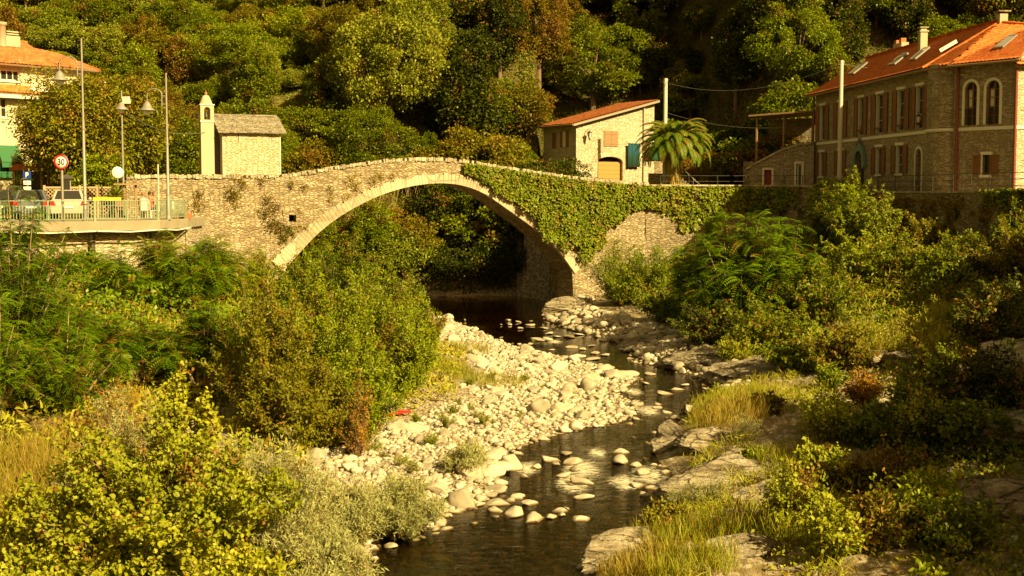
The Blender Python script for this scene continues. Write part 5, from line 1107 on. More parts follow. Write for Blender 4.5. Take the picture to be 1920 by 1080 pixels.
# ------------------------------------------------------------ things on the terrace
def gpt(px, Y, z=6.32): p = at(px, 355, Y); return Vector((p.x, Y, z))
FT = [Frame(a, b) for a, b in zip(E[:-1], E[1:])]
for k, f_ in enumerate(FT):
    lab = ['pale green picket railing hidden behind the leaves at the far left', 'pale green railing in front of the parked cars', 'pale green railing between the tall lamp post and the benches', 'pale green railing at the rounded end of the terrace'][k]
    t = thing('terrace_railing', lab, 'railing', tuple(f_.w(0, .15, ZT)), f_.rz); L = f_.L; us_ = 0 if k else L - 6
    MB().tube([(us_, 0, .95), (L, 0, .95)], .022, 6).tube([(us_, 0, .72), (L, 0, .72)], .012, 4).tube([(us_, 0, .1), (L, 0, .1)], .018, 5).build('rail', M['fence'], t)
    mb = MB(); n = int((L - us_) / (.13 if k < 3 else .12))
    for i in range(n): x = us_ + (i + .5) * (L - us_) / n; mb.box(x - .016, x + .016, -.01, .01, .1, .72 if k < 2 else .94)
    mb.build('pickets', M['fence'], t)
    for i in range(int((L - us_) / 1.5) + 1): x = us_ + (L - us_) * i / max(1, int((L - us_) / 1.5)); MB().box(x - .025, x + .025, -.025, .025, -.3, .97).build('post', M['fence'], t)
f_ = Frame((E[-1].x, E[-1].y), (E[-1].x - 1.0, E[-1].y + 4)); t = thing('terrace_railing', 'short return of pale green railing where the terrace meets the bridge', 'railing', tuple(f_.w(0, .1, ZT)), f_.rz)
mb = MB().tube([(0, 0, .95), (4, 0, .95)], .022, 6).tube([(0, 0, .1), (4, 0, .1)], .018, 5); mb.build('rail', M['fence'], t); mb = MB(); [mb.box(i * .13, i * .13 + .03, -.01, .01, .1, .94) for i in range(30)]; mb.build('pickets', M['fence'], t)
def arm_lamp(name, label, px, Y, pyt, pya, xl, pyl, reach):
    p = gpt(px, Y); H = at(px, pyt, Y).z - ZT; t = thing(name, label, 'street lamp', tuple(p)); za = at(px, pya, Y).z - ZT
    MB().tube([(0, 0, 0), (0, 0, 1.2), (0, 0, 1.22), (0, 0, H * .55), (0, 0, H * .56), (0, 0, H)], [.10, .09, .075, .065, .05, .045], 10).lathe([(.13, 0), (.13, .1), (.10, .2)]).lathe([(.085, 1.15), (.1, 1.2), (.085, 1.25)]).lathe([(.07, H * .5), (.08, H * .51), (.07, H * .52)]).build('post', M['lamp_grey'], t)
    r = reach / 2; pts = [(-.22, 0, za - .55), (-.22, 0, za)] + [(-.22 - r + r * math.cos(math.pi * i / 12), 0, za + r * .85 * math.sin(math.pi * i / 12)) for i in range(1, 13)] + [(-.22 - 2 * r, 0, za - .35)]
    MB().tube(pts, .028, 6).tube([(0, 0, za - .45), (-.22, 0, za - .45)], .025, 5).tube([(0, 0, za - .05), (-.22, 0, za - .05)], .025, 5).build('arm', M['lamp_grey'], t)
    x = -.22 - 2 * r; MB().lathe([(.04, -.3), (.13, -.38), (.2, -.48), (.24, -.62), (.40, -.72), (.40, -.76), (.22, -.74), (.02, -.70)], (x, 0, za), 18).build('lamp_shade', M['lamp_grey'], t)
    MB().lathe([(.20, -.76), (.18, -.88), (.10, -.96), (.01, -.98)], (x, 0, za), 14).build('lamp_glass', M['signwhite'], t)
arm_lamp('street_lamp', 'tallest curved arm street lamp beside the speed sign', 159, 62.3, 72, 120, 117, 143, .82)
arm_lamp('street_lamp', 'curved arm street lamp at the right end of the terrace railing', 315, 65.5, 137, 178, 284, 200, .72)
p = gpt(231.5, 74); t = thing('street_lamp', 'short street lamp with a floodlight in front of the browning chestnut', 'street lamp', tuple(p)); H = at(231, 170, 74).z - ZT
MB().tube([(0, 0, 0), (0, 0, H)], [.07, .045], 8).build('post', M['lamp_grey'], t); zl = at(231, 207, 74).z - ZT
MB().lathe([(.04, .45), (.12, .38), (.2, .2), (.38, .06), (.38, .02), (.2, .03)], (.03, -.15, zl), 16).build('lamp_shade', M['lamp_grey'], t); MB().lathe([(.18, .02), (.14, -.1), (.01, -.16)], (.03, -.15, zl), 12).build('lamp_glass', M['signwhite'], t)
mb = MB().obox((.28, -.1, at(240, 188, 74).z - ZT), (.42, .14, .36), rz=-.2, rx=.3); o = mb.build('floodlight', M['signwhite'], t)
# speed sign
p = gpt(117, 61.8); t = thing('speed_sign', 'round white 30 speed limit sign with a red ring', 'road sign', tuple(p)); zc = at(115, 304, 61.8).z - ZT
MB().tube([(0, 0, -.3), (0, 0, zc + .2)], .06, 10).build('post', M['grey'], t)
Rr = .335
def disc(mb, r, y0, y1, z, r_in=None, seg=40, x=0):
    if r_in is None: return mb.lathe([(1e-4, y0), (r, y0), (r, y1), (1e-4, y1)], (x, 0, z), seg, 'y')
    return mb.lathe([(r_in, y0), (r, y0), (r, y1), (r_in, y1), (r_in, y0)], (x, 0, z), seg, 'y')
o = disc(MB(), Rr, -.10, -.075, zc).build('plate', M['signwhite'], t)
disc(MB(), Rr, -.108, -.101, zc, .255).build('red_ring', M['signred'], o)
def text(s_, size, loc, par, m, name='lettering', bold=.0):
    cu = bpy.data.curves.new(name, 'FONT'); cu.body = s_; cu.size = size; cu.align_x = 'CENTER'; cu.align_y = 'CENTER'; cu.extrude = .003; cu.offset = bold
    ob = bpy.data.objects.new('tmp', cu); COL.objects.link(ob); dg = bpy.context.evaluated_depsgraph_get(); me = bpy.data.meshes.new_from_object(ob.evaluated_get(dg)); bpy.data.objects.remove(ob); me.materials.clear(); me.materials.append(M[m])
    me.transform(Matrix.Translation(loc) @ Matrix.Rotation(math.pi / 2, 4, 'X') @ Matrix.Scale(.82, 4, (1, 0, 0))); o = bpy.data.objects.new(name, me); COL.objects.link(o); o.parent = par; return o
text('30', .40, (0, -.106, zc), o, 'black', 'lettering', .008)
# parking sign with plates
p = gpt(52, 72); t = thing('parking_sign', 'blue parking sign above two small white plates at the left', 'road sign', tuple(p)); zc = at(52, 329, 72).z - ZT
MB().tube([(0, 0, 0), (0, 0, zc + .2)], .04, 8).build('post', M['grey'], t); o = MB().box(-.22, .22, -.07, -.05, zc - .22, zc + .22).build('plate', M['blue'], t); text('P', .42, (0, -.075, zc), o, 'signwhite', 'lettering', .006)
for k in (0, 1): o = MB().box(-.20, .20, -.07, -.05, zc - .5 - k * .32, zc - .28 - k * .32).build('info_plate', M['signwhite'], t)
# round mirror
p = gpt(221, 72); t = thing('round_mirror', 'round white traffic mirror above the lattice fence', 'traffic mirror', tuple(p)); zc = at(221, 324, 72).z - ZT
MB().tube([(0, 0, 0), (0, 0, zc)], .035, 8).build('post', M['grey'], t); MB().lathe([(1e-4, -.10), (.15, -.09), (.28, -.06), (.33, -.02), (.30, .02), (1e-4, .05)], (0, 0, zc), 32, 'y').build('mirror', M['signwhite'], t)
p = gpt(297, 66.5); t = thing('pole', 'thin bare metal pole between the two people and the end lamp', 'pole', tuple(p)); MB().tube([(0, 0, 0), (0, 0, at(297, 308, 66.5).z - ZT)], .04, 8).build('shaft', M['poles'], t)
MB().lathe([(.09, 0), (.09, .02), (.045, .04)], (0, 0, 0), 10).build('base_plate', M['grey'], t)
p = gpt(321, 66.3); t = thing('junction_box', 'small pale junction box on the foot of the end lamp', 'junction box', tuple(p)); z_ = at(321, 385, 66).z - ZT; MB().box(-.1, .1, -.08, .08, z_ - .2, z_ + .2).build('casing', M['white'], t, .01); MB().box(-.05, .05, -.05, .05, 0, z_ - .2).build('stand', M['grey'], t)
# information kiosk
p = gpt(124, 66.5); t = thing('notice_kiosk', 'narrow grey notice kiosk with a small pitched roof behind the speed sign', 'kiosk', tuple(p), .5); z_ = at(124, 335, 66.5).z - ZT
MB().box(-.22, .22, -.10, .10, .55, z_).build('cabinet', M['lamp_grey'], t); MB().prism([(-.36, z_), (.36, z_), (.30, z_ + .08), (0, z_ + .24), (-.30, z_ + .08)], (-.25, .25)).build('roof', M['darkmetal'], t); [MB().box(s_ * .2 - .03, s_ * .2 + .03, -.03, .03, 0, .55).build('leg', M['lamp_grey'], t) for s_ in (-1, 1)]
MB().box(-.17, .17, -.115, -.101, .7, z_ - .1).build('panel', M['glass'], t)
# shelter roof by the house
p = gpt(60, 78); t = thing('shelter', 'small dark shelter with tiled roof at the foot of the cream house', 'shelter', tuple(p)); z_ = at(50, 318, 78).z - ZT
MB().prism([(-1.0, z_ - .05), (1.1, z_ - .05), (.8, z_ + .3), (-.7, z_ + .3)], (-.8, .8)).build('roof', M['tile_old'], t)
for a_, b_ in ((-.8, -.6), (.8, -.6), (-.8, .6), (.8, .6)): MB().box(a_ - .07, a_ + .07, b_ - .07, b_ + .07, 0, z_ - .05).build('post', M['wood'], t)
MB().box(-.7, .7, .5, .56, 0, z_ - .1).build('back_panel', M['darkmetal'], t)
# lattice fence
A_ = gpt(83, 69.5); B_ = gpt(215, 71); fr = Frame((A_.x, A_.y), (B_.x, B_.y)); t = thing('lattice_fence', 'diagonal wooden lattice fence screening the terrace cafe', 'fence', tuple(A_), fr.rz); L = fr.L; hz_ = at(150, 351, 70).z - ZT
mb = MB()
for k in range(-9, int(L / .2) + 1):
    for sg in (1, -1):
        x0 = k * .2; x1 = x0 + hz_ - .2; a, b = (x0, x1) if sg > 0 else (x1, x0); z0, z1_ = .15, hz_ - .05
        t0_, t1_ = 0, 1
        def cl(a, b):
            lo, hi = 0.0, 1.0
            for lim, s_ in ((0, 1), (L, -1)):
                fa_, fb_ = (a - lim) * s_, (b - lim) * s_
                if fa_ < 0 and fb_ < 0: return None
                if fa_ < 0: lo = max(lo, fa_ / (fa_ - fb_))
                if fb_ < 0: hi = min(hi, fa_ / (fa_ - fb_))
            return (lo, hi) if hi > lo else None
        c = cl(a, b)
        if c: P0 = Vector((a + (b - a) * c[0], .012 * sg, z0 + (z1_ - z0) * c[0])); P1 = Vector((a + (b - a) * c[1], .012 * sg, z0 + (z1_ - z0) * c[1])); d = P1 - P0; mb.obox((P0 + P1) / 2, (d.length, .018, .035), ry=-math.atan2(d.z, d.x))
mb.build('lattice', M['lattice'], t)
for k in range(5): MB().box(L * k / 4 - .06, L * k / 4 + .06, -.06, .06, 0, hz_ + .1).build('post', M['lattice'], t)
MB().box(0, L, -.04, .04, hz_ - .05, hz_ + .03).build('top_rail', M['lattice'], t)
mb = MB(); mb.box(L - .1, L + 1.2, -.3, .3, hz_ + .12, hz_ + .2); [mb.box(x - .06, x + .06, -.06, .06, 0, hz_ + .12) for x in (L + .5, L + 1.1)]; mb.build('gate_frame', M['wood'], t)
p = gpt(192, 68.5); o = MB().prism([(0, 0), (.5, .03), (1.0, 0), (1.45, .02), (1.45, .17), (1.0, .16), (.5, .19), (0, .16)], (-.01, .01)).build('yellow_banner', M['yellow']); o.location = (p.x - .5, p.y, at(190, 376, 68.5).z); props(o, 'yellow banner tied across the lattice fence', 'banner')
# a spiky cordyline behind the fence
t = thing('spiky_plant', 'spiky rosette plant standing beneath the round mirror', 'plant', tuple(gpt(215, 70.5)))
MB().tube([(0, 0, 0), (.05, 0, 1.1)], [.09, .07], 8).build('trunk', M['bark'], t)
rng = np.random.default_rng(5); n = 90; D = norm(rdir(n, rng) + np.array([0, 0, .5])); leafmesh('spiky', M['f_mid'], np.tile([.05, 0, 1.15], (n, 1)), D, rdir(n, rng) + np.array([0, 0, .4]), rng.uniform(.5, .8, n), .06, 'b', rng, parent=t, obj='leaves')

# ------------------------------------------------------------ cars
def paint(name, c): return plain(name, c, .25, .15, .6, var=.03, bump=0)
def car(name, label, loc, rz, col, hatch=True, cat='car', L=4.2, W=1.72, H=1.45):
    t = thing(name, label, cat, loc, rz, 'cars parked on the terrace'); m = paint(name + '_paint', col); hw = W / 2
    # side outline (y along the car, rear at y=0 facing the river)
    sec = [(0.02, .35, .42), (.0, .62, .80), (.06, .92, .86), (.30, 1.0, .86), (1.2, 1.0, .86), (L - 1.15, .98, .86), (L - .35, .86, .84), (L - .02, .70, .78), (L, .40, .74)]
    prof = [(.05, .28), (.0, .40), (.0, .62), (.05, .88), (.10, .96), (L - 1.25, .95), (L - .4, .84), (L - .05, .68), (L, .45), (L - .06, .28)]
    n = len(prof); V = []; F = []
    inset = [(0.0, .93), (.06, 1.0), (.94, 1.0), (1.0, .93)]
    xs = [-hw, -hw + .06, hw - .06, hw]
    for x, k in zip(xs, (.90, 1, 1, .90)):
        cz = .6
        for y, z in prof: V.append((x, L / 2 + (y - L / 2) * (.985 if k < 1 else 1), cz + (z - cz) * (k if z > cz else 1)))
    for i in range(3):
        for j in range(n): a = i * n + j; b = i * n + (j + 1) % n; F.append((a, b, b + n, a + n))
    F += [tuple(range(n))[::-1], tuple(range(3 * n, 4 * n))]
    o = MB().add(V, F).build('body', m, t, .03)
    # cabin
    y0, y1, y2, y3 = (.12, .50, L - 2.15, L - 1.35) if hatch else (.75, 1.2, L - 2.3, L - 1.5); zb, zt_ = .95, H; k = .80
    V = [(-hw + .08, y0, zb), (hw - .08, y0, zb), (hw * k - .08, y1, zt_), (-hw * k + .08, y1, zt_), (-hw + .08, y3, zb), (hw - .08, y3, zb), (hw * k - .08, y2, zt_), (-hw * k + .08, y2, zt_)]
    MB().add(V, [(0, 1, 2, 3), (5, 4, 7, 6), (3, 2, 6, 7), (1, 5, 6, 2), (4, 0, 3, 7)]).build('cabin', m, t, .05)
    def inq(q, s, off):
        c = sum((Vector(p) for p in q), Vector()) / 4; nrm = (Vector(q[1]) - Vector(q[0])).cross(Vector(q[3]) - Vector(q[0])).normalized(); return [c + (Vector(p) - c) * s + nrm * off for p in q]
    for nm, q in (('rear_window', (V[0], V[1], V[2], V[3])), ('windscreen', (V[5], V[4], V[7], V[6])), ('side_window', (V[1], V[5], V[6], V[2])), ('side_window', (V[4], V[0], V[3], V[7]))):
        MB().add(inq(q, .82, .012), [(0, 1, 2, 3)]).build(nm, M['glass'], t)
    for sx_ in (-1, 1):
        MB().prism([(sx_ * (hw - .30), .68), (sx_ * (hw - .05), .68), (sx_ * (hw - .05), .93), (sx_ * (hw - .2), .90)][::sx_], (-.015, .03)).build('tail_light', M['signred'], t)
        for yy in (.75, L - .8):
            w_ = MB().lathe([(.18, -.1), (.31, -.1), (.32, -.06), (.32, .06), (.31, .1), (.18, .1)], (sx_ * (hw - .08), yy, .32), 20, 'x').build('wheel', M['rubber'], t); MB().lathe([(.01, -.105), (.19, -.1), (.19, .1), (.01, .105)], (sx_ * (hw - .08), yy, .32), 14, 'x').build('rim', M['grey'], w_)
        MB().ball((sx_ * (hw + .08), L - 1.6, 1.0), .09, 8).build('wing_mirror', m, t)
    MB().box(-hw + .05, hw - .05, -.05, .06, .30, .52).build('bumper', m, t, .02)
    MB().box(-.26, .26, -.065, -.052, .56, .67).build('number_plate', M['signwhite'], t); return t
car('parked_car', 'silver white hatchback seen from behind next to the speed sign', tuple(gpt(127, 65.5)), .27, (.40, .38, .32))
car('parked_car', 'blue grey hatchback parked left of the white one', tuple(gpt(57, 65.6)), .30, (.10, .12, .14))
car('parked_car', 'dark car cut off by the left edge of the photo', tuple(gpt(-6, 66.5)), .36, (.02, .02, .022), hatch=False)
car('parked_car', 'black car with raised roofline parked in the row behind', tuple(gpt(38, 76)), .5, (.015, .015, .018), L=4.5, H=1.7)

# ------------------------------------------------------------ seated people on the terrace
def person(label, px, Y, shirt, hair, turn, pants, lean=.05, sk=(.42, .24, .14)):
    p = gpt(px, Y); t = thing('person', label, 'person', tuple(p), turn)
    V = [(0, 0, .50), (0, .02, .66), (0, .03 + lean, .86), (0, .02 + lean, .99), (0, lean, 1.08), (0, -.01 + lean, 1.12)]; E_ = [(i, i + 1) for i in range(5)]; Rd = [(.165, .13), (.15, .11), (.17, .115), (.14, .09), (.06, .06), (.055, .055)]
    def chain(start, pts, rs):
        b = len(V); prev = start
        for q, r in zip(pts, rs): V.append(q); Rd.append((r, r)); E_.append((prev, len(V) - 1)); prev = len(V) - 1
        return prev
    for sx_ in (-1, 1):
        e = chain(3, [(sx_ * .17, .02 + lean, .99), (sx_ * .23, .02 + lean, .90), (sx_ * .25, -.04, .72), (sx_ * .20, -.22, .68), (sx_ * .16, -.30, .68)], [.07, .055, .042, .034, .028])
        for k, (dx, dz) in enumerate(((-.03, .01), (-.015, .0), (0, -.002), (.015, -.006))): chain(e, [(sx_ * .16 + dx, -.35, .675 + dz), (sx_ * .16 + dx, -.38 + .004 * k, .66 + dz)], [.010, .008])
        chain(e, [(sx_ * .13, -.31, .69), (sx_ * .12, -.34, .69)], [.011, .009])
        chain(0, [(sx_ * .10, -.05, .50), (sx_ * .12, -.42, .50), (sx_ * .12, -.43, .10), (sx_ * .12, -.54, .05)], [.10, .075, .05, .04])
    me = bpy.data.meshes.new('body'); me.from_pydata(V, E_, []); ob = link('body', me, t); me.materials.append(plain('skin_' + label[:6], sk, .6, var=.05, bump=0))
    md = ob.modifiers.new('skin', 'SKIN'); 
    for i, r in enumerate(Rd): me.skin_vertices[0].data[i].radius = r
    me.skin_vertices[0].data[0].use_root = True; s2 = ob.modifiers.new('sub', 'SUBSURF'); s2.levels = 1; s2.render_levels = 2
    hd = MB().lathe([(1e-4, -.125), (.045, -.12), (.066, -.09), (.077, -.04), (.083, .02), (.08, .06), (.062, .10), (.03, .122), (1e-4, .127)], (0, 0, 0), 18)
    hd.v = [(x, y * 1.15, z) for x, y, z in hd.v]; hd.lathe([(.004, .03), (.012, .0), (.018, -.025), (.004, -.035)], (0, -.095, -.005), 8)
    for sx_ in (-1, 1): hd.ball((sx_ * .082, .005, -.005), .022, 8, 1.4)
    h = hd.build('head', me.materials[0], t); h.location = (0, lean - .01, 1.24)
    for sx_ in (-1, 1): MB().ball((sx_ * .03, -.087, .012), .010, 8).build('eye', M['black'], h)
    MB().obox((0, -.088, -.055), (.045, .012, .012)).build('mouth', M['red'], h)
    hr = MB().lathe([(.088, -.03), (.093, .03), (.088, .075), (.068, .115), (.03, .138), (1e-4, .142)], (0, .018, 0), 18); hr.v = [(x, y * 1.12, z + (.04 if y < -.03 and z < .06 else 0)) for x, y, z in hr.v]; hr.build('hair', plain('hair_' + label[:6], hair, .7, var=.3, scale=30), h)
    sh = MB().lathe([(.17, .50), (.165, .62), (.185, .86), (.18, .95), (.10, 1.04), (.07, 1.06)], (0, 0, 0), 18); sh.v = [(x, y * .74 + .02 + lean * (z - .5) * 1.6, z) for x, y, z in sh.v]
    for sx_ in (-1, 1): sh.tube([(sx_ * .14, .02 + lean, .985), (sx_ * .22, .02 + lean, .92), (sx_ * .255, -.01, .80)], [.075, .07, .058], 10)
    sh.build('shirt', plain('shirt_' + label[:6], shirt, .85, var=.08), t)
    tr = MB()
    for sx_ in (-1, 1): tr.tube([(sx_ * .09, .06, .5), (sx_ * .12, -.2, .51), (sx_ * .12, -.44, .49), (sx_ * .12, -.44, .12)], [.12, .105, .085, .07], 10)
    tr.build('trousers', plain('trousers_' + label[:6], pants, .85, var=.1), t)
    c = thing('chair', {'w': 'white plastic chair under the person in the pale shirt', 'r': 'white plastic chair under the person in red', 'b': 'white plastic chair under the person in the orange top'}[label[0]] if label[0] in 'wrb' else label, 'chair', tuple(p), turn, 'chairs on the terrace')
    MB().box(-.22, .22, -.25, .22, .38, .41).build('seat', M['white'], c, .01); MB().box(-.2, .2, .22, .25, .41, .85).build('backrest', M['white'], c, .01)
    for a, b in ((-.2, -.22), (.2, -.22), (-.2, .2), (.2, .2)): MB().box(a - .02, a + .02, b - .02, b + .02, 0, .38).build('leg', M['white'], c)
    return t
person('white shirted person sitting with back to the river, hair cut short', 268, 68.2, (.55, .48, .46), (.28, .14, .06), R(200), (.1, .1, .14))
person('red shirted dark haired person sitting beside the one in white', 282, 68.4, (.50, .02, .02), (.03, .018, .012), R(150), (.05, .05, .07))
person('bare armed person in an orange top seated at the right of the table', 291, 69.2, (.42, .20, .10), (.16, .08, .04), R(100), (.12, .1, .08))
p = gpt(278, 70); t = thing('cafe_table', 'small dark round table by the seated people on the terrace', 'table', tuple(p)); MB().lathe([(.01, .70), (.4, .70), (.4, .73), (.01, .73)], (0, 0, 0), 20).build('tabletop', M['darkmetal'], t); MB().tube([(0, 0, .02), (0, 0, .7)], .03, 8).build('leg', M['darkmetal'], t); MB().lathe([(.25, 0), (.24, .03), (.03, .05)], (0, 0, 0), 14).build('base', M['darkmetal'], t)
p = gpt(243, 70); t = thing('long_bench', 'low dark bench left of the seated people near the stone wall', 'bench', tuple(p)); MB().box(-.8, .8, -.2, .2, .42, .47).build('seat', M['wood'], t); [MB().box(x_ - .04, x_ + .04, -.18, .18, 0, .42).build('leg', M['wood'], t) for x_ in (-.7, .7)]; MB().box(-.8, .8, .2, .24, .55, .9).build('backrest', M['wood'], t)
for k, (px, c_) in enumerate(((337, 'terracotta'), (347, 'terracotta'))):
    p = gpt(px, 68.0); o = MB().prism([(-.25, 0), (.25, 0), (.3, .26), (-.3, .26)], (-.12, .12)).build('planter', M[c_]); o.location = p + Vector((0, 0, .0)); props(o, ['reddish trough planter nearer the end lamp behind the railing', 'reddish trough planter at the very end of the terrace railing'][k], 'planter', 'trough planters at the terrace end')

# ------------------------------------------------------------ river stones
m, nt, out = mat('river_stone')
oi = nd(nt, 'ShaderNodeObjectInfo'); geo = nd(nt, 'ShaderNodeNewGeometry'); pos = geo.outputs['Position']; at_ = nd(nt, 'ShaderNodeAttribute', attribute_name='tint')
na = noise_(nt, pos, 2.2, 5, .62); nb = noise_(nt, pos, 14, 5, .7); f = math_(nt, 'ADD', math_(nt, 'MULTIPLY', oi.outputs['Random'], .35), math_(nt, 'MULTIPLY', at_.outputs['Fac'], .45)); f = math_(nt, 'MULTIPLY_ADD', na.outputs[0], .45, f)
col = ramp(nt, f, [(.22, (.13, .11, .075)), (.4, (.28, .24, .17)), (.6, (.42, .37, .27)), (.85, (.56, .51, .40))]); col = mixc(nt, .55, col, ramp(nt, nb.outputs[0], [(.3, .55), (.65, 1.0)]), 'MULTIPLY')
sx = nd(nt, 'ShaderNodeSeparateXYZ'); nt.links.new(pos, sx.inputs[0]); wet = ramp(nt, math_(nt, 'MULTIPLY_ADD', sx.outputs[2], 8.0, .1), [(.2, 0.0), (.55, 1.0)]); col = mixc(nt, wet, (.10, .065, .022), col)
bsdf(nt, out, col, ramp(nt, wet, [(0, .25), (1, .9)]), nb.outputs[0], .35, .02, .25); M['stone'] = m
def ico(sub):
    import bmesh
    bm = bmesh.new(); bmesh.ops.create_icosphere(bm, subdivisions=sub, radius=1); V = np.array([v.co[:] for v in bm.verts]); F = np.array([[v.index for v in f.verts] for f in bm.faces]); bm.free(); return V, F
def stone_shape(sub, seed, flat=.62, rough=.28, ang=.0):
    V, F = ico(sub); o = seed * 7.7; d = 1 + rough * vnoise(V[:, 0] * 1.1 + o, V[:, 1] * 1.1, V[:, 2] * 1.1 + o) + rough * .4 * vnoise(V[:, 0] * 2.6 + o, V[:, 1] * 2.6, V[:, 2] * 2.6)
    V = V * d[:, None]
    if ang:
        for k in range(5): n = rdir(1, np.random.default_rng(seed * 10 + k))[0]; t = V @ n; V = V - np.outer(np.maximum(t - .62, 0), n) * ang
    V[:, 2] *= flat; return V, F
SM = []
for k in range(12):
    V, F = stone_shape(3, k, (.5, .62, .74)[k % 3], .34, 1.0); me = npmesh('boulder', V, F, np.full(len(F), .5), True); me.materials.append(M['stone']); SM.append(me)
nst = [0]
def boulder(p, r, label='pale rounded stone among the others on the gravel bar', group='larger river stones', sc_=(1, 1, 1), rz=None, name='river_stone', k=None, cat='stone'):
    o = bpy.data.objects.new(name, SM[random.randrange(12) if k is None else k]); COL.objects.link(o); o.location = p; s = random.uniform(.8, 1.25)
    o.scale = (r * s * sc_[0], r / s * sc_[1], r * random.uniform(.85, 1.1) * sc_[2]); o.rotation_euler = (random.uniform(-.2, .2), random.uniform(-.2, .2), random.uniform(0, 6.28) if rz is None else rz); props(o, label, cat, group); nst[0] += 1; return o
WS = [(1285, 420, 100), (1325, 450, 50), (1420, 440, 90), (1430, 480, 70), (1380, 388, 78), (1690, 378, 100), (1695, 432, 105), (1775, 460, 70), (1815, 500, 100), (1365, 518, 65), (1475, 550, 120), (1225, 470, 60), (1020, 560, 90), (1105, 635, 85), (1180, 665, 100), (1085, 725, 130), (1200, 760, 110), (1305, 745, 80), (1350, 708, 95), (1465, 757, 115), (1485, 635, 95), (995, 665, 140), (975, 710, 80), (765, 685, 70), (890, 675, 80), (650, 765, 80), (275, 925, 100), (240, 950, 110), (200, 975, 110), (400, 908, 85), (990, 745, 50), (770, 718, 70), (530, 830, 90), (590, 800, 80), (980, 595, 120), (930, 620, 70), (1150, 520, 60), (870, 600, 60), (1410, 565, 35), (1390, 700, 40), (1360, 735, 50), (1245, 750, 35)]
LW = {10: 'pale square topped boulder parting the riffle in mid stream', 1: 'small dark rounded stone beside two leaning boulders in the stream', 2: 'tall rounded pale boulder leaning over a smaller one in the stream', 15: 'broad smooth boulder in the row of stones at the head of the dark pool', 16: 'pointed boulder at the end of the stone row above the pool', 21: 'large round boulder at the back of the pool side stone row', 19: 'long flat stone barely above the water right of the stone row', 20: 'wedge shaped pale stone standing alone below the riffle', 29: 'low stone alone in the shallow at the lower left of the pool', 5: 'flat pale stone highest in the stream beyond the riffle'}
for i, (x, y, w_) in enumerate(WS):
    p = onz(600 + x / 3, 720 + y / 3 + w_ * .04, 0); r = w_ / 3 / 2 * p.y / FPX * 1.2; flat = .45 if i in (4, 5, 14, 18, 19, 29, 31) else .8
    boulder((p.x, p.y + r * .3, .05 * r), r, LW.get(i, 'pale boulder standing in the stream near the gravel bar'), None if i in LW else 'boulders standing in the stream', (1, .9, flat * 1.05), cat='boulder', name='stream_boulder')
o = boulder(tuple(onz(962, 883, 0.0) + Vector((0, .2, .1))), .38, 'jagged pale rock at the water edge with white streaks', None, (1.1, .8, 1.25), cat='rock', name='jagged_rock')
for x, y, w_ in [(1358, 155, 50), (1420, 165, 40), (1480, 182, 60), (1075, 178, 50), (1560, 200, 60), (1630, 248, 50), (1530, 265, 100), (1715, 308, 65), (1740, 360, 90), (1600, 322, 40), (1385, 335, 50), (1440, 335, 80), (1515, 335, 80), (1660, 368, 80), (1520, 388, 90), (1640, 408, 100), (1255, 252, 25), (1370, 180, 28), (1425, 200, 45), (1575, 150, 50), (1640, 170, 60), (1570, 265, 70), (1700, 250, 80), (1760, 235, 70), (1820, 300, 60), (1850, 340, 70), (1780, 320, 50), (1830, 375, 90), (1900, 350, 60), (1590, 230, 60), (1320, 180, 25), (1320, 252, 20), (1420, 290, 30), (1480, 290, 50), (1730, 395, 50)]:
    p = onz(500 + x / 3, 550 + y / 3, 0); r = w_ / 6 * p.y / FPX; boulder((p.x, p.y, .04), r, 'pale stone in the shallow water below the arch', 'stones in the shallows below the bridge', (1, .9, .5))
for x, y, w_ in [(265, 232, 62), (250, 270, 50), (325, 312, 88), (415, 277, 38), (300, 360, 36), (302, 375, 45), (340, 393, 45), (60, 450, 40), (185, 165, 40), (130, 240, 90), (210, 360, 100), (155, 300, 60)]:
    p = onz(1100 + x / 2.25, 600 + y / 2.25, 0); r = w_ / 4.5 * p.y / FPX; boulder((p.x, p.y, .03), r, 'pale low stone in the river opposite the bare rock shore', 'stones in the upper river bend', (1, .9, .5))
boulder(tuple(onz(1202, 915, -.06)), .42, 'brown submerged stone under the riffle', None, (1.2, .9, .4), cat='rock', name='submerged_stone')
# dense bar: the largest are objects, the rest one mass
rng = np.random.default_rng(21)
def ok_stones(n, ylo, yhi, rlo, rhi, power, cond):
    out = []
    while sum(len(o) for o in out) < n:
        x = rng.uniform(-18, 13, n * 4); y = rng.uniform(ylo, yhi, n * 4); k = cond(x, y); out.append(np.stack([x[k], y[k], rlo + (rhi - rlo) * rng.random(k.sum()) ** power], 1))
    return np.concatenate(out)[:n]
def onbar(x, y):
    dl = poly_d(x, y, LSH); dr = poly_d(x, y, RSH); ins = inside(x, y, RIVER)
    lim = 6.2 + 1.5 * vnoise(x * .3, y * .3, 1) - 2.8 * smooth(y, 62, 75); px = 960 + FPX * x / y
    return (((dl < dr) & (~ins) & (dl < lim)) | (ins & (np.minimum(dl, dr) < .35) & (rng.random(len(x)) < .5)) | (ins & (y > 50) & (y < 84) & (rng.random(len(x)) < .14 * (vnoise(x * .8, y * .4, 7) > -.1)))) & (px > 560)
def onright(x, y):
    dl = poly_d(x, y, LSH); dr = poly_d(x, y, RSH); ins = inside(x, y, RIVER); return (~ins) & (dr < dl) & (dr < 1.3 + 1.2 * smooth(y, 50, 60)) & (y > 46)
big = ok_stones(250, 26, 84, .18, .50, 2.8, onbar); med = ok_stones(1700, 26, 88, .10, .21, 1.5, onbar); small = ok_stones(15000, 25, 92, .04, .12, 1.3, onbar)
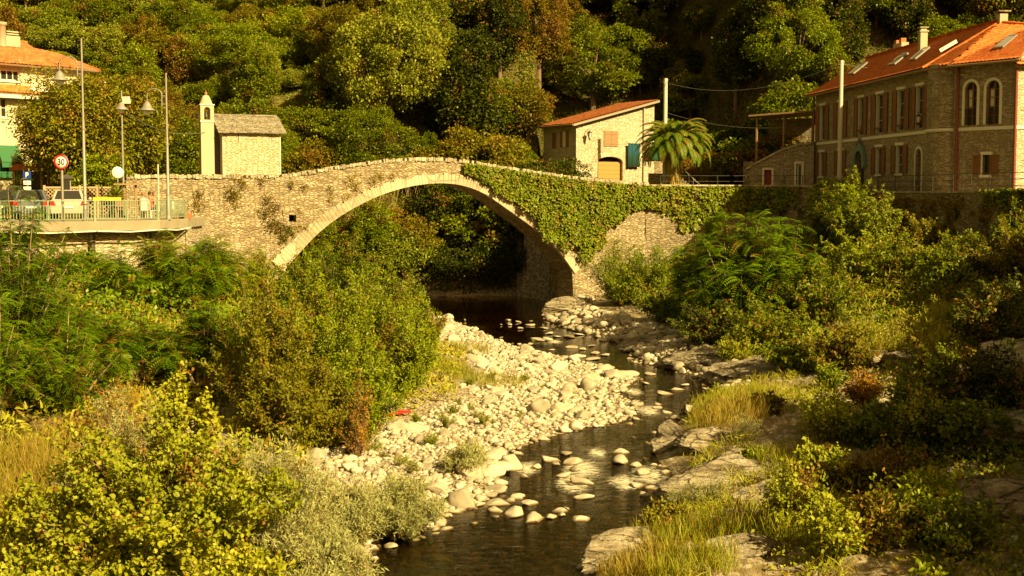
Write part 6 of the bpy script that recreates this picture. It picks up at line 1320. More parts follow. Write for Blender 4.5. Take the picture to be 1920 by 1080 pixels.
rgt = ok_stones(1500, 46, 90, .10, .38, 2.6, onright); allb = np.concatenate([big, med, rgt[:500]]); order = np.argsort(-allb[:, 2] / allb[:, 1]); keep_ = order[:185]; bedst = ok_stones(2200, 24, 66, .06, .20, 2.0, lambda x, y: inside(x, y, RIVER)); bedst = np.concatenate([bedst, 0 * bedst[:, :1]], 1)[:, :3]; rest = np.concatenate([allb[order[185:]], rgt[500:], small, bedst])
hh_ = terrain(allb[keep_, 0], allb[keep_, 1])
for (x, y, r), h in zip(allb[keep_], hh_): boulder((x, y, h + r * .22), r)
hh_ = terrain(rest[:, 0], rest[:, 1]); Vs = []; Fs = []; Ts = []; b = 0
SH = [stone_shape(2, 30 + k, (.55, .7, .62)[k % 3], .3, .9) for k in range(8)]; SHs = [stone_shape(1, 50 + k, .65, .3, .7) for k in range(8)]
for i, ((x, y, r), h) in enumerate(zip(rest, hh_)):
    V, F = (SH if r / y > .0042 else SHs)[i % 8]; a = rng.uniform(0, 6.28); sx_, sy_ = r * rng.uniform(.85, 1.3), r * rng.uniform(.7, 1.05); c, s_ = math.cos(a), math.sin(a)
    X = V[:, 0] * sx_; Y = V[:, 1] * sy_; tl_ = rng.normal(0, .22); Z = V[:, 2] * r + X * tl_
    Vs.append(np.stack([x + X * c - Y * s_, y + X * s_ + Y * c, h + r * .25 + Z], 1)); Fs.append(F + b); Ts.append(np.full(len(F), rng.random())); b += len(V)
me = npmesh('river_pebbles', np.concatenate(Vs), np.concatenate(Fs), np.concatenate(Ts), True); me.materials.append(M['stone']); props(link('river_pebbles', me), 'countless pale pebbles and cobbles covering the gravel bar', 'pebbles', kind='stuff')
o = MB().obox((0, 0, 0), (1.1, .10, .05)).obox((.3, .02, .04), (.4, .06, .05), ry=.1).build('plastic_strip', M['signred'], None, .01); p = gp(740, 783); o.location = p + Vector((0, 0, .14)); o.rotation_euler = (.1, -.08, .25); props(o, 'faded red plastic strip lying on the stones by the willows', 'debris')

# ------------------------------------------------------------ rock slabs and boulders on the right bank
m, nt, out = mat('bank_rock'); v = nd(nt, 'ShaderNodeNewGeometry').outputs['Position']; mp = nd(nt, 'ShaderNodeMapping'); mp.inputs['Rotation'].default_value = (.3, .15, .2); mp.inputs['Rotation'].default_value = (.35, -.3, .6); mp.inputs['Scale'].default_value = (1.0, 1.2, 7.5); nt.links.new(v, mp.inputs[0])
sn = noise_(nt, mp.outputs[0], 1.0, 6, .65); fn = noise_(nt, v, 9, 6, .72); col = ramp(nt, sn.outputs[0], [(.3, (.11, .085, .05)), (.42, (.28, .23, .15)), (.54, (.45, .39, .28)), (.7, (.60, .54, .41))]); col = mixc(nt, .6, col, ramp(nt, fn.outputs[0], [(.3, .45), (.65, 1.0)]), 'MULTIPLY')
mc = nd(nt, 'ShaderNodeMapping'); mc.inputs['Rotation'].default_value = (.35, -.3, .6); mc.inputs['Scale'].default_value = (.9, 1.6, 4.0); wv = nd(nt, 'ShaderNodeVectorMath', operation='MULTIPLY_ADD'); nt.links.new(fn.outputs[1], wv.inputs[0]); wv.inputs[1].default_value = (.18, .18, .18); nt.links.new(v, wv.inputs[2]); nt.links.new(wv.outputs[0], mc.inputs[0])
vc = nd(nt, 'ShaderNodeTexVoronoi', feature='DISTANCE_TO_EDGE'); vc.inputs['Scale'].default_value = 1.1; nt.links.new(mc.outputs[0], vc.inputs['Vector']); ck = ramp(nt, vc.outputs['Distance'], [(.0, 0.0), (.035, 1.0)])
col = mixc(nt, ck, (.06, .045, .025), col); lich = noise_(nt, v, 2.4, 6, .7); col = mixc(nt, ramp(nt, lich.outputs[0], [(.54, 0.0), (.62, .6)]), col, (.16, .14, .06))
bsdf(nt, out, col, .95, math_(nt, 'ADD', math_(nt, 'ADD', math_(nt, 'MULTIPLY', sn.outputs[0], 2.5), fn.outputs[0]), math_(nt, 'MULTIPLY', ck, .8)), .9, .12, .15); M['rock'] = m
def rockmesh(seed, flat, n=5, cut=1.6):
    V, F = ico(n); o = seed * 5.3; rg = np.random.default_rng(seed)
    for k in range(9): nn = rdir(1, rg)[0]; nn[2] *= 1.0; t = V @ nn; V = V - np.outer(np.maximum(t - rg.uniform(.45, .75), 0), nn) * .95
    d = .20 * fbm(V[:, 0] * 1.8 + o, V[:, 1] * 1.8, V[:, 2] * 5.5 + o, 5); V = V * (1 + d[:, None]); lay = V[:, 2] * 7 + V[:, 0] * 1.5 + .8 * vnoise(V[:, 0] * 1.3, V[:, 1] * 1.3, o); V[:, :2] *= (1 + .11 * (lay - np.floor(lay) - .5))[:, None]; V[:, 2] *= flat
    me = npmesh('rock', V, F, smooth=True); me.materials.append(M['rock']); return me
RM = [rockmesh(k, (.45, .7, .9)[k % 3]) for k in range(9)]
def rock(px, py, size, label, k=0, sc_=(1, 1, 1), rz=0.0, rx=0.0, ry=0.0, sink=.25, group=None, z=None, name='rock_outcrop'):
    p = gp(px, py) if z is None else onz(px, py, z); o = bpy.data.objects.new(name, RM[k % 9]); COL.objects.link(o); s = size / 2 * p.y / FPX
    o.location = (p.x, p.y + s * .3, p.z + s * sc_[2] * (.35 - sink)); o.scale = (s * sc_[0], s * sc_[1], s * sc_[2]); o.rotation_euler = (rx, ry, rz); props(o, label, 'rock', group); return o
for a in [(1705, 690, 110, 'big rounded boulder beneath the brambles on the right bank', 1, (1, .8, .9), .2), (1655, 688, 90, 'dark boulder pressed against the big rounded one', 4, (1, .8, .8), 1.2), (1718, 662, 66, 'pale boulder perched behind the big rounded one', 2, (1.1, .8, .6), .4), (1725, 705, 80, 'small low boulder in front of the brambles', 7, (1.2, .8, .5), .9),
          (1455, 700, 300, 'long smooth rock shelf running along the right shore', 0, (1.2, .8, .3), -.5), (1350, 672, 170, 'flat rock shelf behind the shore stones', 3, (1.2, .8, .3), -.35), (1270, 640, 170, 'rock shelf in the tree shade beyond the shore stones', 6, (1.3, .8, .35), -.25), (1060, 590, 90, 'rough rock at the foot of the bridge pier', 5, (1.3, .9, .7), .3),
          (1330, 775, 90, 'rock nose jutting into the river bend', 1, (1.1, .8, .8), .8), (1245, 850, 70, 'pale weathered rock at the narrowest water', 4, (1.1, .9, .9), .3), (1265, 820, 80, 'grassy topped rock beside the river bend', 2, (1.2, .9, .8), 1.4), (1320, 845, 110, 'tilted rock among grasses by the narrows', 7, (1.2, .8, .7), .9),
          (1350, 920, 260, 'broad pale sloping rock slab in the sun', 0, (1.3, .8, .42), .6), (1440, 935, 160, 'narrow rock rib beside the broad sloping slab', 3, (1.3, .6, .5), .7), (1530, 930, 200, 'layered rock step half in shade', 6, (1.3, .6, .45), .75), (1600, 980, 200, 'layered rock ledge where the shadow begins', 3, (1.3, .6, .4), .6),
          (1460, 1010, 170, 'pale rock patch among yellow weeds', 0, (1.2, .7, .4), .7), (1150, 1062, 170, 'streaked pale rock at the bottom edge beside the pool', 5, (1.4, .7, .6), .75), (1215, 1040, 120, 'rock rib behind the streaked rock by the pool', 1, (1.4, .6, .6), .8), (1380, 1050, 150, 'low rock among the weeds near the bottom edge', 4, (1.2, .8, .4), .5),
          (1800, 770, 170, 'shaded rock bluff high on the right bank', 5, (1, .9, .9), .4), (1890, 850, 220, 'big dark layered bluff at the right edge', 1, (1, 1, 1.0), 1.0), (1915, 700, 180, 'dark bluff under the trees at the right edge', 4, (1, 1, .9), .2), (1915, 980, 200, 'lower dark bluff at the right bottom corner', 7, (1, 1, .9), .7), (1840, 930, 110, 'shaded boulder below the dark bluff', 2, (1.1, .9, .7), .3),
          (800, 566, 60, 'sunlit rock on the far shore seen under the arch', 4, (1.3, .8, .6), .2), (850, 575, 50, 'low dark rock on the far shore under the arch', 7, (1.4, .8, .5), .5)]:
    rock(a[0], a[1], a[2] * 1.02, a[3], a[4], a[5], a[6], ry=-.12, rx=.16, sink=.12 if a[1] > 820 and a[0] < 1650 else .25)

# ------------------------------------------------------------ hillside vegetation
hr_ = np.random.default_rng(99)
def scatter(name, label, x, y, m, size, hmax, lump=.5, W=.55, cat=None, rng=hr_, up=.6, kind='d', thin=None, hbase=0.0):
    z = terrain(x, y); l = fbm(x * lump, y * lump, 4, 3); n = len(x); h = hbase + np.clip((l + .25) * 1.1, 0, 1.3) * hmax * rng.random(n) ** .45
    if thin is not None: k = l > thin; x, y, z, h, l = x[k], y[k], z[k], h[k], l[k]; n = len(x)
    P = np.stack([x, y, z + h], 1); D = norm(rdir(n, rng) + np.array([0, 0, up * .3])); N = norm(rdir(n, rng) * .8 + np.array([0, 0, 1]) + np.array([.2, -.5, 0])); s = size * rng.uniform(.6, 1.35, n)
    o = leafmesh(name, M[m], P, D, N, s, s * W, kind, rng, None, None, name); props(o, label, cat, kind='stuff'); return o
def uni(n, x0, x1, y0, y1, cond=None, rng=hr_):
    xs, ys = [], []
    tot = 0
    while tot < n:
        x = rng.uniform(x0, x1, n); y = rng.uniform(y0, y1, n)
        if cond is not None: k = cond(x, y); x, y = x[k], y[k]
        xs.append(x); ys.append(y); tot += len(x)
    return np.concatenate(xs)[:n], np.concatenate(ys)[:n]
infr = lambda x, y: np.abs(x) < .40 * y + 2
def onhill(x, y): return infr(x, y) & ~inside(x, y, PLAT_L) & ~inside(x, y, TERR) & ((y - .3 * x > 93.5)) & (terrain(x, y) > .35) & ~((x > 3) & (x < 15) & (y < 120)) & ~((x > 13) & (y < 104))
x, y = uni(150000, -58, 2, 93, 142, onhill); scatter('undergrowth', 'low yellow green scrub covering the sunlit slope behind the bridge', x, y, 'f_bright', .19, 2.1, .35)
x, y = uni(45000, -58, 2, 96, 140, onhill); scatter('dry_scrub', 'browning scrub patches on the sunlit slope', x, y, 'f_brown', .19, 2.3, .28, thin=.12)
x, y = uni(75000, -2, 62, 96, 146, onhill); scatter('undergrowth', 'dark scrub covering the shaded slope behind the houses', x, y, 'f_dark', .24, 1.6, .35)  # shade of this slope partly put into the dark leaf colour
PRO = {}
def proto(m_, shape):
    key = (m_, shape)
    if key not in PRO:
        sh_ = {'round': dict(Rr=2.4, Hh=4.4, z0=.5, ncl=80, nl=110), 'tall': dict(Rr=1.9, Hh=6.2, z0=.9, ncl=90, nl=100), 'wide': dict(Rr=3.0, Hh=3.4, z0=.2, ncl=90, nl=100)}[shape.replace('big', '')]
        big_ = 'big' in shape; sh_['nl'] = int(sh_['nl'] * (2.2 if big_ else 1.5)); sh_['ncl'] += 60 * big_
        t = tree_proto('hill_tree', 'tree', M[m_], M['bark'], 300 + len(PRO), L=.10 if big_ else .18, W=.07 if big_ else .12, r0=.14, rc=(.14, .27) if big_ else (.20, .36), label='leafy tree on the hillside', **sh_); PRO[key] = [t, 0]
    return PRO[key]
def put_tree(m_, shape, loc, s, label, group, rz=None, name=None, sz=1.0):
    pr = proto(m_, shape); rz = random.uniform(0, 6.28) if rz is None else rz
    if pr[1] == 0: o = pr[0]; o.location = loc; o.rotation_euler.z = rz; o.scale = (s, s, s * sz); o['label'] = label; o['group'] = group; pr[1] = 1
    else: o = copy_tree(pr[0], loc, rz, (s, s, s * sz), label, group)
    if name: o.name = name
    if not group and 'group' in o: del o['group']
    return o
SP = [  # singled out crowns on the slope: px, distance, material, shape, scale, stretch, label
    (735, 111, 'f_pale', 'round', 2.1, 1.15, 'largest pale green tree on the slope above the bridge crown'), (800, 117, 'f_pale', 'tall', 1.4, 1.0, 'tall pale green tree at the edge of the dark ravine'), (690, 106, 'f_mid', 'round', 1.5, 1.0, 'mid green tree below and left of the largest pale tree'), (650, 118, 'f_olive', 'round', 1.5, 1.0, 'olive tree crown left of the largest pale tree'),
    (1010, 124, 'f_brown', 'tall', 1.5, 1.1, 'yellowing tree high on the dark ravine side'), (990, 113, 'f_olive', 'round', .9, 1.1, 'olive green bush catching sun left of the small garage house'), (1110, 127, 'f_mid', 'round', 1.9, 1.0, 'mid green tree above the small garage house roof'), (1300, 116, 'f_mid', 'wide', 1.5, 1.3, 'ivy hung tree right behind the palm pole'), (1230, 121, 'f_mid', 'wide', 1.5, 1.3, 'broad leafy tree above the right end of the garage house roof'), (1390, 124, 'f_olive', 'tall', 1.5, 1.0, 'olive tree with bare twigs at the top of the ravine'), (1490, 111, 'f_bright', 'round', 1.5, 1.2, 'bright leafy tree just left of the long house roof'), (1440, 108, 'f_mid', 'tall', 1.0, 1.0, 'slim green tree above the open shed'), (1600, 121, 'f_mid', 'wide', 1.7, 1.1, 'wide green tree behind the long house roof'), (1700, 123, 'f_bright', 'round', 1.5, 1.0, 'leafy tree behind the roof ridge of the long house'),
    (450, 120, 'f_bright', 'wide', 1.5, 1.0, 'bright green bushy crown high above the chapel'), (590, 104.5, 'f_olive', 'round', 1.0, 1.0, 'olive bush behind the right end of the chapel'), (350, 104, 'f_mid', 'tall', 1.1, 1.0, 'green tree left of the bell tower'), (480, 110, 'f_mid', 'round', 1.0, 1.0, 'small tree directly above the chapel roof'), (880, 104, 'f_mid', 'wide', .9, 1.0, 'bush rising behind the bridge where the ivy begins'), (915, 103, 'f_olive', 'wide', .5, 1.0, 'low olive bush behind the ivy covered parapet')]
taken = []
for px, Y, m_, shp, s, sz, lab in SP: q = spot(px, Y); taken.append((q.x, q.y, s * 2)); put_tree(m_, shp + ('big' if s >= 1.4 else ''), q - Vector((0, 0, .3)), s, lab, None, sz=sz)
cand = []
for gy in np.arange(98, 140, 2.9):
    for gx in np.arange(-56, 58, 3.2): cand.append((gx + hr_.uniform(-1.5, 1.5), gy + hr_.uniform(-1.3, 1.3)))
cand = np.array(cand); k = onhill(cand[:, 0], cand[:, 1]); cand = cand[k]; ntree = 0
for x, y in cand:
    px = 960 + FPX * x / y
    if px > 850 and hr_.random() < .2: continue
    if any((x - a) ** 2 + (y - b) ** 2 < (c * .8) ** 2 for a, b, c in taken): continue
    z = hz(x, y); py = 355 - (z - CZ) / y * FPX
    if py < -160: continue
    if px < 830 and py > 300 and random.random() < .2: continue
    if 955 < px < 1245 and y < 119: continue
    lit = px < 850  # the unlit side gets darker leaves, its shade put into colour
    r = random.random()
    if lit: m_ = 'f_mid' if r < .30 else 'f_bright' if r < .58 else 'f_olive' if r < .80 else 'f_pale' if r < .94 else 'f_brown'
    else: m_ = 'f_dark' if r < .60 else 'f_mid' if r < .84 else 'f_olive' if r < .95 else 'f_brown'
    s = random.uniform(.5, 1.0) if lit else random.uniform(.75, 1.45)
    if px > 1500 and z < 16: s *= .9
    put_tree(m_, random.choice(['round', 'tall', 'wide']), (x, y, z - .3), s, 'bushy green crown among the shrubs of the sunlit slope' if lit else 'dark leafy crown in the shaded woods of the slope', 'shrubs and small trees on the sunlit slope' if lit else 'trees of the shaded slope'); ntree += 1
# giant reeds behind the bridge
def reeds(label, px, Y, n, seed, H=3.2, spread=2.0):
    q = spot(px, Y); rng = np.random.default_rng(seed); t = thing('giant_reed', label, 'reeds', tuple(q), 0, 'giant reed clumps behind the bridge'); P = []; D = []; N = []; mb = MB()
    for i in range(n):
        b = Vector((rng.normal() * spread * .5, rng.normal() * .8, -.2)); h = H * rng.uniform(.6, 1.1); e = b + Vector((rng.normal() * .5, rng.normal() * .4, h)); path = bez(b, (b + e) / 2 + Vector((0, 0, .4)), e + Vector((rng.normal() * .4, 0, -.2)), 8); mb.tube(path, .018, 4, False)
        for j in range(16): tt = rng.uniform(.15, 1); f = tt * 7; k = min(int(f), 6); P.append(path[k].lerp(path[k + 1], f - k)); a = rng.uniform(0, 6.28); D.append((math.cos(a), math.sin(a), .9)); N.append((-math.cos(a), -math.sin(a), 1.2))
    n2 = len(P); leafmesh('reed', M['f_pale'], np.array(P), np.array(D), np.array(N), rng.uniform(.5, .85, n2), .055, 'b', rng, parent=t, obj='leaves'); mb.build('stems', M['palebark'], t)
for i, (px, Y, lab) in enumerate([(600, 103, 'reed clump right of the chapel'), (655, 102, 'reed clump behind the rising left parapet'), (700, 103.5, 'tall reed clump under the largest pale tree'), (765, 106, 'tall reed clump just above the bridge crown'), (800, 106, 'reed clump right of the bridge crown'), (930, 103, 'leaning reed clump at the foot of the dark ravine'), (955, 101, 'sparse tall reeds left of the garage house')]): reeds(lab, px, Y, 34, 700 + i, 3.4)
# far bank seen through the arch
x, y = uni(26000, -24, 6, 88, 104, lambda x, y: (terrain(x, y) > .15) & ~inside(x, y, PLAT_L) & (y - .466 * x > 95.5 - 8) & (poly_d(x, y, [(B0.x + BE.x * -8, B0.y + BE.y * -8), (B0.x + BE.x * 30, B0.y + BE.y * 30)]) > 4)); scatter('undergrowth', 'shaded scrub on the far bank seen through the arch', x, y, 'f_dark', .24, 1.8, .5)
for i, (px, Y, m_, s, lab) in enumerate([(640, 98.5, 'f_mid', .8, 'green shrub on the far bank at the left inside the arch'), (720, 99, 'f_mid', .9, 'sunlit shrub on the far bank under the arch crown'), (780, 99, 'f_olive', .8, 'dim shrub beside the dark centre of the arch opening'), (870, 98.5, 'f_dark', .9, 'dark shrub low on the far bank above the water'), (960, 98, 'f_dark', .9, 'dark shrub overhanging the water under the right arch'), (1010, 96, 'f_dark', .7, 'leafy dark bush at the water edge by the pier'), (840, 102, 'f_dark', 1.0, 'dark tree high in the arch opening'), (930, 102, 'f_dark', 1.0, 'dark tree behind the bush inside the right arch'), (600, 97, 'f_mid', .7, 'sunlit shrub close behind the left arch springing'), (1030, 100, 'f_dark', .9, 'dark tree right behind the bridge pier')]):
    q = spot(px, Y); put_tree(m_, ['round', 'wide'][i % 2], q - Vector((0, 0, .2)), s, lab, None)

# ------------------------------------------------------------ trees by the houses
tc_ = tree_proto('chestnut_tree', 'tree', M['f_chest'], M['bark'], 51, 2.0, 6.2, 1.7, 130, 170, .19, .11, label='browning horse chestnut tree right of the greener one on the terrace', r0=.2, droop=.5); tc_.location = (at(248, 300, 80).x, 80, 6.2)
tc2 = tree_proto('chestnut_tree', 'tree', M['f_chest'], M['bark'], 52, 2.95, 6.8, 1.3, 190, 190, .19, .11, label='dense rounded horse chestnut covering the cream house corner', r0=.24, droop=.5); tc2.location = (at(138, 300, 77).x, 77, 6.2)
tc3 = tree_proto('laurel_shrub', 'shrub', M['f_bright'], M['bark'], 53, 1.5, 3.2, .3, 70, 90, .20, .11, label='lower bright green shrub in front of the chestnut trees', r0=.1); tc3.location = (at(190, 300, 74.5).x, 74.5, 6.2)
t = tree_proto('oleander', 'shrub', M['f_mid'], M['bark'], 54, .55, 3.0, .8, 30, 60, .16, .07, label='slim shrub with pale blossom against the cream house wall', r0=.06); t.location = (at(38, 300, 80).x, 80, 6.2)
rng = np.random.default_rng(8); P, D, N, cc, tt = cluster_crown(rng, .62, 2.6, 1.2, 30, 12, .1); leafmesh('bloom', M['f_flower'], P, D, N, .13, .12, 'd', rng, tint=tt, parent=t, obj='blossom')
# palm
q = at(1263, 345, 102.5); pz = hz(q.x, q.y); pt = thing('palm_tree', 'broad date palm with yellow leaf bases beside the utility pole', 'palm tree', (q.x, q.y, pz)); Hp = at(1263, 275, 102.5).z - pz
mb = MB(); mb.tube([(0, 0, -.3), (0, 0, .3), (.02, 0, Hp * .5), (0, 0, Hp * .9), (0, 0, Hp + .2)], [.52, .50, .40, .46, .30], 12); rng = np.random.default_rng(77)
M['palmtrunk'] = plain('palm_leaf_bases', (.42, .26, .06), .9, var=.4, scale=6, bump=.5)
for k in range(110): a = k * 2.4; z = .1 + (Hp - .1) * k / 110; r_ = .42; mb.prism([(-.09, 0), (.09, 0), (.03, .34), (-.03, .34)], (0, .05)); n8 = 8; Mt = Matrix.Translation((r_ * math.cos(a), r_ * math.sin(a), z)) @ Matrix.Rotation(a + math.pi / 2, 4, 'Z') @ Matrix.Rotation(-.35, 4, 'X'); mb.v[-n8:] = [tuple(Mt @ Vector(p)) for p in mb.v[-n8:]]
mb.build('trunk', M['palmtrunk'], pt)
P = []; D = []; N = []; Lf = []; mb = MB(); P2 = []; D2 = []
for k in range(74):
    a = k * 2.39996; el = R(84 - 76 * (k / 74) ** 1.0); Lr = rng.uniform(3.0, 3.8); c, s_ = math.cos(a), math.sin(a); prev = Vector((.12 * c, .12 * s_, Hp + .1)); e_ = el; pts = [prev]
    for j in range(12): e_ -= R(3.0 + j * 1.15); prev = prev + Vector((c * math.cos(e_), s_ * math.cos(e_), math.sin(e_))) * Lr / 12; pts.append(prev)
    mb.tube(pts, [.035 - .0025 * j for j in range(13)], 4, False)
    for j in range(5, 60):
        f = j / 60 * 12; i = int(f); p = pts[i].lerp(pts[i + 1], f - i); tg = (pts[i + 1] - pts[i]).normalized(); sd = tg.cross(Vector((0, 0, 1))); sd = sd.normalized() if sd.length > .05 else Vector((-s_, c, 0))
        for sg in (-1, 1): P.append(p); D.append(sd * sg * .8 + tg * .75 + Vector((0, 0, -.25))); N.append(sd.cross(tg) * -1 + Vector((0, 0, .2))); Lf.append(.62 * math.sin(math.pi * min(.97, (j / 60) * .85 + .12)) + .1)
leafmesh('palm', M['f_palm'], np.array(P), np.array(D), np.array(N), np.array(Lf), .05, 'd', rng, parent=pt, obj='fronds'); mb.build('frond_ribs', M['palmtrunk'], pt)
n = 420; a = rng.uniform(0, 6.28, n); P = np.stack([.4 * np.cos(a), .4 * np.sin(a), rng.uniform(Hp * .35, Hp, n)], 1); D = np.stack([np.cos(a) * .25, np.sin(a) * .25, -np.ones(n)], 1); leafmesh('skirt', M['f_dry'], P, D, np.stack([np.cos(a), np.sin(a), 0 * a], 1), rng.uniform(.5, 1.1, n), .07, 'b', rng, parent=pt, obj='dead_fronds')

# ------------------------------------------------------------ left bank
x, y = uni(44000, -30, -2, 24, 74, lambda x, y: (poly_d(x, y, LSH) > 5.2) & infr(x, y) & ~inside(x, y, TERR) & ~inside(x, y, PLAT_L) & (y < 77 + .3 * (x + 13))); scatter('undergrowth', 'tangled green weeds carpeting the left bank between the bushes', x, y, 'f_grass', .20, .9, .8, W=.3, kind='b')
x, y = uni(26000, -30, -4, 44, 76, lambda x, y: (poly_d(x, y, LSH) > 7) & infr(x, y) & ~inside(x, y, TERR) & ~inside(x, y, PLAT_L)& (y < 76 + .3 * (x + 13))); scatter('brambles', 'bramble thicket filling the bank below the terrace wall', x, y, 'f_locust', .18, 1.6, .6)
def dz(px, Y, s=-.15): q = spot(px, Y); return tuple(q + Vector((0, 0, s)))
AIL = dict(m=M['f_locust'], mstem=M['palebark'], frond=9, kind='d', up=.5)
# foreground alder
shrub('alder_bush', 'large round leaved alder bush filling the lower left foreground', 'bush', M['f_yellow'], M['palebark'], 61, 3.9, 2.7, 80, 22, 22, .092, .074, 'o', loc=dz(285, 24.5), sub=.75, arch=.25, th=.02, t0=.12, hmin=.7)
shrub('alder_bush', 'low dark leaved alder sprawling along the bottom left edge', 'bush', M['f_yellow'], M['palebark'], 62, 1.8, 2.4, 52, 18, 18, .09, .074, 'o', loc=dz(150, 23.2), sub=.6, arch=.35, th=.016, t0=.1)
shrub('alder_sapling', 'upright alder shoot standing above the large alder bush', 'bush', M['f_yellow'], M['palebark'], 63, 4.7, .7, 14, 26, 16, .095, .075, 'o', loc=dz(345, 25.2), sub=.5, arch=.1, th=.018, t0=.35, hmin=.85)
shrub('alder_bush', 'small alder clump at the left of the foreground among dry grass', 'bush', M['f_yellow'], M['palebark'], 64, 2.2, 1.1, 22, 16, 16, .09, .074, 'o', loc=dz(75, 25.5), sub=.5, arch=.2, th=.014)
shrub('alder_bush', 'leafy alder skirt at the bottom edge left of the grey willow', 'bush', M['f_yellow'], M['palebark'], 65, 1.9, 1.6, 36, 16, 16, .09, .074, 'o', loc=dz(400, 23.0), sub=.6, arch=.35, th=.014, t0=.1)
WIL = dict(m=M['f_willow'], mstem=M['palebark'], kind='d', follow=1.5, up=.2, fold=.12)
def willow(label, px, Y, H, Rr, nst, seed, **k):
    a = dict(WIL); a.update(k); return shrub('grey_willow', label, 'willow', seed=seed, H=H, Rr=Rr, nst=nst, nsub=16, lps=22, L=.11, W=.022, loc=dz(px, Y), sub=.55, arch=.15, th=.009, t0=.12, **a)
willow('grey green willow leaning right of the alder bush at the bottom', 500, 25.5, 3.4, 1.4, 120, 71)
willow('lower grey willow at the bottom edge beside the river stones', 600, 23.8, 1.9, 1.0, 90, 72)
willow('grey willow filling the bottom edge right beside the pool', 555, 24.6, 2.0, 1.0, 90, 78)
willow('grey willow showing behind the top of the alder bush', 250, 27.5, 3.9, 1.6, 80, 73)
willow('grey willow tuft between the alder and the dark willow tree', 440, 27.5, 2.6, 1.0, 60, 74)
willow('fine leaved willow growing on the stones beside the dark pool', 745, 29.8, 1.45, 1.0, 80, 75)
willow('pale willow clump on the stones left of the pool', 655, 29.0, 1.5, .9, 70, 76)
willow('small willow tuft at the stone bank end above the pool', 872, 36.0, .9, .55, 40, 77)
def tree_shrub(label, px, Y, H, Rr, nst, seed, m, name='willow_tree', L=.12, W=.05, kind='d', lps=26, nsub=20, sub=.7, cat='tree', **k): a = dict(arch=.2, th=.014, t0=.08, follow=.9); a.update(k); return shrub(name, label, cat, M[m], M['bark'], seed, H, Rr, nst, nsub, lps, L, W, kind, loc=dz(px, Y), sub=sub, **a)
tree_shrub('tall dark olive willow tree standing in the middle of the left bank', 490, 39, 5.5, 1.75, 52, 81, 'f_tamarisk')
tree_shrub('lower dark willow skirt beneath the tall olive willow', 545, 37.5, 2.7, 1.5, 40, 82, 'f_tamarisk')
tree_shrub('light green willow right of the tall dark willow', 612, 43.5, 4.9, 1.7, 46, 83, 'f_bright')
tree_shrub('tallest light green willow on the bank below the arch springing', 690, 45.5, 5.0, 1.6, 48, 84, 'f_bright')
tree_shrub('light green willow at the edge of the gravel bar', 752, 46, 3.7, 1.25, 40, 85, 'f_bright')
tree_shrub('leafy willow overhanging the stones in front of the taller willows', 665, 39.5, 3.3, 1.6, 44, 86, 'f_bright')
tree_shrub('small olive willow in front of the light green ones', 600, 38.5, 2.9, 1.3, 36, 87, 'f_olive')
tree_shrub('round light green willow nearest the stones below the arch', 778, 51, 3.4, 1.3, 36, 88, 'f_bright')
tree_shrub('far willow on the gravel edge towards the arch', 745, 58, 4.2, 1.6, 36, 89, 'f_mid')
tree_shrub('bushy willow between the arch springing and the river', 640, 56, 4.6, 2.0, 44, 90, 'f_mid')
tree_shrub('green willow close under the left arch springing', 590, 62, 4.2, 2.0, 44, 91, 'f_bright')
tree_shrub('yellow green shrub at the foot of the left bridge wall', 470, 62, 2.9, 2.0, 44, 92, 'f_bright')
def ail(label, px, Y, H, Rr, nst, nsub, seed, m='f_locust', k=9, L=(.62, .15), W=.05, **kw): a = dict(arch=.15, th=.035, t0=.45, hmin=.6); a.update(kw); return shrub('tree_of_heaven', label, 'tree', M[m], M['palebark'], seed, H, Rr, nst, nsub, 3, L, W, 'd', frond=k, up=.5, loc=dz(px, Y), sub=.45, **a)
ail('feathery tree of heaven in front of the sunlit terrace wall', 222, 50, 2.9, .8, 5, 20, 101, t0=.5)
ail('broad feathery thicket to the right of the terrace wall', 340, 52, 2.9, 2.2, 22, 22, 102)
ail('pale topped feathery tree below the end of the terrace railing', 300, 57, 3.0, 1.6, 14, 22, 103, 'f_pale')
ail('feathery sapling against the bridge wall left of the weeds', 392, 63, 3.6, 1.2, 12, 20, 104)
ail('low feathery thicket behind the large alder bush', 260, 42, 2.3, 2.1, 20, 20, 105)
ail('dark feathery bush left of the tall dark willow', 375, 42, 3.1, 1.6, 16, 20, 106)
ail('feathery bush at the base of the terrace wall', 150, 53, 1.8, 1.6, 14, 20, 107)
ail('yellow feathery sapling between the bridge wall and the tall willow', 420, 56, 3.6, 1.4, 12, 20, 108, 'f_bright')
LOC = dict(k=8, L=(.34, .075), W=.035)
ail('dense locust tree at the left edge below the railing', 22, 38.5, 5.9, 2.1, 56, 36, 111, t0=.2, **LOC)
ail('spreading locust branch reaching right over the terrace wall', 95, 40, 2.9, 1.5, 26, 30, 112, t0=.25, **LOC)
ail('lower locust growth above the dry grass on the left', 120, 36, 3.0, 1.9, 28, 30, 113, t0=.15, **LOC)
ail('locust foliage cut by the left edge halfway up', -20, 35, 3.7, 1.6, 26, 30, 114, t0=.15, **LOC)
def grass(name, label, px, Y, H, Rr, n, seed, m, L=.35, W=.014, group=None, cat='grass tuft'):
    rng = np.random.default_rng(seed); a = rng.uniform(0, 6.28, n); r = Rr * np.sqrt(rng.random(n)); q = spot(px, Y); X = q.x + r * np.cos(a); Y_ = q.y + r * np.sin(a); P = np.stack([X, Y_, terrain(X, Y_) + rng.random(n) ** 1.3 * H * .75], 1)
    D = rdir(n, rng) * .45 + np.array([0, 0, 1.0]); N = rdir(n, rng) + np.array([0, -.3, .1]); o = leafmesh(name, M[m], P, D, N, L * rng.uniform(.6, 1.3, n), W, 'b', rng, obj=name); props(o, label, cat, group); return o
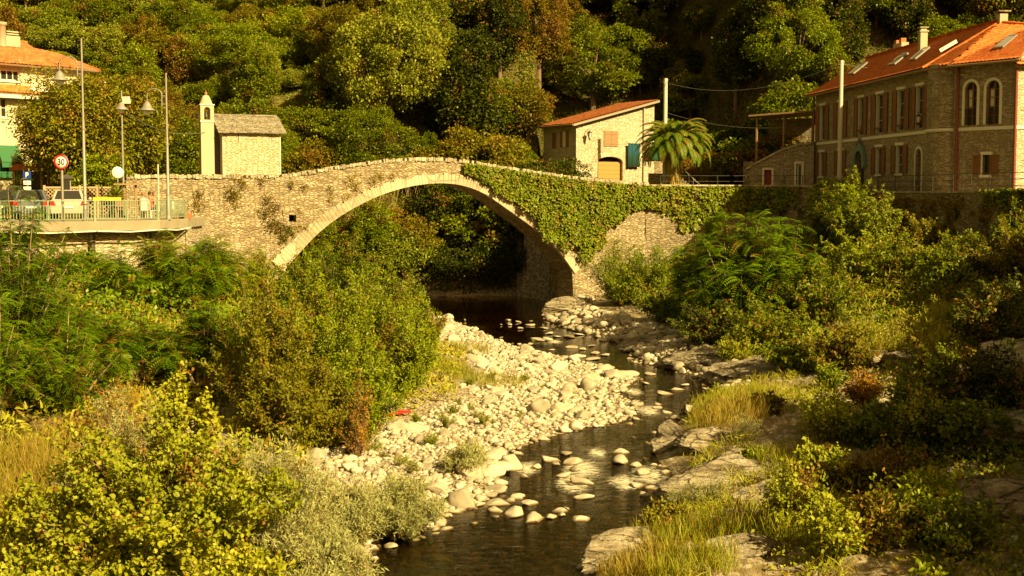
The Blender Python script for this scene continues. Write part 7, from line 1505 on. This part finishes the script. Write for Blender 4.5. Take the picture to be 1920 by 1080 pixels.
grass('dry_grass', 'orange dry grass at the far left below the locust tree', 60, 29.5, .9, 2.2, 4200, 121, 'f_dry', .45); grass('dry_grass', 'tawny dry stalks between the alder bush and the left edge', 150, 31, 1.1, 1.6, 3200, 122, 'f_dry', .45); grass('dry_grass', 'dry grass low at the left edge beside the small alder', 10, 25.5, .7, 1.4, 2200, 123, 'f_dry', .4)
shrub('dead_bush', 'rust coloured dead bush behind the alder shoot', 'bush', M['f_red'], M['bark'], 124, 2.1, 1.2, 26, 10, 9, .10, .04, 'd', loc=dz(215, 34), sub=.5)
shrub('red_weeds', 'purplish weeds among the light green willows', 'weeds', M['f_red'], M['bark'], 125, 2.6, .8, 16, 10, 8, .09, .04, 'd', loc=dz(668, 37.5), sub=.4)
for i, (px, py, s, m_, lab) in enumerate([(836, 806, .75, 'f_bright', 'bright green bush alone among the white stones'), (808, 838, .5, 'f_bright', 'small yellow green plant left of the lone bright bush'), (655, 850, .45, 'f_bright', 'yellow green weed near the left end of the gravel bar'), (560, 890, .4, 'f_red', 'reddish weed on the stones near the grey willow'), (905, 800, .5, 'f_pale', 'wispy weed beside a dark boulder on the bar'), (880, 725, .35, 'f_bright', 'small green weed high on the gravel bar'), (925, 712, .3, 'f_bright', 'tiny green tuft among stones near the bar centre'), (985, 718, .35, 'f_bright', 'green tuft near the water on the gravel bar'), (780, 795, .35, 'f_bright', 'little weed beside the red plastic strip'), (1000, 650, .3, 'f_pale', 'faint weed among the upper bar stones')]):
    q = gp(px, py); shrub('bar_weed', lab, 'weed', M[m_], M['palebark'], 130 + i, s * .95, s * .5, 22, 8, 8, .055, .016, 'd', loc=(q.x, q.y, q.z + .02), sub=.14, arch=.25, th=.006, follow=1.4)
grass('bar_grass', 'strip of yellow grass across the upper gravel bar', 915, 51.5, .25, 1.6, 1500, 141, 'f_grass', .22); grass('bar_grass', 'grass fringe beside the far end of the gravel bar', 845, 62, .4, 1.8, 1800, 142, 'f_grass', .3); grass('bar_grass', 'grass at the foot of the round willow on the bar', 830, 52, .4, 1.2, 1200, 143, 'f_grass', .3)

# ------------------------------------------------------------ right bank
def rb(x, y): return (poly_d(x, y, RSH) > 3.2) & ~inside(x, y, RIVER) & (poly_d(x, y, LSH) > poly_d(x, y, RSH)) & infr(x, y) & ~inside(x, y, PLAT_R)
x, y = uni(52000, 3, 30, 55, 92, lambda x, y: rb(x, y) & (poly_d(x, y, RSH) > 4.0)); scatter('brambles', 'dense bramble thicket covering the bank below the riverside wall', x, y, 'f_mid', .17, 1.9, .42)
x, y = uni(26000, 6, 28, 48, 74, lambda x, y: rb(x, y) & (poly_d(x, y, RSH) > 4.2) & (x > 9)); scatter('yellow_broom', 'golden yellow broom and grass on the right bank slope', x, y, 'f_grass', .22, 1.5, .5, W=.2, kind='b', thin=-.1)
x, y = uni(34000, 4, 20, 22, 54, lambda x, y: rb(x, y)); scatter('low_weeds', 'low weeds rooted in the cracks of the bare rock bank', x, y, 'f_grass', .11, .4, 1.1, W=.45, thin=.0)
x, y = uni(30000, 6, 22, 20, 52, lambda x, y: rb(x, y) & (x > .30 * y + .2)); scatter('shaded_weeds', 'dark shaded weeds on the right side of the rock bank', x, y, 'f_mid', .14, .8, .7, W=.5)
x, y = uni(8000, 2, 16, 22, 54, lambda x, y: (poly_d(x, y, RSH) > .5) & (poly_d(x, y, RSH) < 4.5) & ~inside(x, y, RIVER) & (poly_d(x, y, LSH) > poly_d(x, y, RSH)) & (vnoise(x * .5, y * .5, 3) > -.15)); scatter('bank_grass', 'yellow green grass along the water edge of the rock bank', x, y, 'f_grass', .26, .5, .8, W=.07, kind='b', up=2)
shrub('locust_shrub', 'light green shrub against the bridge wall right of the pier', 'shrub', M['f_bright'], M['bark'], 151, 4.6, 2.3, 46, 20, 14, .15, .06, 'd', loc=dz(1160, 80), sub=.8, arch=.2)
shrub('locust_shrub', 'lower light green shrub spreading to the right below the lit wall', 'shrub', M['f_bright'], M['bark'], 152, 3.6, 1.8, 34, 18, 14, .15, .06, 'd', loc=dz(1225, 79), sub=.7)
ail('great feathery tree of heaven hiding the wall right of the bridge', 1385, 62, 7.0, 2.8, 42, 26, 153, L=(.85, .20), W=.07, t0=.25, th=.05)
ail('feathery tree of heaven leaning toward the two arched openings', 1475, 62, 5.6, 1.5, 16, 22, 154, L=(.8, .19), W=.07, t0=.3)
ail('dim feathery tree left of the great one near the lit wall', 1300, 68, 5.2, 1.5, 18, 22, 155, L=(.8, .19), W=.07, t0=.3)
for i, (px, Y, H, Rr, m_, lab) in enumerate([(1340, 60, 2.6, 2.2, 'f_dark', 'dark bramble mound at the foot of the great feathery tree'), (1450, 57, 3.0, 2.4, 'f_mid', 'bramble mound left of the yellow broom'), (1540, 60, 3.6, 2.4, 'f_mid', 'rounded bramble mound below the creeper covered wall'), (1620, 66, 4.0, 2.4, 'f_bright', 'light bush climbing towards the hanging creeper'), (1700, 63, 2.6, 2.4, 'f_mid', 'green bramble mound below the long house wall'), (1810, 60, 2.8, 2.4, 'f_mid', 'green bush below the right end of the wall'), (1900, 58, 3.0, 2.2, 'f_olive', 'olive bush cut by the right edge of the photo'), (1500, 51, 2.0, 1.8, 'f_mid', 'dark bush above the smooth rock shelf'), (1570, 50, 2.2, 1.8, 'f_olive', 'bush overhanging the big rounded boulder'), (1255, 70, 1.8, 1.6, 'f_mid', 'low bush behind the shaded rock shelf')]):
    shrub('bramble_bush', lab, 'bush', M[m_], M['bark'], 160 + i, H, Rr, 40, 15, 13, .14, .09, 'd', loc=dz(px, Y), sub=.6, arch=.35, droop=.35)
for i, (px, Y, H, Rr, m_, lab) in enumerate([(1640, 52, 1.7, 2.0, 'f_yellow', 'golden yellow broom mound above the big boulder'), (1760, 53, 2.0, 2.2, 'f_yellow', 'golden yellow broom mound in the middle of the right bank'), (1880, 51, 2.3, 1.9, 'f_olive', 'yellowish bush near the right edge')]):
    shrub('broom_bush', lab, 'bush', M[m_], M['bark'], 175 + i, H, Rr, 60, 12, 12, .11, .03, 'd', loc=dz(px, Y), sub=.5, arch=.2, follow=1.2)
for i, (px, py, s, m_, lab) in enumerate([(1375, 685, 1.5, 'f_yellow', 'sunny sapling standing on the smooth rock shelf'), (1545, 830, 1.7, 'f_yellow', 'leafy sapling at the shadow edge on the rock bank'), (1735, 850, 1.8, 'f_yellow', 'sunlit top of a small tree in the shaded ground'), (1540, 905, 1.1, 'f_yellow', 'small yellow leaved bush beside the layered rock'), (1590, 930, 1.1, 'f_olive', 'brownish weeds by the layered rock step'), (1500, 1000, 1.5, 'f_yellow', 'yellow leaved bush near the bottom of the rock bank'), (1560, 1050, 1.3, 'f_yellow', 'broad leaved weeds at the bottom edge right of centre'), (1680, 930, 1.4, 'f_olive', 'yellowish shrub in the shaded rocks'), (1720, 1010, 1.5, 'f_bright', 'green leafy shrub near the bottom right corner'), (1640, 1040, 1.3, 'f_olive', 'spiky weeds at the bottom edge in the shade'), (1800, 1050, 1.4, 'f_mid', 'dark shrub at the bottom right corner'), (1620, 760, 1.2, 'f_red', 'red tinged bush below the big boulder'), (1560, 730, 1.0, 'f_bright', 'low green bush beside the end of the rock shelf'), (1700, 800, 1.4, 'f_mid', 'dark green bush in the shade below the boulders'), (1780, 860, 1.3, 'f_dark', 'dark bush under the shaded bluff'), (1330, 950, .9, 'f_willow', 'grey leaved shrub on the bank left of the pale slab'), (1275, 960, .8, 'f_willow', 'wispy grey shrub above the pool shore'), (1400, 830, .9, 'f_willow', 'grey green tuft on the grassy knoll'), (1340, 760, .8, 'f_pale', 'pale weeds on the grassy knoll by the river bend'), (1440, 780, .9, 'f_olive', 'tall weeds on the right side of the grassy knoll'), (1410, 880, .6, 'f_bright', 'fresh green plant on top of the pale slab'), (1250, 1010, .9, 'f_olive', 'thin weeds on the shore beside the dark pool')]):
    q = gp(px, py); big_ = m_ == 'f_willow'; shrub('bank_shrub', lab, 'shrub', M[m_], M['bark'], 190 + i, s, s * .55, 22, 12, 10, .07 if big_ else .10, .014 if big_ else .06, 'd' if big_ else 'o', loc=(q.x, q.y, q.z - .05), sub=.4 * s, arch=.2, th=.008)
for i, (px, Y, H, Rr, n, lab, m_) in enumerate([(1380, 43.5, .8, 1.5, 3000, 'pale grass crowning the knoll by the river bend', 'f_grass'), (1370, 40, .8, 1.2, 2200, 'tawny grass on the near side of the knoll', 'f_dry'), (1260, 27.5, .5, 0.9, 1300, 'grass tufts at the shore below the pale slab', 'f_grass'), (1200, 25.5, .45, .8, 1000, 'yellowish grass tufts above the streaked rock', 'f_dry'), (1420, 27, .5, 1.1, 1500, 'yellow grass in the hollow below the slab', 'f_grass'), (1480, 34, .5, 1.0, 1200, 'grass in the crack beside the slab', 'f_grass'), (1300, 24.5, .5, .9, 1200, 'grass clump near the bottom edge of the rock bank', 'f_grass'), (1700, 52, .9, 2.2, 4200, 'golden grass around the broom mounds', 'f_dry'), (1560, 26, .5, 1.2, 2600, 'shaded grass near the bottom edge', 'f_grass')]): grass('wild_grass', lab, px, Y, H, Rr, n, 230 + i, m_, .32, .013)
# unseen trees added right of the view to cast shade over the near bank
for i, (x, y, s, shp) in enumerate([(15.2, 22.5, .85, 'round'), (16.2, 27, .9, 'round'), (17.6, 31, .95, 'round'), (17, 18.5, .95, 'round'), (14.2, 18, .8, 'wide')]):
    put_tree('f_dark', shp, (x, y, hz(x, y) - .3), s, 'unseen tree added beyond the right edge for its shade', 'unseen trees added for shade')
x, y = uni(14000, 12, 24, 101, 119, lambda x, y: (960 + FPX * x / y > 1285) & (960 + FPX * x / y < 1430)); scatter('dry_slope_grass', 'golden dry grass on the small slope between the palm and the shed', x, y, 'f_dry', .3, .7, .5, W=.2, kind='b')
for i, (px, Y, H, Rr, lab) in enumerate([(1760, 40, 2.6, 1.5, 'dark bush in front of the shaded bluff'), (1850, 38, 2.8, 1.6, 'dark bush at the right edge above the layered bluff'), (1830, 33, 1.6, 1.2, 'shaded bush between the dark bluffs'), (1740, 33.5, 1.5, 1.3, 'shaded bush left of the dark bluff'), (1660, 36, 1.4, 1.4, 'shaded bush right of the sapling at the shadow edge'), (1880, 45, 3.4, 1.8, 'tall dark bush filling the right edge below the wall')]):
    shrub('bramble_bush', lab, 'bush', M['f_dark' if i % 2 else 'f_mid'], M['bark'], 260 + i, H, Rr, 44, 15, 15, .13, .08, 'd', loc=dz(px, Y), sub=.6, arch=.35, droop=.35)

wt = None
for i in range(70):
    px = random.uniform(600, 1150); py = random.uniform(650, 1000); q = gp(px, py)
    if not onbar(np.array([q.x]), np.array([q.y]))[0] or q.z < .05: continue
    if wt is None: wt = shrub('bar_weed', 'small pale weed sprouting between the stones of the gravel bar', 'weed', M['f_bright'], M['palebark'], 299, .38, .22, 16, 7, 7, .05, .014, 'd', loc=tuple(q), sub=.12, arch=.25, th=.005, follow=1.4, group='small weeds on the gravel bar')
    else: copy_tree(wt, tuple(q), random.uniform(0, 6), (random.uniform(.6, 1.3),) * 3)

for i, (px, Y, H, Rr, m_, lab) in enumerate([(1600, 73.5, 5.3, 1.5, 'f_bright', 'tall light green bush against the wall just right of the tall pole'), (1645, 71.5, 4.2, 1.3, 'f_pale', 'pale leafy shoots climbing the wall beside the tall light bush'), (1555, 76, 4.4, 1.2, 'f_mid', 'dark leafy bush beside the second arched opening'), (1720, 68, 2.9, 1.2, 'f_olive', 'olive shoots in front of the creeper covered wall'), (1900, 60, 3.2, 1.2, 'f_mid', 'bushy green shoots at the right end of the wall')]):
    shrub('climbing_bush', lab, 'bush', M[m_], M['bark'], 310 + i, H, Rr, 30, 20, 18, .13, .08, 'd', loc=dz(px, Y), sub=.6, arch=.1, droop=.3, hmin=.75)
